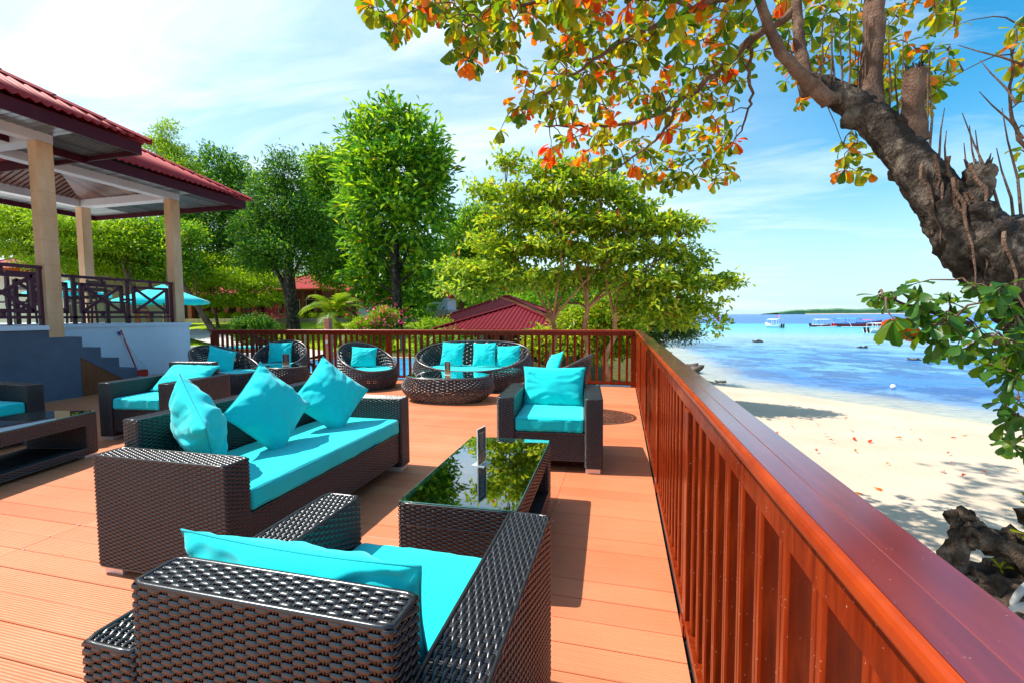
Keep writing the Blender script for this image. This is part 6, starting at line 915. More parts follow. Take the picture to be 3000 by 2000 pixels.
LIMBS = {
 'trunk': ([(3.617, 4.4, 0.302), (3.34, 4.25, 0.828), (3.075, 4.15, 1.242), (2.852, 4.15, 1.554), (2.644, 4.2, 1.848), (2.495, 4.3, 2.162), (2.309, 4.45, 2.604), (2.118, 4.6, 2.989), (1.903, 4.7, 3.265), (1.654, 4.8, 3.493)], [0.245, 0.24, 0.235, 0.23, 0.235, 0.17, 0.143, 0.128, 0.105, 0.075]),
 'L1': ([(2.093, 4.62, 3.018), (2.119, 4.68, 3.379), (2.158, 4.72, 3.768), (2.183, 4.8, 4.337)], [0.12, 0.085, 0.08, 0.07]),
 'L2': ([(2.366, 4.45, 2.705), (2.324, 4.45, 3.026), (2.335, 4.45, 3.269)], [0.1, 0.075, 0.08]),
 'L3': ([(1.78, 4.6, 3.177), (1.603, 4.55, 3.344), (1.375, 4.5, 3.573), (1.233, 4.45, 3.824), (1.109, 4.4, 4.141)], [0.07, 0.055, 0.045, 0.04, 0.035]),
 'L4': ([(1.676, 4.75, 3.336), (1.604, 4.8, 3.744), (1.59, 4.85, 4.091), (1.589, 4.9, 4.519)], [0.07, 0.05, 0.045, 0.04]),
 'L5': ([(1.588, 4.85, 4.17), (1.232, 5.0, 4.014), (0.923, 5.15, 3.818), (0.599, 5.3, 3.637), (0.183, 5.35, 3.512), (-0.287, 5.3, 3.47), (-0.889, 5.2, 3.5)], [0.04, 0.038, 0.033, 0.028, 0.02, 0.014, 0.008]),
 'L6': ([(1.109, 4.4, 4.141), (0.662, 4.6, 4.164), (0.194, 4.6, 4.041), (-0.218, 4.6, 3.856), (-0.62, 4.7, 3.707), (-0.962, 4.8, 3.529)], [0.035, 0.03, 0.024, 0.018, 0.012, 0.007]),
 'L7': ([(0.599, 5.3, 3.637), (0.444, 5.6, 3.418), (0.051, 5.8, 3.218), (-0.333, 6.0, 3.095)], [0.022, 0.016, 0.011, 0.006]),
 'L8': ([(0.662, 4.6, 4.164), (-0.128, 4.3, 4.255), (-0.921, 4.2, 4.209), (-1.438, 4.2, 4.096), (-1.531, 4.2, 3.825)], [0.022, 0.018, 0.014, 0.009, 0.005]),
 'L9': ([(2.753, 4.2, 1.826), (2.959, 4.25, 1.89), (3.25, 4.3, 1.819)], [0.19, 0.15, 0.13]),
 'L10': ([(2.596, 4.25, 2.077), (2.641, 4.2, 2.227), (2.648, 4.2, 2.374)], [0.12, 0.09, 0.1]),
 'L11': ([(1.232, 5.0, 4.014), (1.284, 5.3, 3.846), (1.419, 5.7, 3.744), (1.427, 6.2, 3.602), (1.186, 6.5, 3.292)], [0.02, 0.018, 0.014, 0.01, 0.006]),
 'L12': ([(2.92, 4.1, 0.87), (2.572, 3.8, 1.081), (2.193, 3.6, 1.238), (1.889, 3.5, 1.356), (1.677, 3.5, 1.403)], [0.03, 0.022, 0.015, 0.01, 0.005]),
 'L13': ([(4.493, 6.0, 2.842), (4.229, 6.1, 3.082), (4.077, 6.1, 3.744), (4.123, 6.1, 4.373)], [0.03, 0.02, 0.014, 0.008]),
}
SHOOTS = [((3.53, 5.2, 3.22), (3.3, 5.3, 3.7)), ((3.46, 5.0, 2.84), (3.18, 5.1, 3.33)), ((3.43, 5.0, 3.48), (3.0, 5.1, 3.77)), ((2.4, 4.3, 2.34), (2.52, 4.4, 2.95)), ((2.46, 4.3, 2.32), (2.54, 4.4, 2.77)), ((2.61, 4.2, 2.03), (2.6, 4.3, 2.63)), ((2.65, 4.2, 2.1), (2.63, 4.3, 2.76)), ((2.69, 4.2, 2.12), (2.67, 4.3, 2.72)), ((2.88, 4.2, 1.95), (2.81, 4.3, 2.57)), ((2.92, 4.2, 2.01), (2.83, 4.3, 2.87)), ((2.8, 4.2, 2.02), (2.58, 4.3, 2.86)), ((1.69, 4.6, 3.32), (1.73, 4.65, 4.0)), ((1.75, 4.6, 3.18), (1.82, 4.65, 3.93)), ((1.8, 4.6, 3.17), (1.79, 4.65, 3.89)), ((1.86, 4.6, 3.15), (1.86, 4.65, 3.89)), ((1.91, 4.6, 3.11), (1.94, 4.65, 4.01)), ((1.97, 4.6, 3.02), (2.02, 4.65, 3.67)), ((2.02, 4.6, 3.05), (2.07, 4.65, 3.97)), ((2.08, 4.6, 3.01), (2.1, 4.65, 3.73)), ((2.13, 4.6, 3.01), (2.2, 4.65, 3.56)), ((2.18, 4.6, 2.94), (2.19, 4.65, 3.57)), ((2.23, 4.6, 2.93), (2.23, 4.65, 3.83)), ((2.29, 4.6, 2.84), (2.29, 4.65, 3.47)), ((2.34, 4.6, 2.76), (2.34, 4.65, 3.69)), ((2.39, 4.6, 2.72), (2.43, 4.65, 3.36)), ((2.44, 4.6, 2.72), (2.5, 4.65, 3.42)), ((2.49, 4.6, 2.71), (2.54, 4.65, 3.53)), ((2.54, 4.6, 2.68), (2.54, 4.65, 3.51))]
# ================================================================ TERRAIN
def sst(t, a, b): t = np.clip((t-a)/(b-a), 0, 1); return t*t*(3-2*t)
YW = np.array([-60, 0, 8, 15, 16, 17.45, 18.9, 20.4, 22.1, 27, 35, 50, 70, 100, 160, 300])
XW = np.array([86, 26, 18.3, 10.9, 10.0, 8.9, 7.55, 5.7, 4.3, 3.4, 3.6, 4.6, 4.5, 2, -10, -60])
def zland(x, y):
    xw = np.interp(y, YW, XW); s = xw-x
    beach = -1.9+np.where(s > 0, 0.62*(1-np.exp(-s/5.0)), 0.09*np.maximum(s, -14))
    lawn = -0.45+1.2*sst(y, 19.6, 30)+0.012*np.maximum(0, y-28)
    lawn = np.where(y < 17.8, -0.95, lawn); k = sst(y, 17.8, 19.6); base = -0.62*(1-k)+lawn*k
    base = np.where(y < 17.8, -0.62, base)
    inland = sst(-x, 1.5, 4.5)*sst(y, 8.2, 9.2)
    under = np.where(y < 8.3, 1, 0)
    z = beach*(1-inland)+base*inland
    return z
def axis(parts):
    out_ = [parts[0][0]]
    for a, b, st_ in parts:
        n = max(1, int(round((b-a)/st_))); out_ += list(a+(b-a)*(np.arange(n)+1)/n)
    return np.array(out_)
gx = axis([(-160, -60, 12), (-60, -22, 2), (-22, 14, 0.4), (14, 40, 1.5), (40, 90, 8)]); gy = axis([(-60, -6, 6), (-6, 30, 0.4), (30, 60, 2), (60, 200, 14)])
XX, YY = np.meshgrid(gx, gy, indexing='ij')
rsn = np.random.RandomState(3)
ZZ = zland(XX, YY)
for i in range(XX.shape[0]):
    for j in range(XX.shape[1]):
        ZZ[i, j] += noise.noise(Vector((XX[i, j]*0.35, YY[i, j]*0.35, 0)))*0.05+noise.noise(Vector((XX[i, j]*1.3, YY[i, j]*1.3, 4)))*0.02
def in_poly(x, y, P):
    c_ = np.zeros(x.shape, bool); n_ = len(P)
    for i in range(n_):
        x1, y1 = P[i]; x2, y2 = P[(i+1) % n_]; m_ = ((y1 > y) != (y2 > y)) & (x < (x2-x1)*(y-y1)/(y2-y1+1e-12)+x1); c_ ^= m_
    return c_
POOL_PTS = [(-12.6, 15.0), (-12.5, 16.9), (-11.3, 17.9), (-9.6, 18.1), (-7.6, 17.7), (-5.6, 15.4), (-4.5, 12.6), (-4.8, 9.9), (-7.3, 9.6), (-9.0, 12.0), (-10.6, 13.2)]
ZZ[(YY > 9.0) & (YY < 17.6) & (XX < -3.4) & (XX > -13.5)] = -0.64
ZZ[in_poly(XX, YY, POOL_PTS)] = -1.0
xc = (XX[:-1, :-1]+XX[1:, 1:])/2; yc = (YY[:-1, :-1]+YY[1:, 1:])/2
cls = np.zeros(xc.shape, int)                       # 0 sand 1 lawn 2 bank 3 terrace
cls[(xc < -3.2) & (yc > 19.6)] = 1; cls[(xc < -3.2) & (yc > 17.4) & (yc <= 19.6)] = 2
cls[(xc < -4.0) & (yc > 8.2) & (yc <= 17.4)] = 3; cls[(xc > -6) & (xc < 1.0) & (yc > 12.5)] = 2; cls[(xc > -1) & (yc > 22)] = 2
nx_, ny_ = XX.shape; ids = np.arange(nx_*ny_).reshape(nx_, ny_)
quads = np.stack([ids[:-1, :-1], ids[1:, :-1], ids[1:, 1:], ids[:-1, 1:]], -1)
PP = np.stack([XX, YY, ZZ], -1).reshape(-1, 3)
for c, nm, m in ((0, 'beach_sand', M_sand), (1, 'lawn', M_lawn), (2, 'garden_bank', M_soil), (3, 'pool_terrace', M_conc)):
    g = G(); q = quads[cls == c]; u, inv = np.unique(q, return_inverse=True); g.add(PP[u], inv.reshape(-1, 4)); tag(g.build(nm, m, smooth=True), kind='structure')
# garden path, shrubs edge wall and steps seen between the white wall and the deck railing
g = G(); pth = [(-30, 25.5), (-24, 22.9), (-19.5, 21.3), (-16.5, 20.0), (-13.6, 18.4)]
rows = []
for x, y in pth: rows.append([(x, y+0.1, float(zland(np.array(x), np.array(y+1.0)))+0.10), (x+0.3, y-2.0, float(zland(np.array(x), np.array(y-1.0)))+0.16)])
g.grid(np.array(rows)); tag(g.build('garden_path', M_conc), kind='structure')
gs_ = thing('garden_steps', 'low pale concrete steps beside the deck, between the white wall and the far railing', 'steps', (0, 0, 0))
for k in range(4): g = G(); g.box((-19, 13.0+k*0.9, -1.2), (-13.6, 13.9+k*0.9, -0.52+k*0.19)); g.build('step', M_conc, gs_)

# ================================================================ SEA
def f_sea(b):
    p = geo(b).outputs['Position']; s = b.n('ShaderNodeSeparateXYZ', {0: p}); X_, Y_ = s.outputs[0], s.outputs[1]
    M = lambda op, a, c, **k: b.n('ShaderNodeMath', {0: a, 1: c}, operation=op, **k).outputs[0]
    s1 = M('MULTIPLY', M('SUBTRACT', M('ADD', X_, Y_), 26.2), 0.707); s2 = M('SUBTRACT', X_, 3.4); sh = M('MINIMUM', s1, s2)
    n1_ = b.noise(b.map(p, (0.10, 0.22, 1)), 1.0, 4, 0.6, 0.5); n2 = b.noise(b.map(p, (0.35, 0.7, 1), (0, 0, 0.5)), 0.6, 5, 0.65)
    far = M('ADD', M('ADD', Y_, M('MULTIPLY', X_, 0.25)), M('MULTIPLY', M('SUBTRACT', n1_, 0.5), 26))
    fs = b.n('ShaderNodeMapRange', {0: far, 1: 0.0, 2: 260.0}).outputs[0]
    cf = b.ramp(fs, [(0.0, (0.030, 0.16, 0.46)), (0.10, (0.035, 0.19, 0.50)), (0.17, (0.06, 0.28, 0.55)), (0.22, (0.22, 0.42, 0.52)), (0.29, (0.30, 0.45, 0.46)), (0.36, (0.15, 0.46, 0.50)), (0.52, (0.06, 0.43, 0.50)), (0.655, (0.04, 0.40, 0.52)), (0.685, (0.0, 0.13, 0.48)), (1.0, (0.0, 0.10, 0.44))])
    cs_ = b.n('ShaderNodeMapRange', {0: M('ADD', sh, M('MULTIPLY', M('SUBTRACT', n2, 0.5), 3.0)), 1: 0.0, 2: 9.0}).outputs[0]
    w = b.ramp(cs_, [(0.0, (0.95,)*3), (0.22, (0.75,)*3), (0.36, (0.12,)*3), (0.6, (0,)*3)])
    patch = b.ramp(n2, [(0.50, (0,0,0)), (0.66, (0.55,)*3)])
    wv = b.noise(b.map(p, (0.9, 3.6, 1), (0, 0, -0.15)), 1.6, 7, 0.65)
    nearm = b.n('ShaderNodeMapRange', {0: Y_, 1: 70.0, 2: 40.0}).outputs[0]
    c = b.mixc(M('MULTIPLY', patch, nearm), cf, (0.26, 0.44, 0.45, 1)); n5 = b.noise(b.map(p, (0.5, 0.35, 1), (0, 0, -0.2)), 0.9, 8, 0.72); n6 = b.noise(b.map(p, (0.05, 0.09, 1)), 1.0, 5, 0.6, 0.8)
    c = b.mixc(M('MULTIPLY', b.ramp(n6, [(0.46, (0,0,0)), (0.6, (0.75,)*3)]), nearm), c, (0.16, 0.42, 0.50, 1)); c = b.mixc(M('MULTIPLY', b.ramp(n5, [(0.465, (0,0,0)), (0.54, (0.8,)*3)]), nearm), c, (0.012, 0.075, 0.27, 1))
    c = b.mixc(w, c, (0.50, 0.47, 0.34, 1)); c = b.mixc(b.ramp(wv, [(0.46, (0,0,0)), (0.62, (0.38,)*3)]), c, (0.02, 0.10, 0.30, 1))
    wv2 = b.noise(b.map(p, (0.06, 0.35, 1)), 1.0, 5, 0.7)
    b.set(col=c, rough=0.22, ior=1.33, spec=0.22, normal=b.bump(wv2, 1.0, 0.5, b.bump(wv, 1.0, 0.10)))
M_sea = mat('reef_sea_water', f_sea)
g = G(); g.add([(-9000, -300, -1.9), (14000, -300, -1.9), (14000, 14000, -1.9), (-9000, 14000, -1.9)], [(0, 1, 2, 3)]); tag(g.build('sea', M_sea), kind='structure')
# island
g = G(); rs_ = np.random.RandomState(2); prof_ = []
for k in range(150):
    t = k/149; x = 900+t*780; h = (9+27*min(1, t*7)*(1-0.25*t)*(0.8+0.3*noise.noise(Vector((t*9, 0, 0))))+6*abs(noise.noise(Vector((t*60, 1, 0)))))*min(1, (1-t)*8+0.25)
    prof_.append((x, h))
rows = [[(x, 3000-x*0.1, -2), (x, 3000-x*0.1, -2+h*0.75), (x+3, 3030-x*0.1, -2+h), (x, 3200, -2+h*0.5), (x, 3300, -2)] for x, h in prof_]
isl = thing('island', 'low wooded island with a sand strip on the horizon', 'island', (0, 0, 0)); isl['kind'] = 'structure'; del isl['category']; del isl['label']
def f_isl(b):
    p = geo(b).outputs['Position']; n_ = b.noise(p, 0.06, 5, 0.7); b.set(col=b.ramp(n_, [(0.3, (0.06, 0.15, 0.08)), (0.7, (0.13, 0.26, 0.12))]), rough=1.0, spec=0)  # paled green: the haze over the distance is in the colour
g.grid(np.array(rows)); g.build('wooded_hill', mat('hazed_island_woodland', f_isl), isl, smooth=False)
g = G(); g.grid(np.array([[(x, 2985-x*0.1, -2), (x, 3001-x*0.1, 1.2+1.3*abs(noise.noise(Vector((k*0.08, 2, 0)))))] for k, (x, h) in enumerate(prof_[25:])])); g.build('sand_strip', M_sand, isl)

# ================================================================ POOL
def smooth_loop(pts, n=96):
    P = np.array(pts, float); m = len(P); o = []
    for k in range(n):
        t = k*m/n; i = int(t); f = t-i; p0, p1, p2, p3 = P[(i-1) % m], P[i % m], P[(i+1) % m], P[(i+2) % m]
        o.append(0.5*((2*p1)+(-p0+p2)*f+(2*p0-5*p1+4*p2-p3)*f*f+(-p0+3*p1-3*p2+p3)*f**3))
    return np.array(o)
pl = smooth_loop([(-12.9, 15.0), (-12.8, 16.9), (-11.5, 17.9), (-9.6, 18.1), (-7.6, 17.7), (-5.6, 15.4), (-4.5, 12.6), (-4.8, 9.9), (-7.3, 9.6), (-9.0, 12.0), (-10.9, 13.2)])
cen = pl.mean(0); pool = thing('swimming_pool', 'kidney shaped blue swimming pool with a pale stone rim beyond the far railing', 'swimming pool', (0, 0, 0))
def f_poolw(b):
    p = geo(b).outputs['Position']; s = b.n('ShaderNodeSeparateXYZ', {0: p}).outputs[1]
    st_ = b.ramp(b.n('ShaderNodeMath', {0: b.n('ShaderNodeMath', {0: s, 1: 0.62}, operation='MULTIPLY').outputs[0]}, operation='FRACT').outputs[0], [(0.0, (0.02, 0.20, 0.62)), (0.06, (0.02, 0.20, 0.62)), (0.09, (0.05, 0.48, 0.88)), (1.0, (0.03, 0.36, 0.80))])
    n_ = b.noise(p, 2.2, 4, 0.6, 0.8); b.set(col=st_, rough=0.08, ior=1.33, normal=b.bump(n_, 0.35, 0.05))
M_pool = mat('pool_water', f_poolw)
g = G(); n = len(pl); g.add([(x, y, -0.575) for x, y in pl]+[(cen[0], cen[1], -0.575)], None, [(i, (i+1) % n, n) for i in range(n)]); g.build('pool_water', M_pool, pool)
g = G(); rows = []
for dd, z in ((0.0, -0.70), (0.0, -0.53), (0.34, -0.52), (0.36, -0.64)):
    d_ = pl-cen; d_ /= np.linalg.norm(d_, axis=1, keepdims=True); q = pl+d_*dd; rows.append([(x, y, z) for x, y in q])
g.grid(np.array(rows), close_v=True)
g.build('pool_rim', M_stone, pool)

# ================================================================ BACKGROUND BUILDINGS
def corr_roof(t, x0, x1, y0, y1, ze, slope, m, wav=0.25):
    w = min(x1-x0, y1-y0)/2
    for (a, b, inn) in (((x1, y0), (x1, y1), (-1, 0, 0)), ((x1, y1), (x0, y1), (0, -1, 0)), ((x0, y1), (x0, y0), (1, 0, 0)), ((x0, y0), (x1, y0), (0, 1, 0))):
        g = G(); roof_side(g, (a[0], a[1], ze), (b[0], b[1], ze), inn, w, slope, wav, 0.025); g.build('roof_sheet', m, t, smooth=True)
    for cx, cy, sx, sy in ((x0, y0, 1, 1), (x1, y0, -1, 1), (x0, y1, 1, -1), (x1, y1, -1, -1)):
        g = G(); g.beam((cx, cy, ze+0.04), (cx+sx*w, cy+sy*w, ze+slope*w+0.04), 0.22, 0.05); g.build('ridge_cap', m, t)
    g = G()
    if x1-x0 > y1-y0: g.beam((x0+w-0.1, (y0+y1)/2, ze+slope*w+0.05), (x1-w+0.1, (y0+y1)/2, ze+slope*w+0.05), 0.24, 0.06)
    else: g.beam(((x0+x1)/2, y0+w, ze+slope*w+0.05), ((x0+x1)/2, y1-w, ze+slope*w+0.05), 0.24, 0.06)
    g.build('ridge_cap', m, t)
def bbox(t, name, m, a, b): g = G(); g.box(a, b); return g.build(name, m, t)
def window(t, x0, x1, z0, z1, y, mf=M_cream):
    g = G(); w = 0.05
    for A, B in (((x0, y-0.04, z0), (x0+w, y, z1)), ((x1-w, y-0.04, z0), (x1, y, z1)), ((x0+w, y-0.04, z0), (x1-w, y, z0+w)), ((x0+w, y-0.04, z1-w), (x1-w, y, z1))): g.box(A, B)
    f = g.build('window', mf, t); g = G(); g.box((x0+w, y-0.015, z0+w), (x1-w, y-0.005, z1-w)); g.build('pane', M_dark, f)
bar = thing('beach_bar', 'low beach bar with a wide shaded red corrugated hip roof beyond the pool', 'building', (0, 0, 0))
bbox(bar, 'wall', M_redwall, (-7.2, 19.8, -1.2), (-2.9, 24.4, 0.66)); bbox(bar, 'wall', M_cream, (-6.62, 19.72, -1.0), (-6.06, 19.795, 0.55)); bbox(bar, 'counter_opening', M_dark, (-7.15, 19.74, -0.3), (-6.66, 19.796, 0.25))
for x in (-5.6, -4.7, -3.9): window(bar, x, x+0.5, -0.25, 0.30, 19.795, M_redwall)
for x in (-5.95, -4.95, -4.15, -3.35): bbox(bar, 'pillar', M_wood, (x-0.07, 19.2, -1.2), (x+0.07, 19.34, 0.7))
corr_roof(bar, -8.3, -2.0, 18.6, 25.2, 0.72, 0.36, M_roofshade, 0.2)
for o in bar.children:
    pass
b1b = thing('beach_bar_annex', 'second red corrugated roof rising just behind and left of the beach bar', 'building', (0, 0, 0)); bbox(b1b, 'wall', M_redwall, (-9.6, 24.5, -0.4), (-4.2, 29, 1.0)); corr_roof(b1b, -10.7, -3.2, 23.2, 30.4, 1.0, 0.42, M_roof, 0.22)
b2 = thing('garden_house', 'two storey red timber house with a red roof behind the thick trunked tree', 'building', (0, 0, 0))
bbox(b2, 'wall', M_redwall, (-33.5, 36.5, 0.2), (-27.6, 42, 3.9)); corr_roof(b2, -34.8, -26.8, 35.2, 43.2, 3.95, 0.45, M_roof, 0.3)
for x in (-32.6, -31.0, -29.4): window(b2, x, x+0.9, 1.6, 3.0, 36.49)
bbox(b2, 'garden_wall', M_brick, (-34, 34.0, 0.2), (-28.5, 34.3, 1.5))
for x in (-33.0, -31, -29, -27.7): bbox(b2, 'veranda_post', M_wood, (x-0.08, 35.5, 0.3), (x+0.08, 35.66, 3.9))
b3 = thing('guard_hut', 'small white hut with a red pyramid roof and red post left of the tallest tree', 'building', (0, 0, 0))
bbox(b3, 'wall', M_white, (-17.9, 27.5, -0.1), (-16.4, 29, 2.30)); bbox(b3, 'door', M_brick, (-16.75, 27.46, 0.3), (-16.42, 27.497, 2.1)); bbox(b3, 'post', M_redwall, (-18.15, 26.9, -0.1), (-18.0, 27.05, 2.35)); bbox(b3, 'lintel_opening', M_dark, (-17.5, 27.47, 1.95), (-17.1, 27.498, 2.2))
corr_roof(b3, -18.7, -15.8, 26.5, 29.4, 2.38, 0.55, M_roof, 0.2)
b4 = thing('garden_shed', 'pale grey shed with a red roof tip between the tallest tree and the almond trees', 'building', (0, 0, 0))
bbox(b4, 'wall', M_conc, (-13.0, 28, -0.1), (-11.4, 30, 1.75)); corr_roof(b4, -13.6, -11.2, 28.6, 31.4, 2.6, 0.5, M_roof, 0.2); bbox(b4, 'wall', M_white, (-13.2, 28.4, 1.752), (-11.6, 30, 2.55)); window(b4, -12.7, -12.1, 0.5, 1.2, 27.99)
b5 = thing('red_roofed_villa', 'villa with a red corrugated roof seen through the pavilion at the far left', 'building', (0, 0, 0))
bbox(b5, 'wall', M_cream, (-46, 22.6, 0), (-37.5, 29, 4.7)); corr_roof(b5, -47.5, -35.6, 21, 30.5, 4.8, 0.4, M_roof, 0.3)
for x in (-44, -41.5, -39.5): window(b5, x, x+1.0, 2.2, 3.7, 22.59)
b6 = thing('shaded_restaurant', 'long dark shaded restaurant front with brick piers under the trees behind the umbrella', 'building', (0, 0, 0))
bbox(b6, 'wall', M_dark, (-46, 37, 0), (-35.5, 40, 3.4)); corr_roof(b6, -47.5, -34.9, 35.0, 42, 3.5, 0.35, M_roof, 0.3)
for k in range(7): bbox(b6, 'pier', M_brick, (-45.5+k*1.55, 36.6, 0), (-45.0+k*1.55, 36.99, 3.4))
for k in range(6): bbox(b6, 'low_wall', M_brick, (-44.95+k*1.55, 36.7, 0), (-44.0+k*1.55, 36.9, 1.2))
gw = thing('garden_wall', 'low grey stone wall crossing the lawn behind the trees', 'wall', (0, 0, 0))
for k in range(26):
    g = rcube(1.46, 0.35, 0.42, 0.02, 1); link('coping_stone', mk(g, 'coping_stone', M_stone), gw, loc=(-44+k*1.5, 33.5, float(zland(np.array(-44+k*1.5), np.array(33.5)))-0.02))
# stone lanterns
def lantern(loc, label, s=1.0):
    t = thing('garden_lantern', label, 'garden lantern', loc, 0, 'stone garden lanterns')
    for nm, w_, z0, z1 in (('base', 0.36, -0.2, 0.10), ('shaft', 0.22, 0.102, 0.55), ('lamp_house', 0.30, 0.552, 0.78)): g = G(); g.box((-w_/2*s, -w_/2*s, z0*s), (w_/2*s, w_/2*s, z1*s)); g.build(nm, M_stone, t)
    g = G(); a = 0.2*s; g.add([(-a, -a, 0.782*s), (a, -a, 0.782*s), (a, a, 0.782*s), (-a, a, 0.782*s), (0, 0, 0.98*s)], [(3, 2, 1, 0)], [(0, 1, 4), (1, 2, 4), (2, 3, 4), (3, 0, 4)]); g.build('cap', M_stone, t); return t
zl = lambda x, y: float(zland(np.array(float(x)), np.array(float(y))))
for x, y, l in ((-17.0, 20.9, 'stone garden lantern on the path edge, left of the leafy shrub'), (-13.9, 20.0, 'stone garden lantern just left of the thick grey trunk'), (-17.6, 24.5, 'taller stone lantern further back by the hedge'), (-10.9, 20.6, 'stone garden lantern right of the thick grey trunk, near the shower post')): lantern((x, y, zl(x, y)), l, 1.0)
# outdoor shower
t = thing('shower_post', 'terracotta brick shower post with chrome fittings beside the pool', 'shower', (-10.6, 14.3, -0.6)); 
for k in range(26): g = rcube(0.21, 0.21, 0.066, 0.006, 1); link('brick', mk(g, 'brick', M_brick), t, loc=(0, 0, 0.02+k*0.0705))
g = G(); g.tube([(0.0, -0.11, 1.45), (0.0, -0.20, 1.47), (0.05, -0.28, 1.42)], 0.014, 8); g.tube([(0.05, -0.28, 1.42), (0.06, -0.30, 1.36)], [0.02, 0.05], 10); g.build('shower_head', M_chrome, t)
g = G(); g.tube([(0, -0.108, 1.0), (0, -0.15, 1.0)], 0.07, 14); g.build('tap', M_chrome, t)
# umbrellas
def umbrella(loc, r, h, label, rz=0.3):
    t = thing('garden_umbrella', label, 'umbrella', loc, rz, 'turquoise garden umbrellas')
    g = G(); n = 8
    for k in range(n):
        a0, a1_ = 2*PI*k/n, 2*PI*(k+1)/n; g = G(); rows = []
        for f in (0.01, 0.35, 0.7, 1.0):
            z = h-0.75*f**0.92*r/1.8; rows.append([(r*f*math.cos(a0), r*f*math.sin(a0), z), (r*f*0.97*math.cos((a0+a1_)/2), r*f*0.97*math.sin((a0+a1_)/2), z-0.03*f), (r*f*math.cos(a1_), r*f*math.sin(a1_), z)])
        rows.append([(p[0], p[1], p[2]-0.12) for p in rows[-1]]); g.grid(np.array(rows)); g.build('canopy_panel', M_turq, t, smooth=True)
    g = G(); g.tube([(0, 0, 0), (0, 0, h)], 0.03, 8); g.build('pole', M_dwood, t); g = G(); g.tube([(0, 0, 0.0), (0, 0, 0.08)], 0.3, 16); g.build('base', M_conc, t)
    return t
umbrella((-18.4, 14.3, -0.15), 1.62, 2.85, 'turquoise umbrella whose tip shows right of the corner pavilion pillar')
umbrella((-20.9, 12.6, -0.15), 1.25, 2.95, 'turquoise umbrella seen behind the middle pavilion pillar')
umbrella((-22.5, 17.6, 0.0), 1.5, 2.75, 'turquoise umbrella furthest back between the two right hand pavilion pillars')
t = thing('sun_lounger', 'low sun lounger with a turquoise pad just right of the white wall', 'sun lounger', (-15.6, 15.4, -0.35), 0.3)
g = rcube(1.9, 0.65, 0.10, 0.03, 3); link('mattress', mk(g, 'mattress', M_turq, True), t, loc=(0, 0, 0.36)); g = rcube(1.95, 0.7, 0.10, 0.01, 1); link('frame', mk(g, 'frame', M_wood), t, loc=(0, 0, 0.26))
for sx in (-1, 1):
    for sy in (-1, 1): g = G(); g.box((sx*0.85-0.04, sy*0.28-0.04, -0.2), (sx*0.85+0.04, sy*0.28+0.04, 0.26)); g.build('leg', M_wood, t)

# ================================================================ VEGETATION
def leaf_cloud(P, D, size, jit, rng, asp=0.42, up=0.35):
    """P centres (n,3), D outward dirs (n,3): one folded rhombus per leaf"""
    n = len(P); a = D+rng.normal(0, jit, (n, 3)); a[:, 2] += rng.uniform(-0.3, 0.3, n); a /= np.linalg.norm(a, axis=1, keepdims=True)+1e-9
    nn = rng.normal(0, 0.55, (n, 3)); nn[:, 2] += up+0.5; nn -= a*(nn*a).sum(1, keepdims=True); nn /= np.linalg.norm(nn, axis=1, keepdims=True)+1e-9
    b = np.cross(a, nn); L_ = size*rng.uniform(0.65, 1.25, (n, 1)); w = L_*asp
    p0 = P; p2 = P+a*L_-nn*L_*0.08; p1 = P+a*L_*0.55+b*w*0.5+nn*L_*0.10; p3 = P+a*L_*0.55-b*w*0.5+nn*L_*0.10
    V = np.stack([p0, p1, p2, p3], 1).reshape(-1, 3); Q = np.arange(4*n).reshape(n, 4); return V, Q
def crown(blobs, nleaf, size, rng, asp=0.42, clump=16, cr=0.28, shell=0.72, flat=False, leafy=1.0, up=0.35, jit=0.7):
    B = np.array(blobs, float); rx, ry = B[:, 3], B[:, 4]; ar = rx*np.maximum(ry, 0.25)*2+rx*rx; pr = ar/ar.sum()
    nc = max(1, nleaf//clump); k = rng.choice(len(B), nc, p=pr); d = rng.normal(0, 1, (nc, 3)); d /= np.linalg.norm(d, axis=1, keepdims=True)
    if not flat: d[:, 2] = np.where((d[:, 2] < -0.2) & (rng.rand(nc) < 0.45), -d[:, 2], d[:, 2])
    rho = rng.uniform(shell, 1.06, (nc, 1))*np.where(rng.rand(nc, 1) < 0.18, rng.uniform(0.3, 0.9, (nc, 1)), 1)
    if flat: rho = np.sqrt(rng.rand(nc, 1))*1.04
    lob = np.array([noise.noise(Vector((d[i, 0]*1.9+k[i]*7.3, d[i, 1]*1.9, d[i, 2]*1.9+k[i]))) for i in range(nc)])[:, None]
    rho = rho*(1+0.42*lob*(0.5 if flat else 1.0))
    R3 = np.stack([rx[k], rx[k]*0.95, ry[k]], -1); c = B[k, :3]+d*rho*R3
    c += rng.normal(0, 0.10, c.shape)
    P = np.repeat(c, clump, 0); D = np.repeat(d*np.array([1, 1, 0.7]), clump, 0)
    P = P+rng.normal(0, cr, P.shape)*np.array([1, 1, 0.6 if not flat else 0.35])
    return leaf_cloud(P, D, size, jit, rng, asp, up)
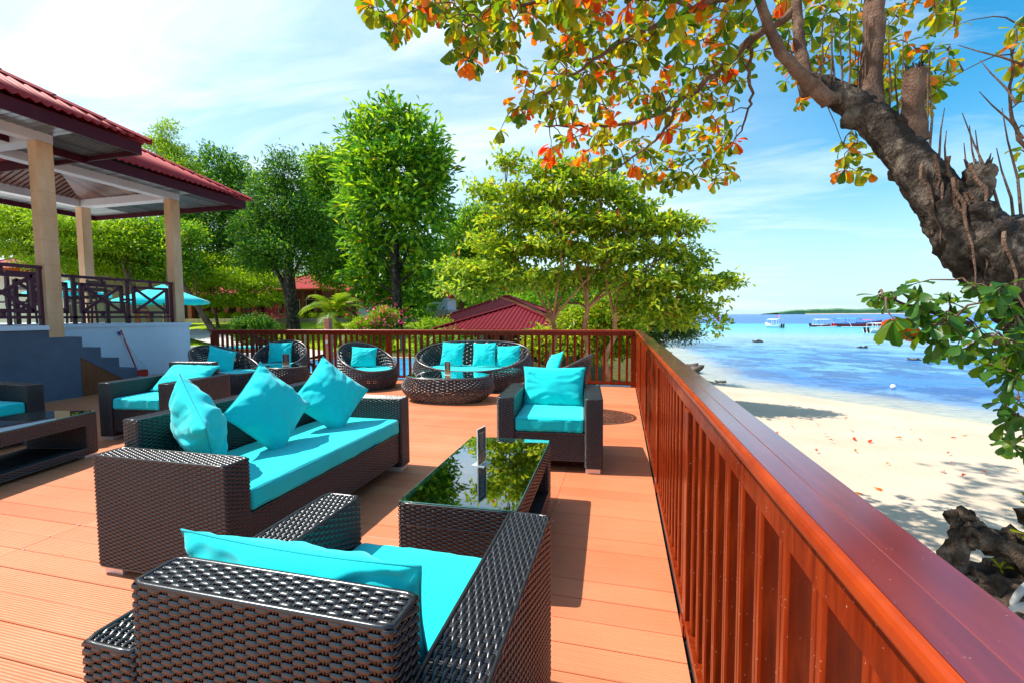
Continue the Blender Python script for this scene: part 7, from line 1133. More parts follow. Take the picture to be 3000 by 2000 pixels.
def limbs_to(g, base, blobs, r0, rng, split=0.45, n=None, bump=0.25):
    B = np.array(blobs, float); base = np.array(base, float); top = B[np.argmax(B[:, 2]), :3]
    mids = [base+(top-base)*t+np.array([rng.normal(0, 0.06)*t*4, rng.normal(0, 0.06)*t*4, 0]) for t in (0, 0.1, 0.25, 0.4, 0.6, 0.85)]
    hgt = np.linalg.norm(top-base); g.tube(mids, [r0*1.35, r0*1.02, r0*0.92, r0*0.75, r0*0.45, r0*0.12], 10, False, bump)
    idx = list(range(len(B))) if n is None else list(rng.choice(len(B), min(n, len(B)), False))
    for i in idx:
        c = B[i, :3]; t = rng.uniform(split*0.6, min(0.8, split+0.3)); s = base+(top-base)*t
        if c[2] < s[2]: t = max(0.12, (c[2]-base[2])/max(0.1, top[2]-base[2])*0.7); s = base+(top-base)*t
        m = (s+c)/2+np.array([rng.normal(0, .2), rng.normal(0, .2), 0.25]); rr = r0*(1-t)*0.42
        g.tube([s, s*0.6+m*0.4, m, m*0.4+c*0.6, c], [rr, rr*0.85, rr*0.65, rr*0.4, rr*0.15], 6, False)
        for q in range(3):
            e = c+np.array([rng.normal(0, 1), rng.normal(0, 1), rng.normal(0, .5)])*np.array([B[i, 3], B[i, 3], B[i, 4]])*0.55; g.tube([m*0.4+c*0.6, (c+e)/2+np.array([0, 0, .1]), e], [rr*0.35, rr*0.2, rr*0.06], 4, False)
def tree(name, label, key, base, r0, nleaf, size, m, seed, mb=M_bark3, group='trees in the resort garden', **k):
    rng = np.random.RandomState(seed); t = thing(name, label, 'tree', (float(base[0]), float(base[1]), float(base[2])), 0, group)
    off = np.array([t.location.x, t.location.y, t.location.z]); nl = k.pop('nl', None); split = k.pop('split', 0.45)
    bl = BL[key] if isinstance(key, str) else key
    V, Q = crown(bl, nleaf, size, rng, **k); g = G(); g.add(V-off, Q); g.build('crown', m, t, kind='stuff')
    if r0: g = G(); limbs_to(g, base, bl, r0, rng, split, nl); g.V = [v-off for v in g.V]; g.build('trunk', mb, t, smooth=True)
    return t
tree('mango_tree', 'dark dense tree standing directly behind the pavilion roof corner', 'TA', (-29.6, 30, zl(-29, 30)), 0.35, 30000, 0.36, M_leafdark, 1, cr=0.35, asp=0.30)
tree('mango_tree', 'dark tree with a thick grey trunk in front of the red garden house', 'TB', (-21.2, 25, zl(-21, 25)-0.1), 0.40, 25000, 0.30, M_leafdark, 2, mb=M_bark, cr=0.3, asp=0.28, split=0.2)
tree('garden_tree', 'fresh green tree between the dark trees and the tallest bright tree', 'TD', (-21.5, 34, zl(-21.5, 34)), 0.3, 26000, 0.34, M_leafmid, 3, cr=0.35)
tree('breadfruit_tree', 'tallest tree, bright green with a pale straight trunk, in the middle of the garden', 'TC', (-13.0, 24, zl(-13, 24)-0.1), 0.29, 15500, 0.50, M_leafmid, 4, mb=M_bark, cr=0.34, asp=0.36, split=0.3, jit=0.55, clump=9, shell=0.62)
tree('feathery_tree', 'thin feathery bright tree rising behind the upper pavilion roof', 'TE', (-28.1, 22, zl(-28.1, 22)), 0.12, 5200, 0.20, M_leafbright, 5, cr=0.22, shell=0.3, asp=0.3)
tree('layered_tree', 'yellow green layered tree seen left of the front pavilion pillar', 'F1', (-33.5, 19, zl(-33, 19)), 0.2, 17000, 0.22, M_leafbright, 6, flat=True, cr=0.3)
tree('layered_tree', 'yellow green layered tree seen behind the middle pavilion pillar', 'F2', (-29.0, 22, zl(-29, 22)), 0.2, 17000, 0.24, M_leafbright, 7, flat=True, cr=0.3)
tree('layered_tree', 'yellow green layered tree seen left of the corner pavilion pillar', 'F3', (-26.5, 24, zl(-26, 24)), 0.2, 20000, 0.25, M_leafmid, 8, flat=True, cr=0.3)
tree('layered_tree', 'low spreading yellow green tree with a thin trunk right of the corner pavilion pillar', 'F4', (-29.6, 27, zl(-29, 27)), 0.11, 17000, 0.25, M_leafbright, 9, flat=True, cr=0.3)
tree('background_tree', 'pale rounded tree behind the left tips of the spreading almond trees', 'TH', (-12.3, 32, zl(-12, 32)), 0.25, 24000, 0.26, M_leafmid, 10, cr=0.35)
tree('seaside_bush', 'grey green bush overhanging the water at the right edge of the almond trees', 'TI', (0.6, 21, -1.3), 0.15, 22000, 0.15, M_leafgrey, 11, cr=0.22, group='shrubs in the garden')
tree('hedge', 'shaded hedge under the almond trees behind the far railing', 'UG', (-1.8, 17.5, -1.0), 0.08, 17000, 0.20, M_leafalm, 12, cr=0.22, group='shrubs in the garden')
# almond trees on the shore : one crown in tiers on three orange stems
rng = np.random.RandomState(20); alm = thing('almond_tree', 'wide spreading almond tree in flat tiers with orange brown stems, right of the bar', 'tree', (-1.5, 13.6, -1.1), 0, 'trees in the resort garden')
V, Q = crown(BL['TG'], 30000, 0.20, rng, flat=True, cr=0.11, asp=0.5, clump=8, up=1.1, jit=0.9); g = G(); off = np.array([-1.5, 13.6, -1.1]); g.add(V-off, Q); g.build('crown', M_leafalm, alm, kind='stuff')
B = np.array(BL['TG']); stems = [(-1.95, 13.6, -1.1), (-1.15, 13.5, -1.1), (-0.55, 13.7, -1.15)]
tops = [(-2.05, 13.5, 1.1), (-1.0, 13.5, 1.5), (-0.2, 13.5, 1.1)]
for si, (s, tp) in enumerate(zip(stems, tops)):
    g = G(); s = np.array(s); tp = np.array(tp); side = np.array([(-1)**si*0.12, 0, 0]); g.tube([s, s*0.75+tp*0.25+side, (s+tp)/2-side, s*0.2+tp*0.8+side*0.5, tp], [0.13, 0.10, 0.09, 0.08, 0.06], 9, False, 0.25)
    mine = [b for j, b in enumerate(B) if j % 5 == si and b[2] > 1.9]
    for b in mine:
        c = b[:3]; m = tp*0.5+c*0.5+np.array([rng.normal(0, .25), rng.normal(0, .25), rng.uniform(-.35, .1)]); r_ = 0.050
        g.tube([tp, tp*0.7+m*0.3+np.array([0, 0, 0.1]), m, m*0.4+c*0.6, c], [r_, r_*0.8, r_*0.6, r_*0.4, r_*0.15], 6, False)
        for q in range(4): e = c+np.array([rng.normal(0, .7)*b[3], rng.normal(0, .5)*b[3], rng.normal(0, .4)*b[4]]); g.tube([m*0.3+c*0.7, (c+e)/2, e], [r_*0.3, r_*0.2, r_*0.06], 4, False)
    g.V = [v-off for v in g.V]; g.build('stem', M_bark2, alm, smooth=True)
# shrubs
def shrub(label, key, n, size, m, seed, name='shrub', **k):
    bl = BL[key]; out_ = None
    for i, b in enumerate(bl):
        rng = np.random.RandomState(seed+i); bb = [b]
        gz = zl(b[0], b[1]); b = (b[0], b[1], b[2], b[3], max(b[4], 0.25))
        t = thing(name, label[i] if isinstance(label, list) else label, 'shrub', (b[0], b[1], gz), 0, 'shrubs in the garden'); V, Q = crown([b, (b[0], b[1], (b[2]+gz)/2, b[3]*0.8, max(0.1, (b[2]-gz)/2))], n, size, rng, cr=0.12, **k); g = G(); g.add(V-np.array([b[0], b[1], gz]), Q); g.build('foliage', m, t, kind='stuff')
shrub(['yellow green shrub left of the tall bright tree trunk', 'taller shrub with pink flowers beside the guard hut', 'low yellow green shrub under the palm', 'yellow green shrub right of the tall bright tree trunk'], 'S1', 5000, 0.13, M_leafbright, 30)
shrub(['pink flowering bougainvillea left of the thick grey trunk', 'upper pink bougainvillea spray beside the red garden house'], 'S2', 500, 0.15, M_flower, 40, name='bougainvillea')
shrub(['leafy green shrub on the path edge above the far railing', 'smaller green shrub right of the leafy path shrub', 'small green shrub at the left end of the path'], 'S3', 2600, 0.14, M_leafdark, 50)
shrub(['clipped hedge mound at the left end of the lawn', 'clipped hedge mound second from the left on the lawn', 'clipped hedge mound right of the thin trunk', 'hedge strip right of the thick grey trunk', 'hedge strip just left of the palm'], 'S4', 2500, 0.12, M_leafbright, 60, name='hedge_mound')
shrub(['dark green plants on the bank left of the beach bar', 'green plants on the bank beside the beach bar', 'green plants in front of the beach bar wall', 'low plants at the pool edge'], 'S5', 4000, 0.13, M_leafmid, 70, name='bank_plant')
# flower specks on the shrubs by the hut
def specks(label, c, sp, n, seed):
    rng = np.random.RandomState(seed); P = np.array(c)+rng.normal(0, 1, (n, 3))*np.array(sp); V, Q = leaf_cloud(P, rng.normal(0, 1, (n, 3)), 0.14, 0.5, rng, 0.9); g = G(); g.add(V, Q); tag(g.build('flowers', M_flower), label, 'flowers', None, 'stuff')
specks('pink flowers in the shrubs beside the guard hut', (BL['S1'][1][0], BL['S1'][1][1]-0.5, BL['S1'][1][2]), (0.7, 0.3, 0.35), 170, 5)
def palm(loc, h, fr, nf, label, seed, r=0.10, m=M_palm, name='palm_tree', cat='palm', stand=False):
    rng = random.Random(seed); t = thing(name, label, cat, loc, 0, 'palms and cycads in the garden')
    g = G(); g.tube([(0, 0, -0.2), (0.03, 0, h*0.5), (0, 0, h)], [r*1.2, r, r*0.8], 8); g.build('trunk', M_bark3, t, smooth=True)
    for k in range(nf):
        a = 2*PI*k/nf+rng.uniform(-0.25, 0.25); el = rng.uniform(0.35, 1.25); pts = []; p = Vector((0, 0, h)); d = Vector((math.cos(a)*math.cos(el), math.sin(a)*math.cos(el), math.sin(el)))
        for s in range(13): pts.append(p.copy()); p = p+d*(fr/12); d = (d+Vector((0, 0, -0.13-0.02*s))).normalized()
        g = G(); g.tube(pts, [0.02*(1-i/13)+0.004 for i in range(13)], 4, False)
        for i in range(1, 13):
            for j in range(3):
                q = pts[i-1].lerp(pts[i], j/3); dd = (pts[i]-pts[i-1]).normalized(); sd_ = dd.cross(Vector((0, 0, 1))).normalized(); l = fr*0.26*math.sin(PI*min(1, (i+j/3)/13*0.9+0.12))
                for sg in (-1, 1):
                    e = q+(sd_*sg*0.85+dd*0.55+Vector((0, 0, -0.30+rng.uniform(-.1, .1)))).normalized()*l; w = dd*l*0.055
                    mid = q.lerp(e, 0.5)+Vector((0, 0, 0.05*l)); g.add([q-w, q+w, mid+w*1.3, mid-w*1.3, e], [(0, 1, 2, 3)], [(3, 2, 4)])
        g.build('frond', m, t)
    return t
palm((-15.9, 22, zl(-15.9, 22)), 1.7, 2.5, 13, 'yellow green feather palm left of the guard hut', 1)
palm((-13.8, 20, zl(-13.8, 20)), 0.9, 1.7, 11, 'shorter feather palm in front of the guard hut', 2)
palm((-6.7, 16.2, -0.5), 0.9, 1.0, 12, 'small upright palm at the left end of the beach bar roof', 3, 0.05)
palm((-5.55, 15.2, -0.6), 1.1, 0.65, 12, 'small round headed palm in front of the beach bar roof', 4, 0.05)
palm((-8.2, 17.0, -0.5), 1.0, 0.9, 12, 'low bright palm right of the tall tree trunk above the railing', 8, 0.05)
palm((-20.3, 22.2, zl(-20.3, 22.2)), 0.75, 0.85, 16, 'round cycad on a short stem on the lawn behind the far left tub chair', 5, 0.14, name='cycad', cat='cycad')
# far woodland closing the view
rng = np.random.RandomState(99); blobs = []
for k in range(46):
    t_ = k/45; x = -62+t_*66; y = 48+rng.uniform(-2, 8); x = x*1.0; h = rng.uniform(5.0, 8.5) if x < -18 else rng.uniform(4.5, 6.5)
    blobs.append((x, y, h*0.45, 2.3+rng.rand(), h*0.55))
V, Q = crown(blobs, 60000, 0.42, rng, cr=0.5); g = G(); g.add(V, Q); tag(g.build('far_woodland', M_leafmid), 'continuous band of green woodland closing the view behind the garden', 'woodland', None, 'stuff')
g = G(); g.box((-90, 55, -1), (2, 55.2, 4.5)); tag(g.build('woodland_backing', M_soil), kind='structure')  # upright soil coloured sheet behind the woodland foliage
# grass tufts on the near lawn edge
rng = np.random.RandomState(8); n = 26000; P = np.stack([rng.uniform(-30, -3.5, n), rng.uniform(19.8, 30, n), np.zeros(n)], -1); P[:, 2] = zland(P[:, 0], P[:, 1])+0.01
D = np.stack([rng.normal(0, .35, n), rng.normal(0, .35, n), np.ones(n)], -1); V, Q = leaf_cloud(P, D, 0.11, 0.15, rng, 0.22, 0); g = G(); g.add(V, Q); tag(g.build('grass', M_leafbright), 'short bright grass blades on the lawn', 'grass', None, 'stuff')

# ================================================================ FOREGROUND ALMOND TREE
fg = thing('foreground_tree', 'big leaning almond tree over the beach railing with green, olive and orange leaves', 'tree', (3.3, 4.9, -1.3))
FO = np.array([3.3, 4.9, -1.3])
def fbuild(g, name, m, smooth=True, kind=None): g.V = [v-FO for v in g.V]; return g.build(name, m, fg, smooth=smooth, kind=kind)
def subdiv(pts, rr, k=5, jit=0.0, seed=0):
    P = [Vector(p) for p in pts]; o = []; r_ = []; m = len(P); rg = random.Random(seed)
    for i in range(m-1):
        p0, p1, p2, p3 = P[max(i-1, 0)], P[i], P[i+1], P[min(i+2, m-1)]
        for j in range(k):
            f = j/k; q = 0.5*((2*p1)+(-p0+p2)*f+(2*p0-5*p1+4*p2-p3)*f*f+(-p0+3*p1-3*p2+p3)*f**3)
            if jit: q += Vector((rg.uniform(-jit, jit), rg.uniform(-jit, jit), rg.uniform(-jit, jit)))
            o.append(q); r_.append(rr[i]*(1-f)+rr[i+1]*f)
    o.append(P[-1]); r_.append(rr[-1]); return o, r_
base_pts = [(3.62, 4.95, -1.45), (3.95, 4.75, -0.9), (4.25, 4.55, -0.2)]
tp_, tr_ = LIMBS['trunk']; pts, rr = subdiv(base_pts+list(tp_), [0.44, 0.34, 0.28]+list(tr_), 16)
g = G(); g.tube(pts, rr, 80, True, 0.07, 3)
V = g.V[0]
for i in range(len(pts)):
    for k in range(80):
        a_ = 2*PI*k/80; h_ = noise.noise(Vector((math.cos(a_)*5.5, math.sin(a_)*5.5, i*0.13)))+0.5*noise.noise(Vector((math.cos(a_)*12, math.sin(a_)*12, i*0.4)))
        q_ = V[i*80+k]; V[i*80+k] = q_+(q_-np.array(pts[i]))*h_*0.085
for i in range(len(V)):
    p = V[i]; V[i] = p+np.array([noise.noise(Vector(p*9)), noise.noise(Vector(p*9+5)), noise.noise(Vector(p*9+9))])*0.012+np.array([noise.noise(Vector(p*30)), noise.noise(Vector(p*30+5)), noise.noise(Vector(p*30+9))])*0.007
# knots and burrs on the trunk
for (fi, az, r_) in ((0.93, 0.3, 0.085), (0.86, 2.2, 0.075), (0.74, 1.2, 0.07), (0.62, 4.0, 0.085), (0.55, 0.8, 0.09), (0.80, 4.6, 0.06)):
    ii = int(fi*(len(pts)-1)); dv_ = (pts[ii+1]-pts[ii-1]).normalized(); o1 = dv_.orthogonal().normalized(); o2 = dv_.cross(o1); c = pts[ii]+(o1*math.cos(az)+o2*math.sin(az))*rr[ii]*0.85
    q = rcube(r_*2, r_*2, r_*2, r_*0.9, 4); VV = q.V[0]-np.array([0, 0, r_]); VV = VV*(1+0.35*np.array([[noise.noise(Vector(v*18))] for v in VV])); g.add(VV+np.array(c), q.Q[0])
fbuild(g, 'trunk', M_bark)
skel = []
for k_, (pp, rr_) in LIMBS.items():
    if k_ == 'trunk': continue
    pts, rr = subdiv(pp, rr_, 6, 0.02 if rr_[0] < 0.05 else 0.008, len(k_)+int(pp[0][0]*10)); g = G(); g.tube(pts, rr, 12 if rr_[0] > 0.05 else 8, True, 0.12, 1); fbuild(g, 'limb', M_bark if k_ in ('L9', 'L10') else M_bark3)
    if k_ in ('L2', 'L10'):      # jagged sawn and broken ends
        g = G(); rg = random.Random(3)
        for j in range(16): a = rg.uniform(0, 2*PI); r0_ = rr_[-1]*rg.uniform(0.3, 1.2); e = Vector(pp[-1]); s0 = e+Vector((math.cos(a)*r0_*0.5, math.sin(a)*r0_*0.5, -0.03)); g.tube([s0, s0+Vector((math.cos(a)*r0_*0.5, math.sin(a)*r0_*0.5, rg.uniform(0.05, 0.15)))], [0.02, 0.003], 5, False)
        fbuild(g, 'broken_stub', M_bark, kind=None)
    if rr_[-1] < 0.05:
        for p, r_ in zip(pts, rr): skel.append(Vector(p))
# twigs grown from the limbs to every leaf whorl
wh = sorted([Vector(w[:3]) for w in WH], key=lambda w: min((w-s).length for s in skel)); twigs = G(); rg = random.Random(11); ends = []
for w in wh:
    s = min(skel, key=lambda s: (w-s).length*(1.0 if s.z > w.z-0.3 else 1.25)); d = w-s; m = s.lerp(w, 0.5)+Vector((rg.uniform(-.06, .06), rg.uniform(-.06, .06), 0.10*d.length)); m1 = s.lerp(m, 0.5)+Vector((0, 0, 0.03)); m2 = m.lerp(w, 0.5)+Vector((rg.uniform(-.03, .03), 0, 0.02))
    twigs.tube([s, m1, m, m2, w], [0.008, 0.007, 0.006, 0.0045, 0.003], 5, False); skel += [m, m2, w]; ends.append((w, (w-m2).normalized()))
for a, b in SHOOTS:
    a = Vector(a); b = Vector(b); twigs.tube([a, a.lerp(b, 0.35)+Vector((0.02, 0, 0)), a.lerp(b, 0.7), b], [0.011, 0.009, 0.006, 0.003], 5, False)
fbuild(twigs, 'twigs', M_bark3, kind='stuff')
vn = G(); rg = random.Random(31); P_ = [Vector(p) for p in tp_]
for k in range(26):
    i = rg.randint(1, 5); s = P_[i].lerp(P_[i+1], rg.random())+Vector((rg.uniform(-.05, .1), -0.22+rg.uniform(-.05, .05), rg.uniform(-.1, .15))); q = [s]
    for j in range(7): q.append(q[-1]+Vector((rg.uniform(-.02, .06), rg.uniform(-.03, .02), -rg.uniform(0.05, 0.13))))
    vn.tube(q, [0.012*(1-j/9)*rg.uniform(.5, 1.2)+0.003 for j in range(8)], 6, False)
fbuild(vn, 'aerial_roots', M_bark3, kind='stuff')
# leaves : obovate blades with a fold along the midrib
def leaf_arr(L_, curl, fold, n=5):
    ws = [0.05, 0.20, 0.36, 0.50, 0.46, 0.0][:]; xs_ = [0.0, 0.22, 0.48, 0.74, 0.92, 1.0]; rows = []
    for x, w in zip(xs_, ws):
        z = -curl*x*x*L_; rows.append([(x*L_, -w*L_*0.56, z+fold*w*L_), (x*L_, 0, z), (x*L_, w*L_*0.56, z+fold*w*L_)])
    return np.array(rows)
LV = [leaf_arr(1.0, c, f) for c, f in ((0.12, 0.25), (0.35, 0.15), (0.22, 0.4))]
def leafcol(name, c, tr=0.55):
    def f(b):
        p = objc(b); v = b.noise(b.map(p, (3, 14, 3)), 2.0, 3); sp_ = b.noise(p, 9, 3, 0.7)
        cc = b.ramp(v, [(0.3, tuple(x*0.8 for x in c)), (0.7, c)]); cc = b.mixc(b.ramp(sp_, [(0.66, (0,0,0)), (0.74, (0.7,)*3)]), cc, (0.16, 0.07, 0.015, 1))
        b.set(col=cc, rough=0.38, spec=0.45); t_ = b.n('ShaderNodeBsdfTranslucent', {'Color': b.mixc(1.0, cc, (1.9, 1.7, 0.7, 1), 'MULTIPLY')}); m_ = b.n('ShaderNodeMixShader', {0: tr, 1: b.b.outputs[0], 2: t_.outputs[0]}); b.L.new(m_.outputs[0], b.N['Material Output'].inputs['Surface'])
    return mat(name, f)
LC = [leafcol('almond_leaf_green', (0.12, 0.22, 0.010)), leafcol('almond_leaf_olive', (0.24, 0.29, 0.010)), leafcol('almond_leaf_yellow', (0.42, 0.42, 0.014)), leafcol('almond_leaf_orange', (0.75, 0.20, 0.012)), leafcol('almond_leaf_red', (0.60, 0.07, 0.014)), leafcol('almond_leaf_deep_green', (0.05, 0.15, 0.016), 0.45)]
protos = {}
for ci, m in enumerate(LC):
    for vi, A in enumerate(LV): g = G(); g.grid(A); protos[(ci, vi)] = mk(g, 'leaf', m, True)
camp = Vector((0, 0, 1.3)); LS = []
for wi, (w, tdir) in enumerate(ends):
    low = w.y < 4.3 and w.z < 2.2; n = rg.randint(6, 10) if not low else rg.randint(5, 8); az0 = rg.uniform(0, 6.28); L0 = rg.uniform(0.095, 0.150)*(1.0 if not low else 0.88)
    orange_w = 0.13 if w.z > 2.85 else 0.42
    if low: orange_w = 0.02
    hue = rg.random() < orange_w
    for j in range(n):
        a = az0+j*2.4+rg.uniform(-.3, .3); el = rg.uniform(-1.25, 0.15) if rg.random() < 0.8 else rg.uniform(0, 0.8)
        d = Vector((math.cos(a)*math.cos(el), math.sin(a)*math.cos(el), math.sin(el))); d = (d+tdir*0.45).normalized()
        up = Vector((rg.uniform(-.5, .5), rg.uniform(-.5, .5), 1)); up = (up-d*up.dot(d)).normalized(); sd_ = up.cross(d); L_ = L0*rg.uniform(0.75, 1.25)
        r_ = rg.random()
        if hue and r_ < 0.75: ci = 3 if rg.random() < 0.6 else 4
        elif low: ci = 5 if r_ < 0.75 else 0
        else: ci = 0 if r_ < 0.26 else 1 if r_ < 0.58 else 2 if r_ < 0.80 else 3 if r_ < 0.90 else 5
        p = w+d*0.015-tdir*rg.uniform(0, 0.07); M = Matrix(((d.x*L_, sd_.x*L_, up.x*L_, p.x), (d.y*L_, sd_.y*L_, up.y*L_, p.y), (d.z*L_, sd_.z*L_, up.z*L_, p.z), (0, 0, 0, 1)))
        LS.append((L_/(p-camp).length, ci, rg.randint(0, 2), M))
def infront(M):
    q = M.translation-camp; dd = q.dot(_f)
    if dd < 0.5: return False
    u = q.dot(_r)/dd; v = q.dot(_u)/dd; return abs(u) < 1.18 and abs(v) < 0.79
LS.sort(key=lambda l: -l[0]*(1 if infront(l[3]) else 0.01)); TI_ = Matrix.Translation(Vector(-FO))
for s_, ci, vi, M in LS[:300]: link('leaf', protos[(ci, vi)], fg, M=TI_@M)
by = {}
for s_, ci, vi, M in LS[300:]:
    g = by.setdefault(ci, G()); A = LV[vi].reshape(-1, 3); R3 = np.array(M.to_3x3()); V = A@R3.T+np.array(M.translation)-FO
    i = np.arange(5)[:, None]; j = np.arange(2)[None, :]; a = i*3+j; g.add(V, np.stack([a, a+3, a+4, a+1], -1).reshape(-1, 4))
for ci, g in by.items(): g.build('leaves', LC[ci], fg, smooth=True, kind='stuff')
print('leaves', len(LS))
# gnarled roots
g = G(); rr3 = random.Random(4)
def knobtube(g, pts, r, seed, n=16, k=6):
    P, R2 = subdiv(pts, r, k, 0.012, seed); s0 = len(g.V); g.tube(P, R2, n, True, 0.45, seed)
    for a in range(s0, len(g.V)):
        V = g.V[a]
        for i in range(len(V)): p = V[i]; V[i] = p+np.array([noise.noise(Vector(p*13)), noise.noise(Vector(p*13+5)), noise.noise(Vector(p*13+9))])*0.05
rt = thing('tree_roots', 'gnarled weathered roots looping above the sand below the railing', 'tree roots', (3.2, 4.8, -1.3))
RO = np.array([3.2, 4.8, -1.3])
for i, (pts, r) in enumerate((([(3.75, 4.6, -1.3), (3.55, 4.75, -0.95), (3.28, 4.85, -0.78), (3.12, 4.9, -0.78), (3.02, 4.85, -1.0), (2.98, 4.75, -1.35)], [.16, .12, .085, .085, .10, .13]),
        ([(3.05, 4.95, -0.66), (3.15, 5.0, -0.62), (3.28, 5.0, -0.72), (3.42, 4.98, -0.80), (3.56, 5.0, -0.76), (3.62, 4.98, -0.88), (3.5, 4.92, -1.02)], [.07, .075, .06, .055, .06, .07, .06]),
        ([(2.90, 4.75, -1.10), (3.05, 4.7, -1.15), (3.30, 4.65, -1.18), (3.60, 4.55, -1.22), (3.95, 4.5, -1.3)], [.06, .12, .16, .17, .2]),
        ([(3.0, 4.6, -1.4), (3.2, 4.45, -1.2), (3.5, 4.3, -1.12), (3.9, 4.3, -1.2)], [.12, .14, .17, .22]),
        ([(3.75, 5.1, -0.55), (3.80, 5.0, -0.75), (3.85, 4.9, -1.1)], [.10, .12, .16]), ([(3.55, 4.85, -0.9), (3.7, 4.75, -0.85), (3.9, 4.6, -0.8)], [.08, .12, .2]))):
    g = G(); knobtube(g, pts, r, i); g.V = [v-RO for v in g.V]; g.build('root', M_root, rt, smooth=True)
rp = thing('mooring_rope', 'thick white rope looped round the gnarled roots', 'rope', (3.15, 4.25, -1.1))
g = G(); cp = []; 
for k in range(40): a = k/39*2*PI*1.7; cp.append((0.02+0.13*math.cos(a)+0.02*k/39, 0.06*math.sin(a)+0.03*math.sin(a*2), 0.12+0.09*math.sin(a+0.6)+0.0015*k))
g.tube(cp, 0.022, 10); g.build('rope_loop', M_rope, rp, smooth=True)
g = G(); g.tube([(-0.14, -0.03, 0.05), (-0.02, -0.05, 0.14), (0.1, -0.04, 0.10), (0.16, -0.06, 0.0), (0.05, -0.08, -0.12)], 0.022, 10); g.build('rope_loop', M_rope, rp, smooth=True)
def sprout(loc, n, L_, label, seed):
    t = thing('green_sprout', label, 'sprout', loc, 0, 'sprouts on the roots'); rg = random.Random(seed)
    for j in range(n):
        a = j*2.4+seed; el = rg.uniform(0.1, 1.0); d = Vector((math.cos(a)*math.cos(el), math.sin(a)*math.cos(el), math.sin(el))); up = Vector((0, 0, 1)); up = (up-d*up.dot(d)).normalized(); sd_ = up.cross(d); s = L_*rg.uniform(.7, 1.2)
        M = Matrix(((d.x*s, sd_.x*s*0.6, up.x*s, 0), (d.y*s, sd_.y*s*0.6, up.y*s, 0), (d.z*s, sd_.z*s*0.6, up.z*s, 0), (0, 0, 0, 1))); link('leaf', protos[(2 if j % 2 else 1, j % 3)], t, M=M)
sprout((3.30, 4.75, -0.98), 6, 0.09, 'small bright green sprout on the middle of the root knot', 1); sprout((3.66, 4.92, -0.50), 8, 0.16, 'bright green leafy shoot at the right edge above the roots', 2); sprout((3.60, 4.9, -0.72), 5, 0.14, 'bright green leaves drooping at the right edge beside the looping root', 3)
# dry leaves lying on the sand
rg = random.Random(21); k = 0
dry = [mk((lambda A: (lambda g: (g.grid(A), g)[1])(G()))(LV[v]), 'dry_leaf', LC[c], True) for v, c in ((0, 3), (1, 4), (2, 3), (0, 4))]
while k < 80:
    x = rg.uniform(2.2, 8)+rg.random()*2; y = 4.6+8.5*rg.random()**1.5
    if x+y > 20 or (x < 3.9 and y < 5.4): continue
    s = rg.uniform(0.07, 0.125); a = rg.uniform(0, 6.28); o = link('dry_leaf', dry[k % 4], loc=(x, y, zl(x, y)+0.035)); o.rotation_euler = (rg.uniform(-.5, .5), rg.uniform(-.5, .5), a); o.scale = (s, s, s)
    tag(o, 'dry orange almond leaf lying on the pale beach sand', 'fallen leaf', 'dry leaves scattered on the beach'); k += 1

# ================================================================ BOATS, BUOYS, ROCKS
M_hullw = mat('white_boat_hull', col=(0.75, 0.76, 0.78), rough=0.3); M_hullr = mat('red_boat_hull', col=(0.60, 0.02, 0.03), rough=0.35); M_hullb = mat('blue_boat_paint', col=(0.03, 0.16, 0.50), rough=0.35); M_tarp = mat('blue_tarp', col=(0.12, 0.45, 0.62), rough=0.5); M_pink = mat('pink_red_cloth', col=(0.75, 0.06, 0.15), rough=0.7)
def hull(L_, W, H, sheer=0.35, bow=0.5):
    rows = []
    for i in range(15):
        t = i/14; x = (t-0.5)*L_; w = W/2*(1-max(0, (t-0.45)/0.55)**2.2)*(0.80+0.2*min(1, t*5)); z = H*(0.75+sheer*(2*t-0.7)**2*(1.6 if t > 0.35 else 0.5)); x2 = x+bow*max(0, t-0.6)*1.5
        rows.append([(x2*0.97, -w, z), (x*0.98, -w*0.72, -0.02), (x*0.97, 0, -0.18), (x*0.98, w*0.72, -0.02), (x2*0.97, w, z)])
    return rows
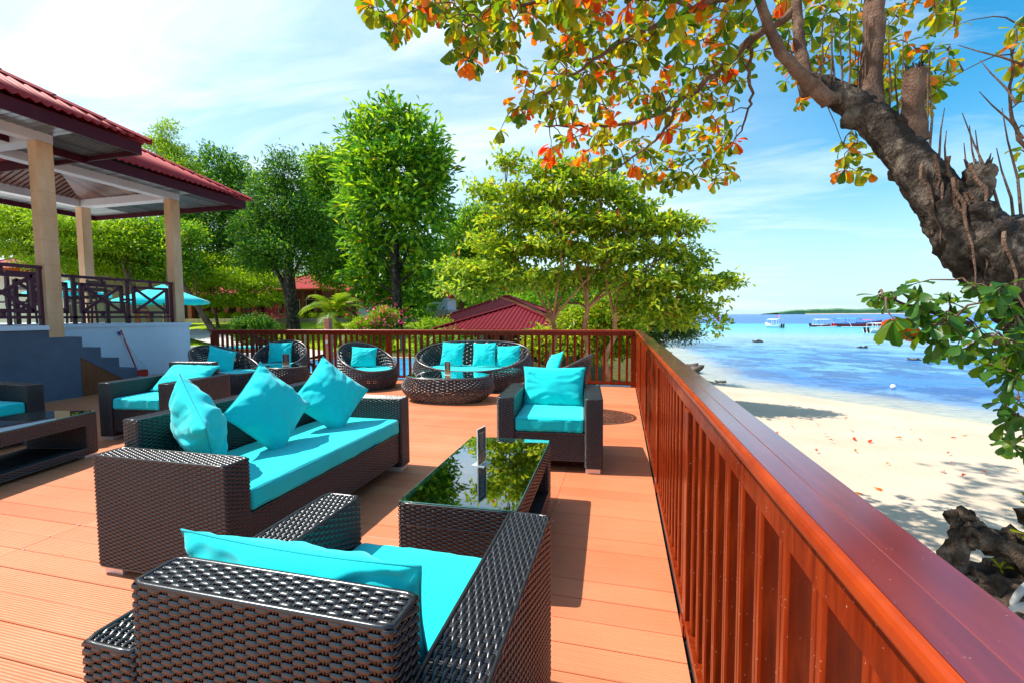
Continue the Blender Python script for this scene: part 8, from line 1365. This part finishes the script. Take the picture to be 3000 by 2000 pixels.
def boat(label, loc, rz, L_, W, H, mh, mtrim, roof=None, red=False, motor=True, name='motor_boat', outrig=False, flag=False):
    t = thing(name, label, 'boat', loc, rz); R = hull(L_, W, H); g = G(); g.grid(np.array(R)); a = R[0]; g.add(a, [(0, 1, 3, 4)], [(1, 2, 3)]); g.build('hull', mh, t, smooth=True)
    g = G(); g.grid(np.array([[(r[0][0], r[0][1]*0.93, H*0.55), (r[0][0], 0, H*0.55), (r[0][0], -r[0][1]*0.93, H*0.55)] for r in R])); g.build('deck_floor', mtrim, t)
    for s in (0, -1): g = G(); g.tube([r[s] for r in R], 0.05, 6); g.build('gunwale', mtrim, t)
    if roof:
        x0, x1, zr, mr = roof; g = G(); g.grid(np.array([[(x, y*W*0.45, zr+0.12*(1-y*y)) for y in (-1, -.5, 0, .5, 1)] for x in np.linspace(x0, x1, 5)])); o = g.build('canopy', mr, t, smooth=True); s2 = o.modifiers.new('s', 'SOLIDIFY'); s2.thickness = 0.05
        for x in np.linspace(x0+0.1, x1-0.1, 3):
            for y in (-1, 1): g = G(); g.tube([(x, y*W*0.42, H*0.6), (x, y*W*0.42, zr)], 0.035, 6); g.build('canopy_post', mtrim, t)
        g = G(); g.box((x1-0.5, -W*0.3, H*0.5), (x1-0.1, W*0.3, H*0.5+0.55)); g.build('console', mtrim, t)
    if motor:
        for y in (-0.28, 0.28): g = G(); g.tube([(-L_/2-0.05, y, 0.05), (-L_/2-0.15, y, H+0.25)], [0.09, 0.17], 8); g.build('outboard_motor', M_dark, t)
    if flag: g = G(); g.tube([(-L_*0.3, 0, H), (-L_*0.3, 0, 2.9)], 0.03, 6); g.build('flag_pole', M_plas_w, t); g = G(); g.grid(np.array([[(-L_*0.3, 0, 2.9), (-L_*0.3+0.6, 0.05, 2.9)], [(-L_*0.3, 0, 2.5), (-L_*0.3+0.6, -0.05, 2.5)]])); g.build('flag', M_pink, t)
    if outrig:
        for s in (-1, 1):
            g = G(); g.tube([(-L_*0.42, s*W*1.3, 0.02), (0, s*W*1.35, 0.0), (L_*0.42, s*W*1.3, 0.12)], 0.07, 6); g.build('outrigger_float', M_plas_w, t)
            for x in (-L_*0.22, L_*0.22): g = G(); g.tube([(x, 0, H), (x, s*W*0.8, H+0.1), (x, s*W*1.33, 0.05)], 0.045, 6); g.build('outrigger_arm', M_hullb, t)
    return t
boat('small white boat with a white canopy and a red flag, leftmost of the four', (34.6, 115, -1.9), R_(115), 5.0, 2.1, 0.7, M_hullw, M_plas_w, (-1.9, 1.2, 1.95, M_plas_w), flag=True)
boat('small red hulled boat with a white canopy, second from the left', (48.6, 125.5, -1.9), R_(8), 5.4, 1.5, 0.55, M_hullr, M_plas_w, (-1.9, 1.9, 1.75, M_plas_w), outrig=True)
boat('long red and blue outrigger boat with a blue roof, longest of the four', (56.0, 125.5, -1.9), R_(4), 10.8, 1.9, 0.95, M_hullr, M_hullb, (-4.6, 0.6, 1.95, M_tarp), outrig=True, name='outrigger_boat', motor=False)
t = [o for o in bpy.data.objects if o.name.startswith('outrigger_boat')][0]
g = G(); g.grid(np.array([[(x, y, 1.55+0.15*(1-y*y)) for y in (-0.9, 0, 0.9)] for x in (0.9, 2.0, 3.2)])); g.build('front_canopy', M_pink, t, smooth=True)
for x in (1.0, 3.1):
    for y in (-0.8, 0.8): g = G(); g.tube([(x, y, 0.5), (x, y, 1.6)], 0.03, 5); g.build('canopy_post', M_hullb, t)
boat('white speedboat with a canopy nearest the shore, rightmost of the four', (40.6, 84.5, -1.9), R_(28), 4.2, 1.7, 0.65, M_hullw, M_plas_w, (-1.3, 1.2, 1.55, M_plas_w))
for (x, y, s, l) in ((11.3, 22.1, 0.10, 'white mooring buoy near the beach, the closest one'), (19.0, 33.5, 0.15, 'white mooring buoy further out to the right'), (29.6, 44.5, 0.12, 'small white buoy far right beside a dark rock')):
    t = thing('mooring_buoy', l, 'buoy', (x, y, -1.92), 0, 'white mooring buoys'); g = rcube(s*2, s*2, s*2.1, s*0.95, 4); link('float', mk(g, 'float', M_plas_w, True), t); g = G(); g.tube([(0, 0, s*2), (0, 0, s*2.5)], 0.02, 6); g.build('ring', M_chrome, t)
M_rock = plain('wet_brown_rock', (0.05, 0.035, 0.025), (0.12, 0.09, 0.06), 4, 0.6, 0.5, 0.05)
rg = random.Random(9)
for i, (x, y, s, l) in enumerate(((19.6, 36, 0.30, 'brown rock breaking the water near the second buoy'), (31.5, 61, 0.38, 'low brown rock in the shallows below the rightmost boat'), (22, 48, 0.36, 'low brown rock alone in the pale shallows'), (15.2, 56, 0.45, 'low brown rock in the water nearest the seaside bush'), (30.6, 45.4, 0.3, 'dark rock beside the small far buoy'), (3.4, 26.0, 0.8, 'dark rocks at the water edge under the seaside bush'), (4.6, 22.6, 0.22, 'small dark rock at the waterline beside the railing'))):
    g = rcube(s*2, s*1.1, s*0.6, s*0.26, 4); V = g.V[0]; g.V[0] = V*(1+0.9*np.array([[noise.noise(Vector(v*2.2/s+Vector((i, 0, 0))))] for v in V])); o = g.build('rock', M_rock, smooth=True, loc=(x, y, -1.98)); tag(o, l, 'rock', 'rocks in the shallows')
print('tris', sum(len(o.data.polygons) for o in bpy.data.objects if o.type == 'MESH'))
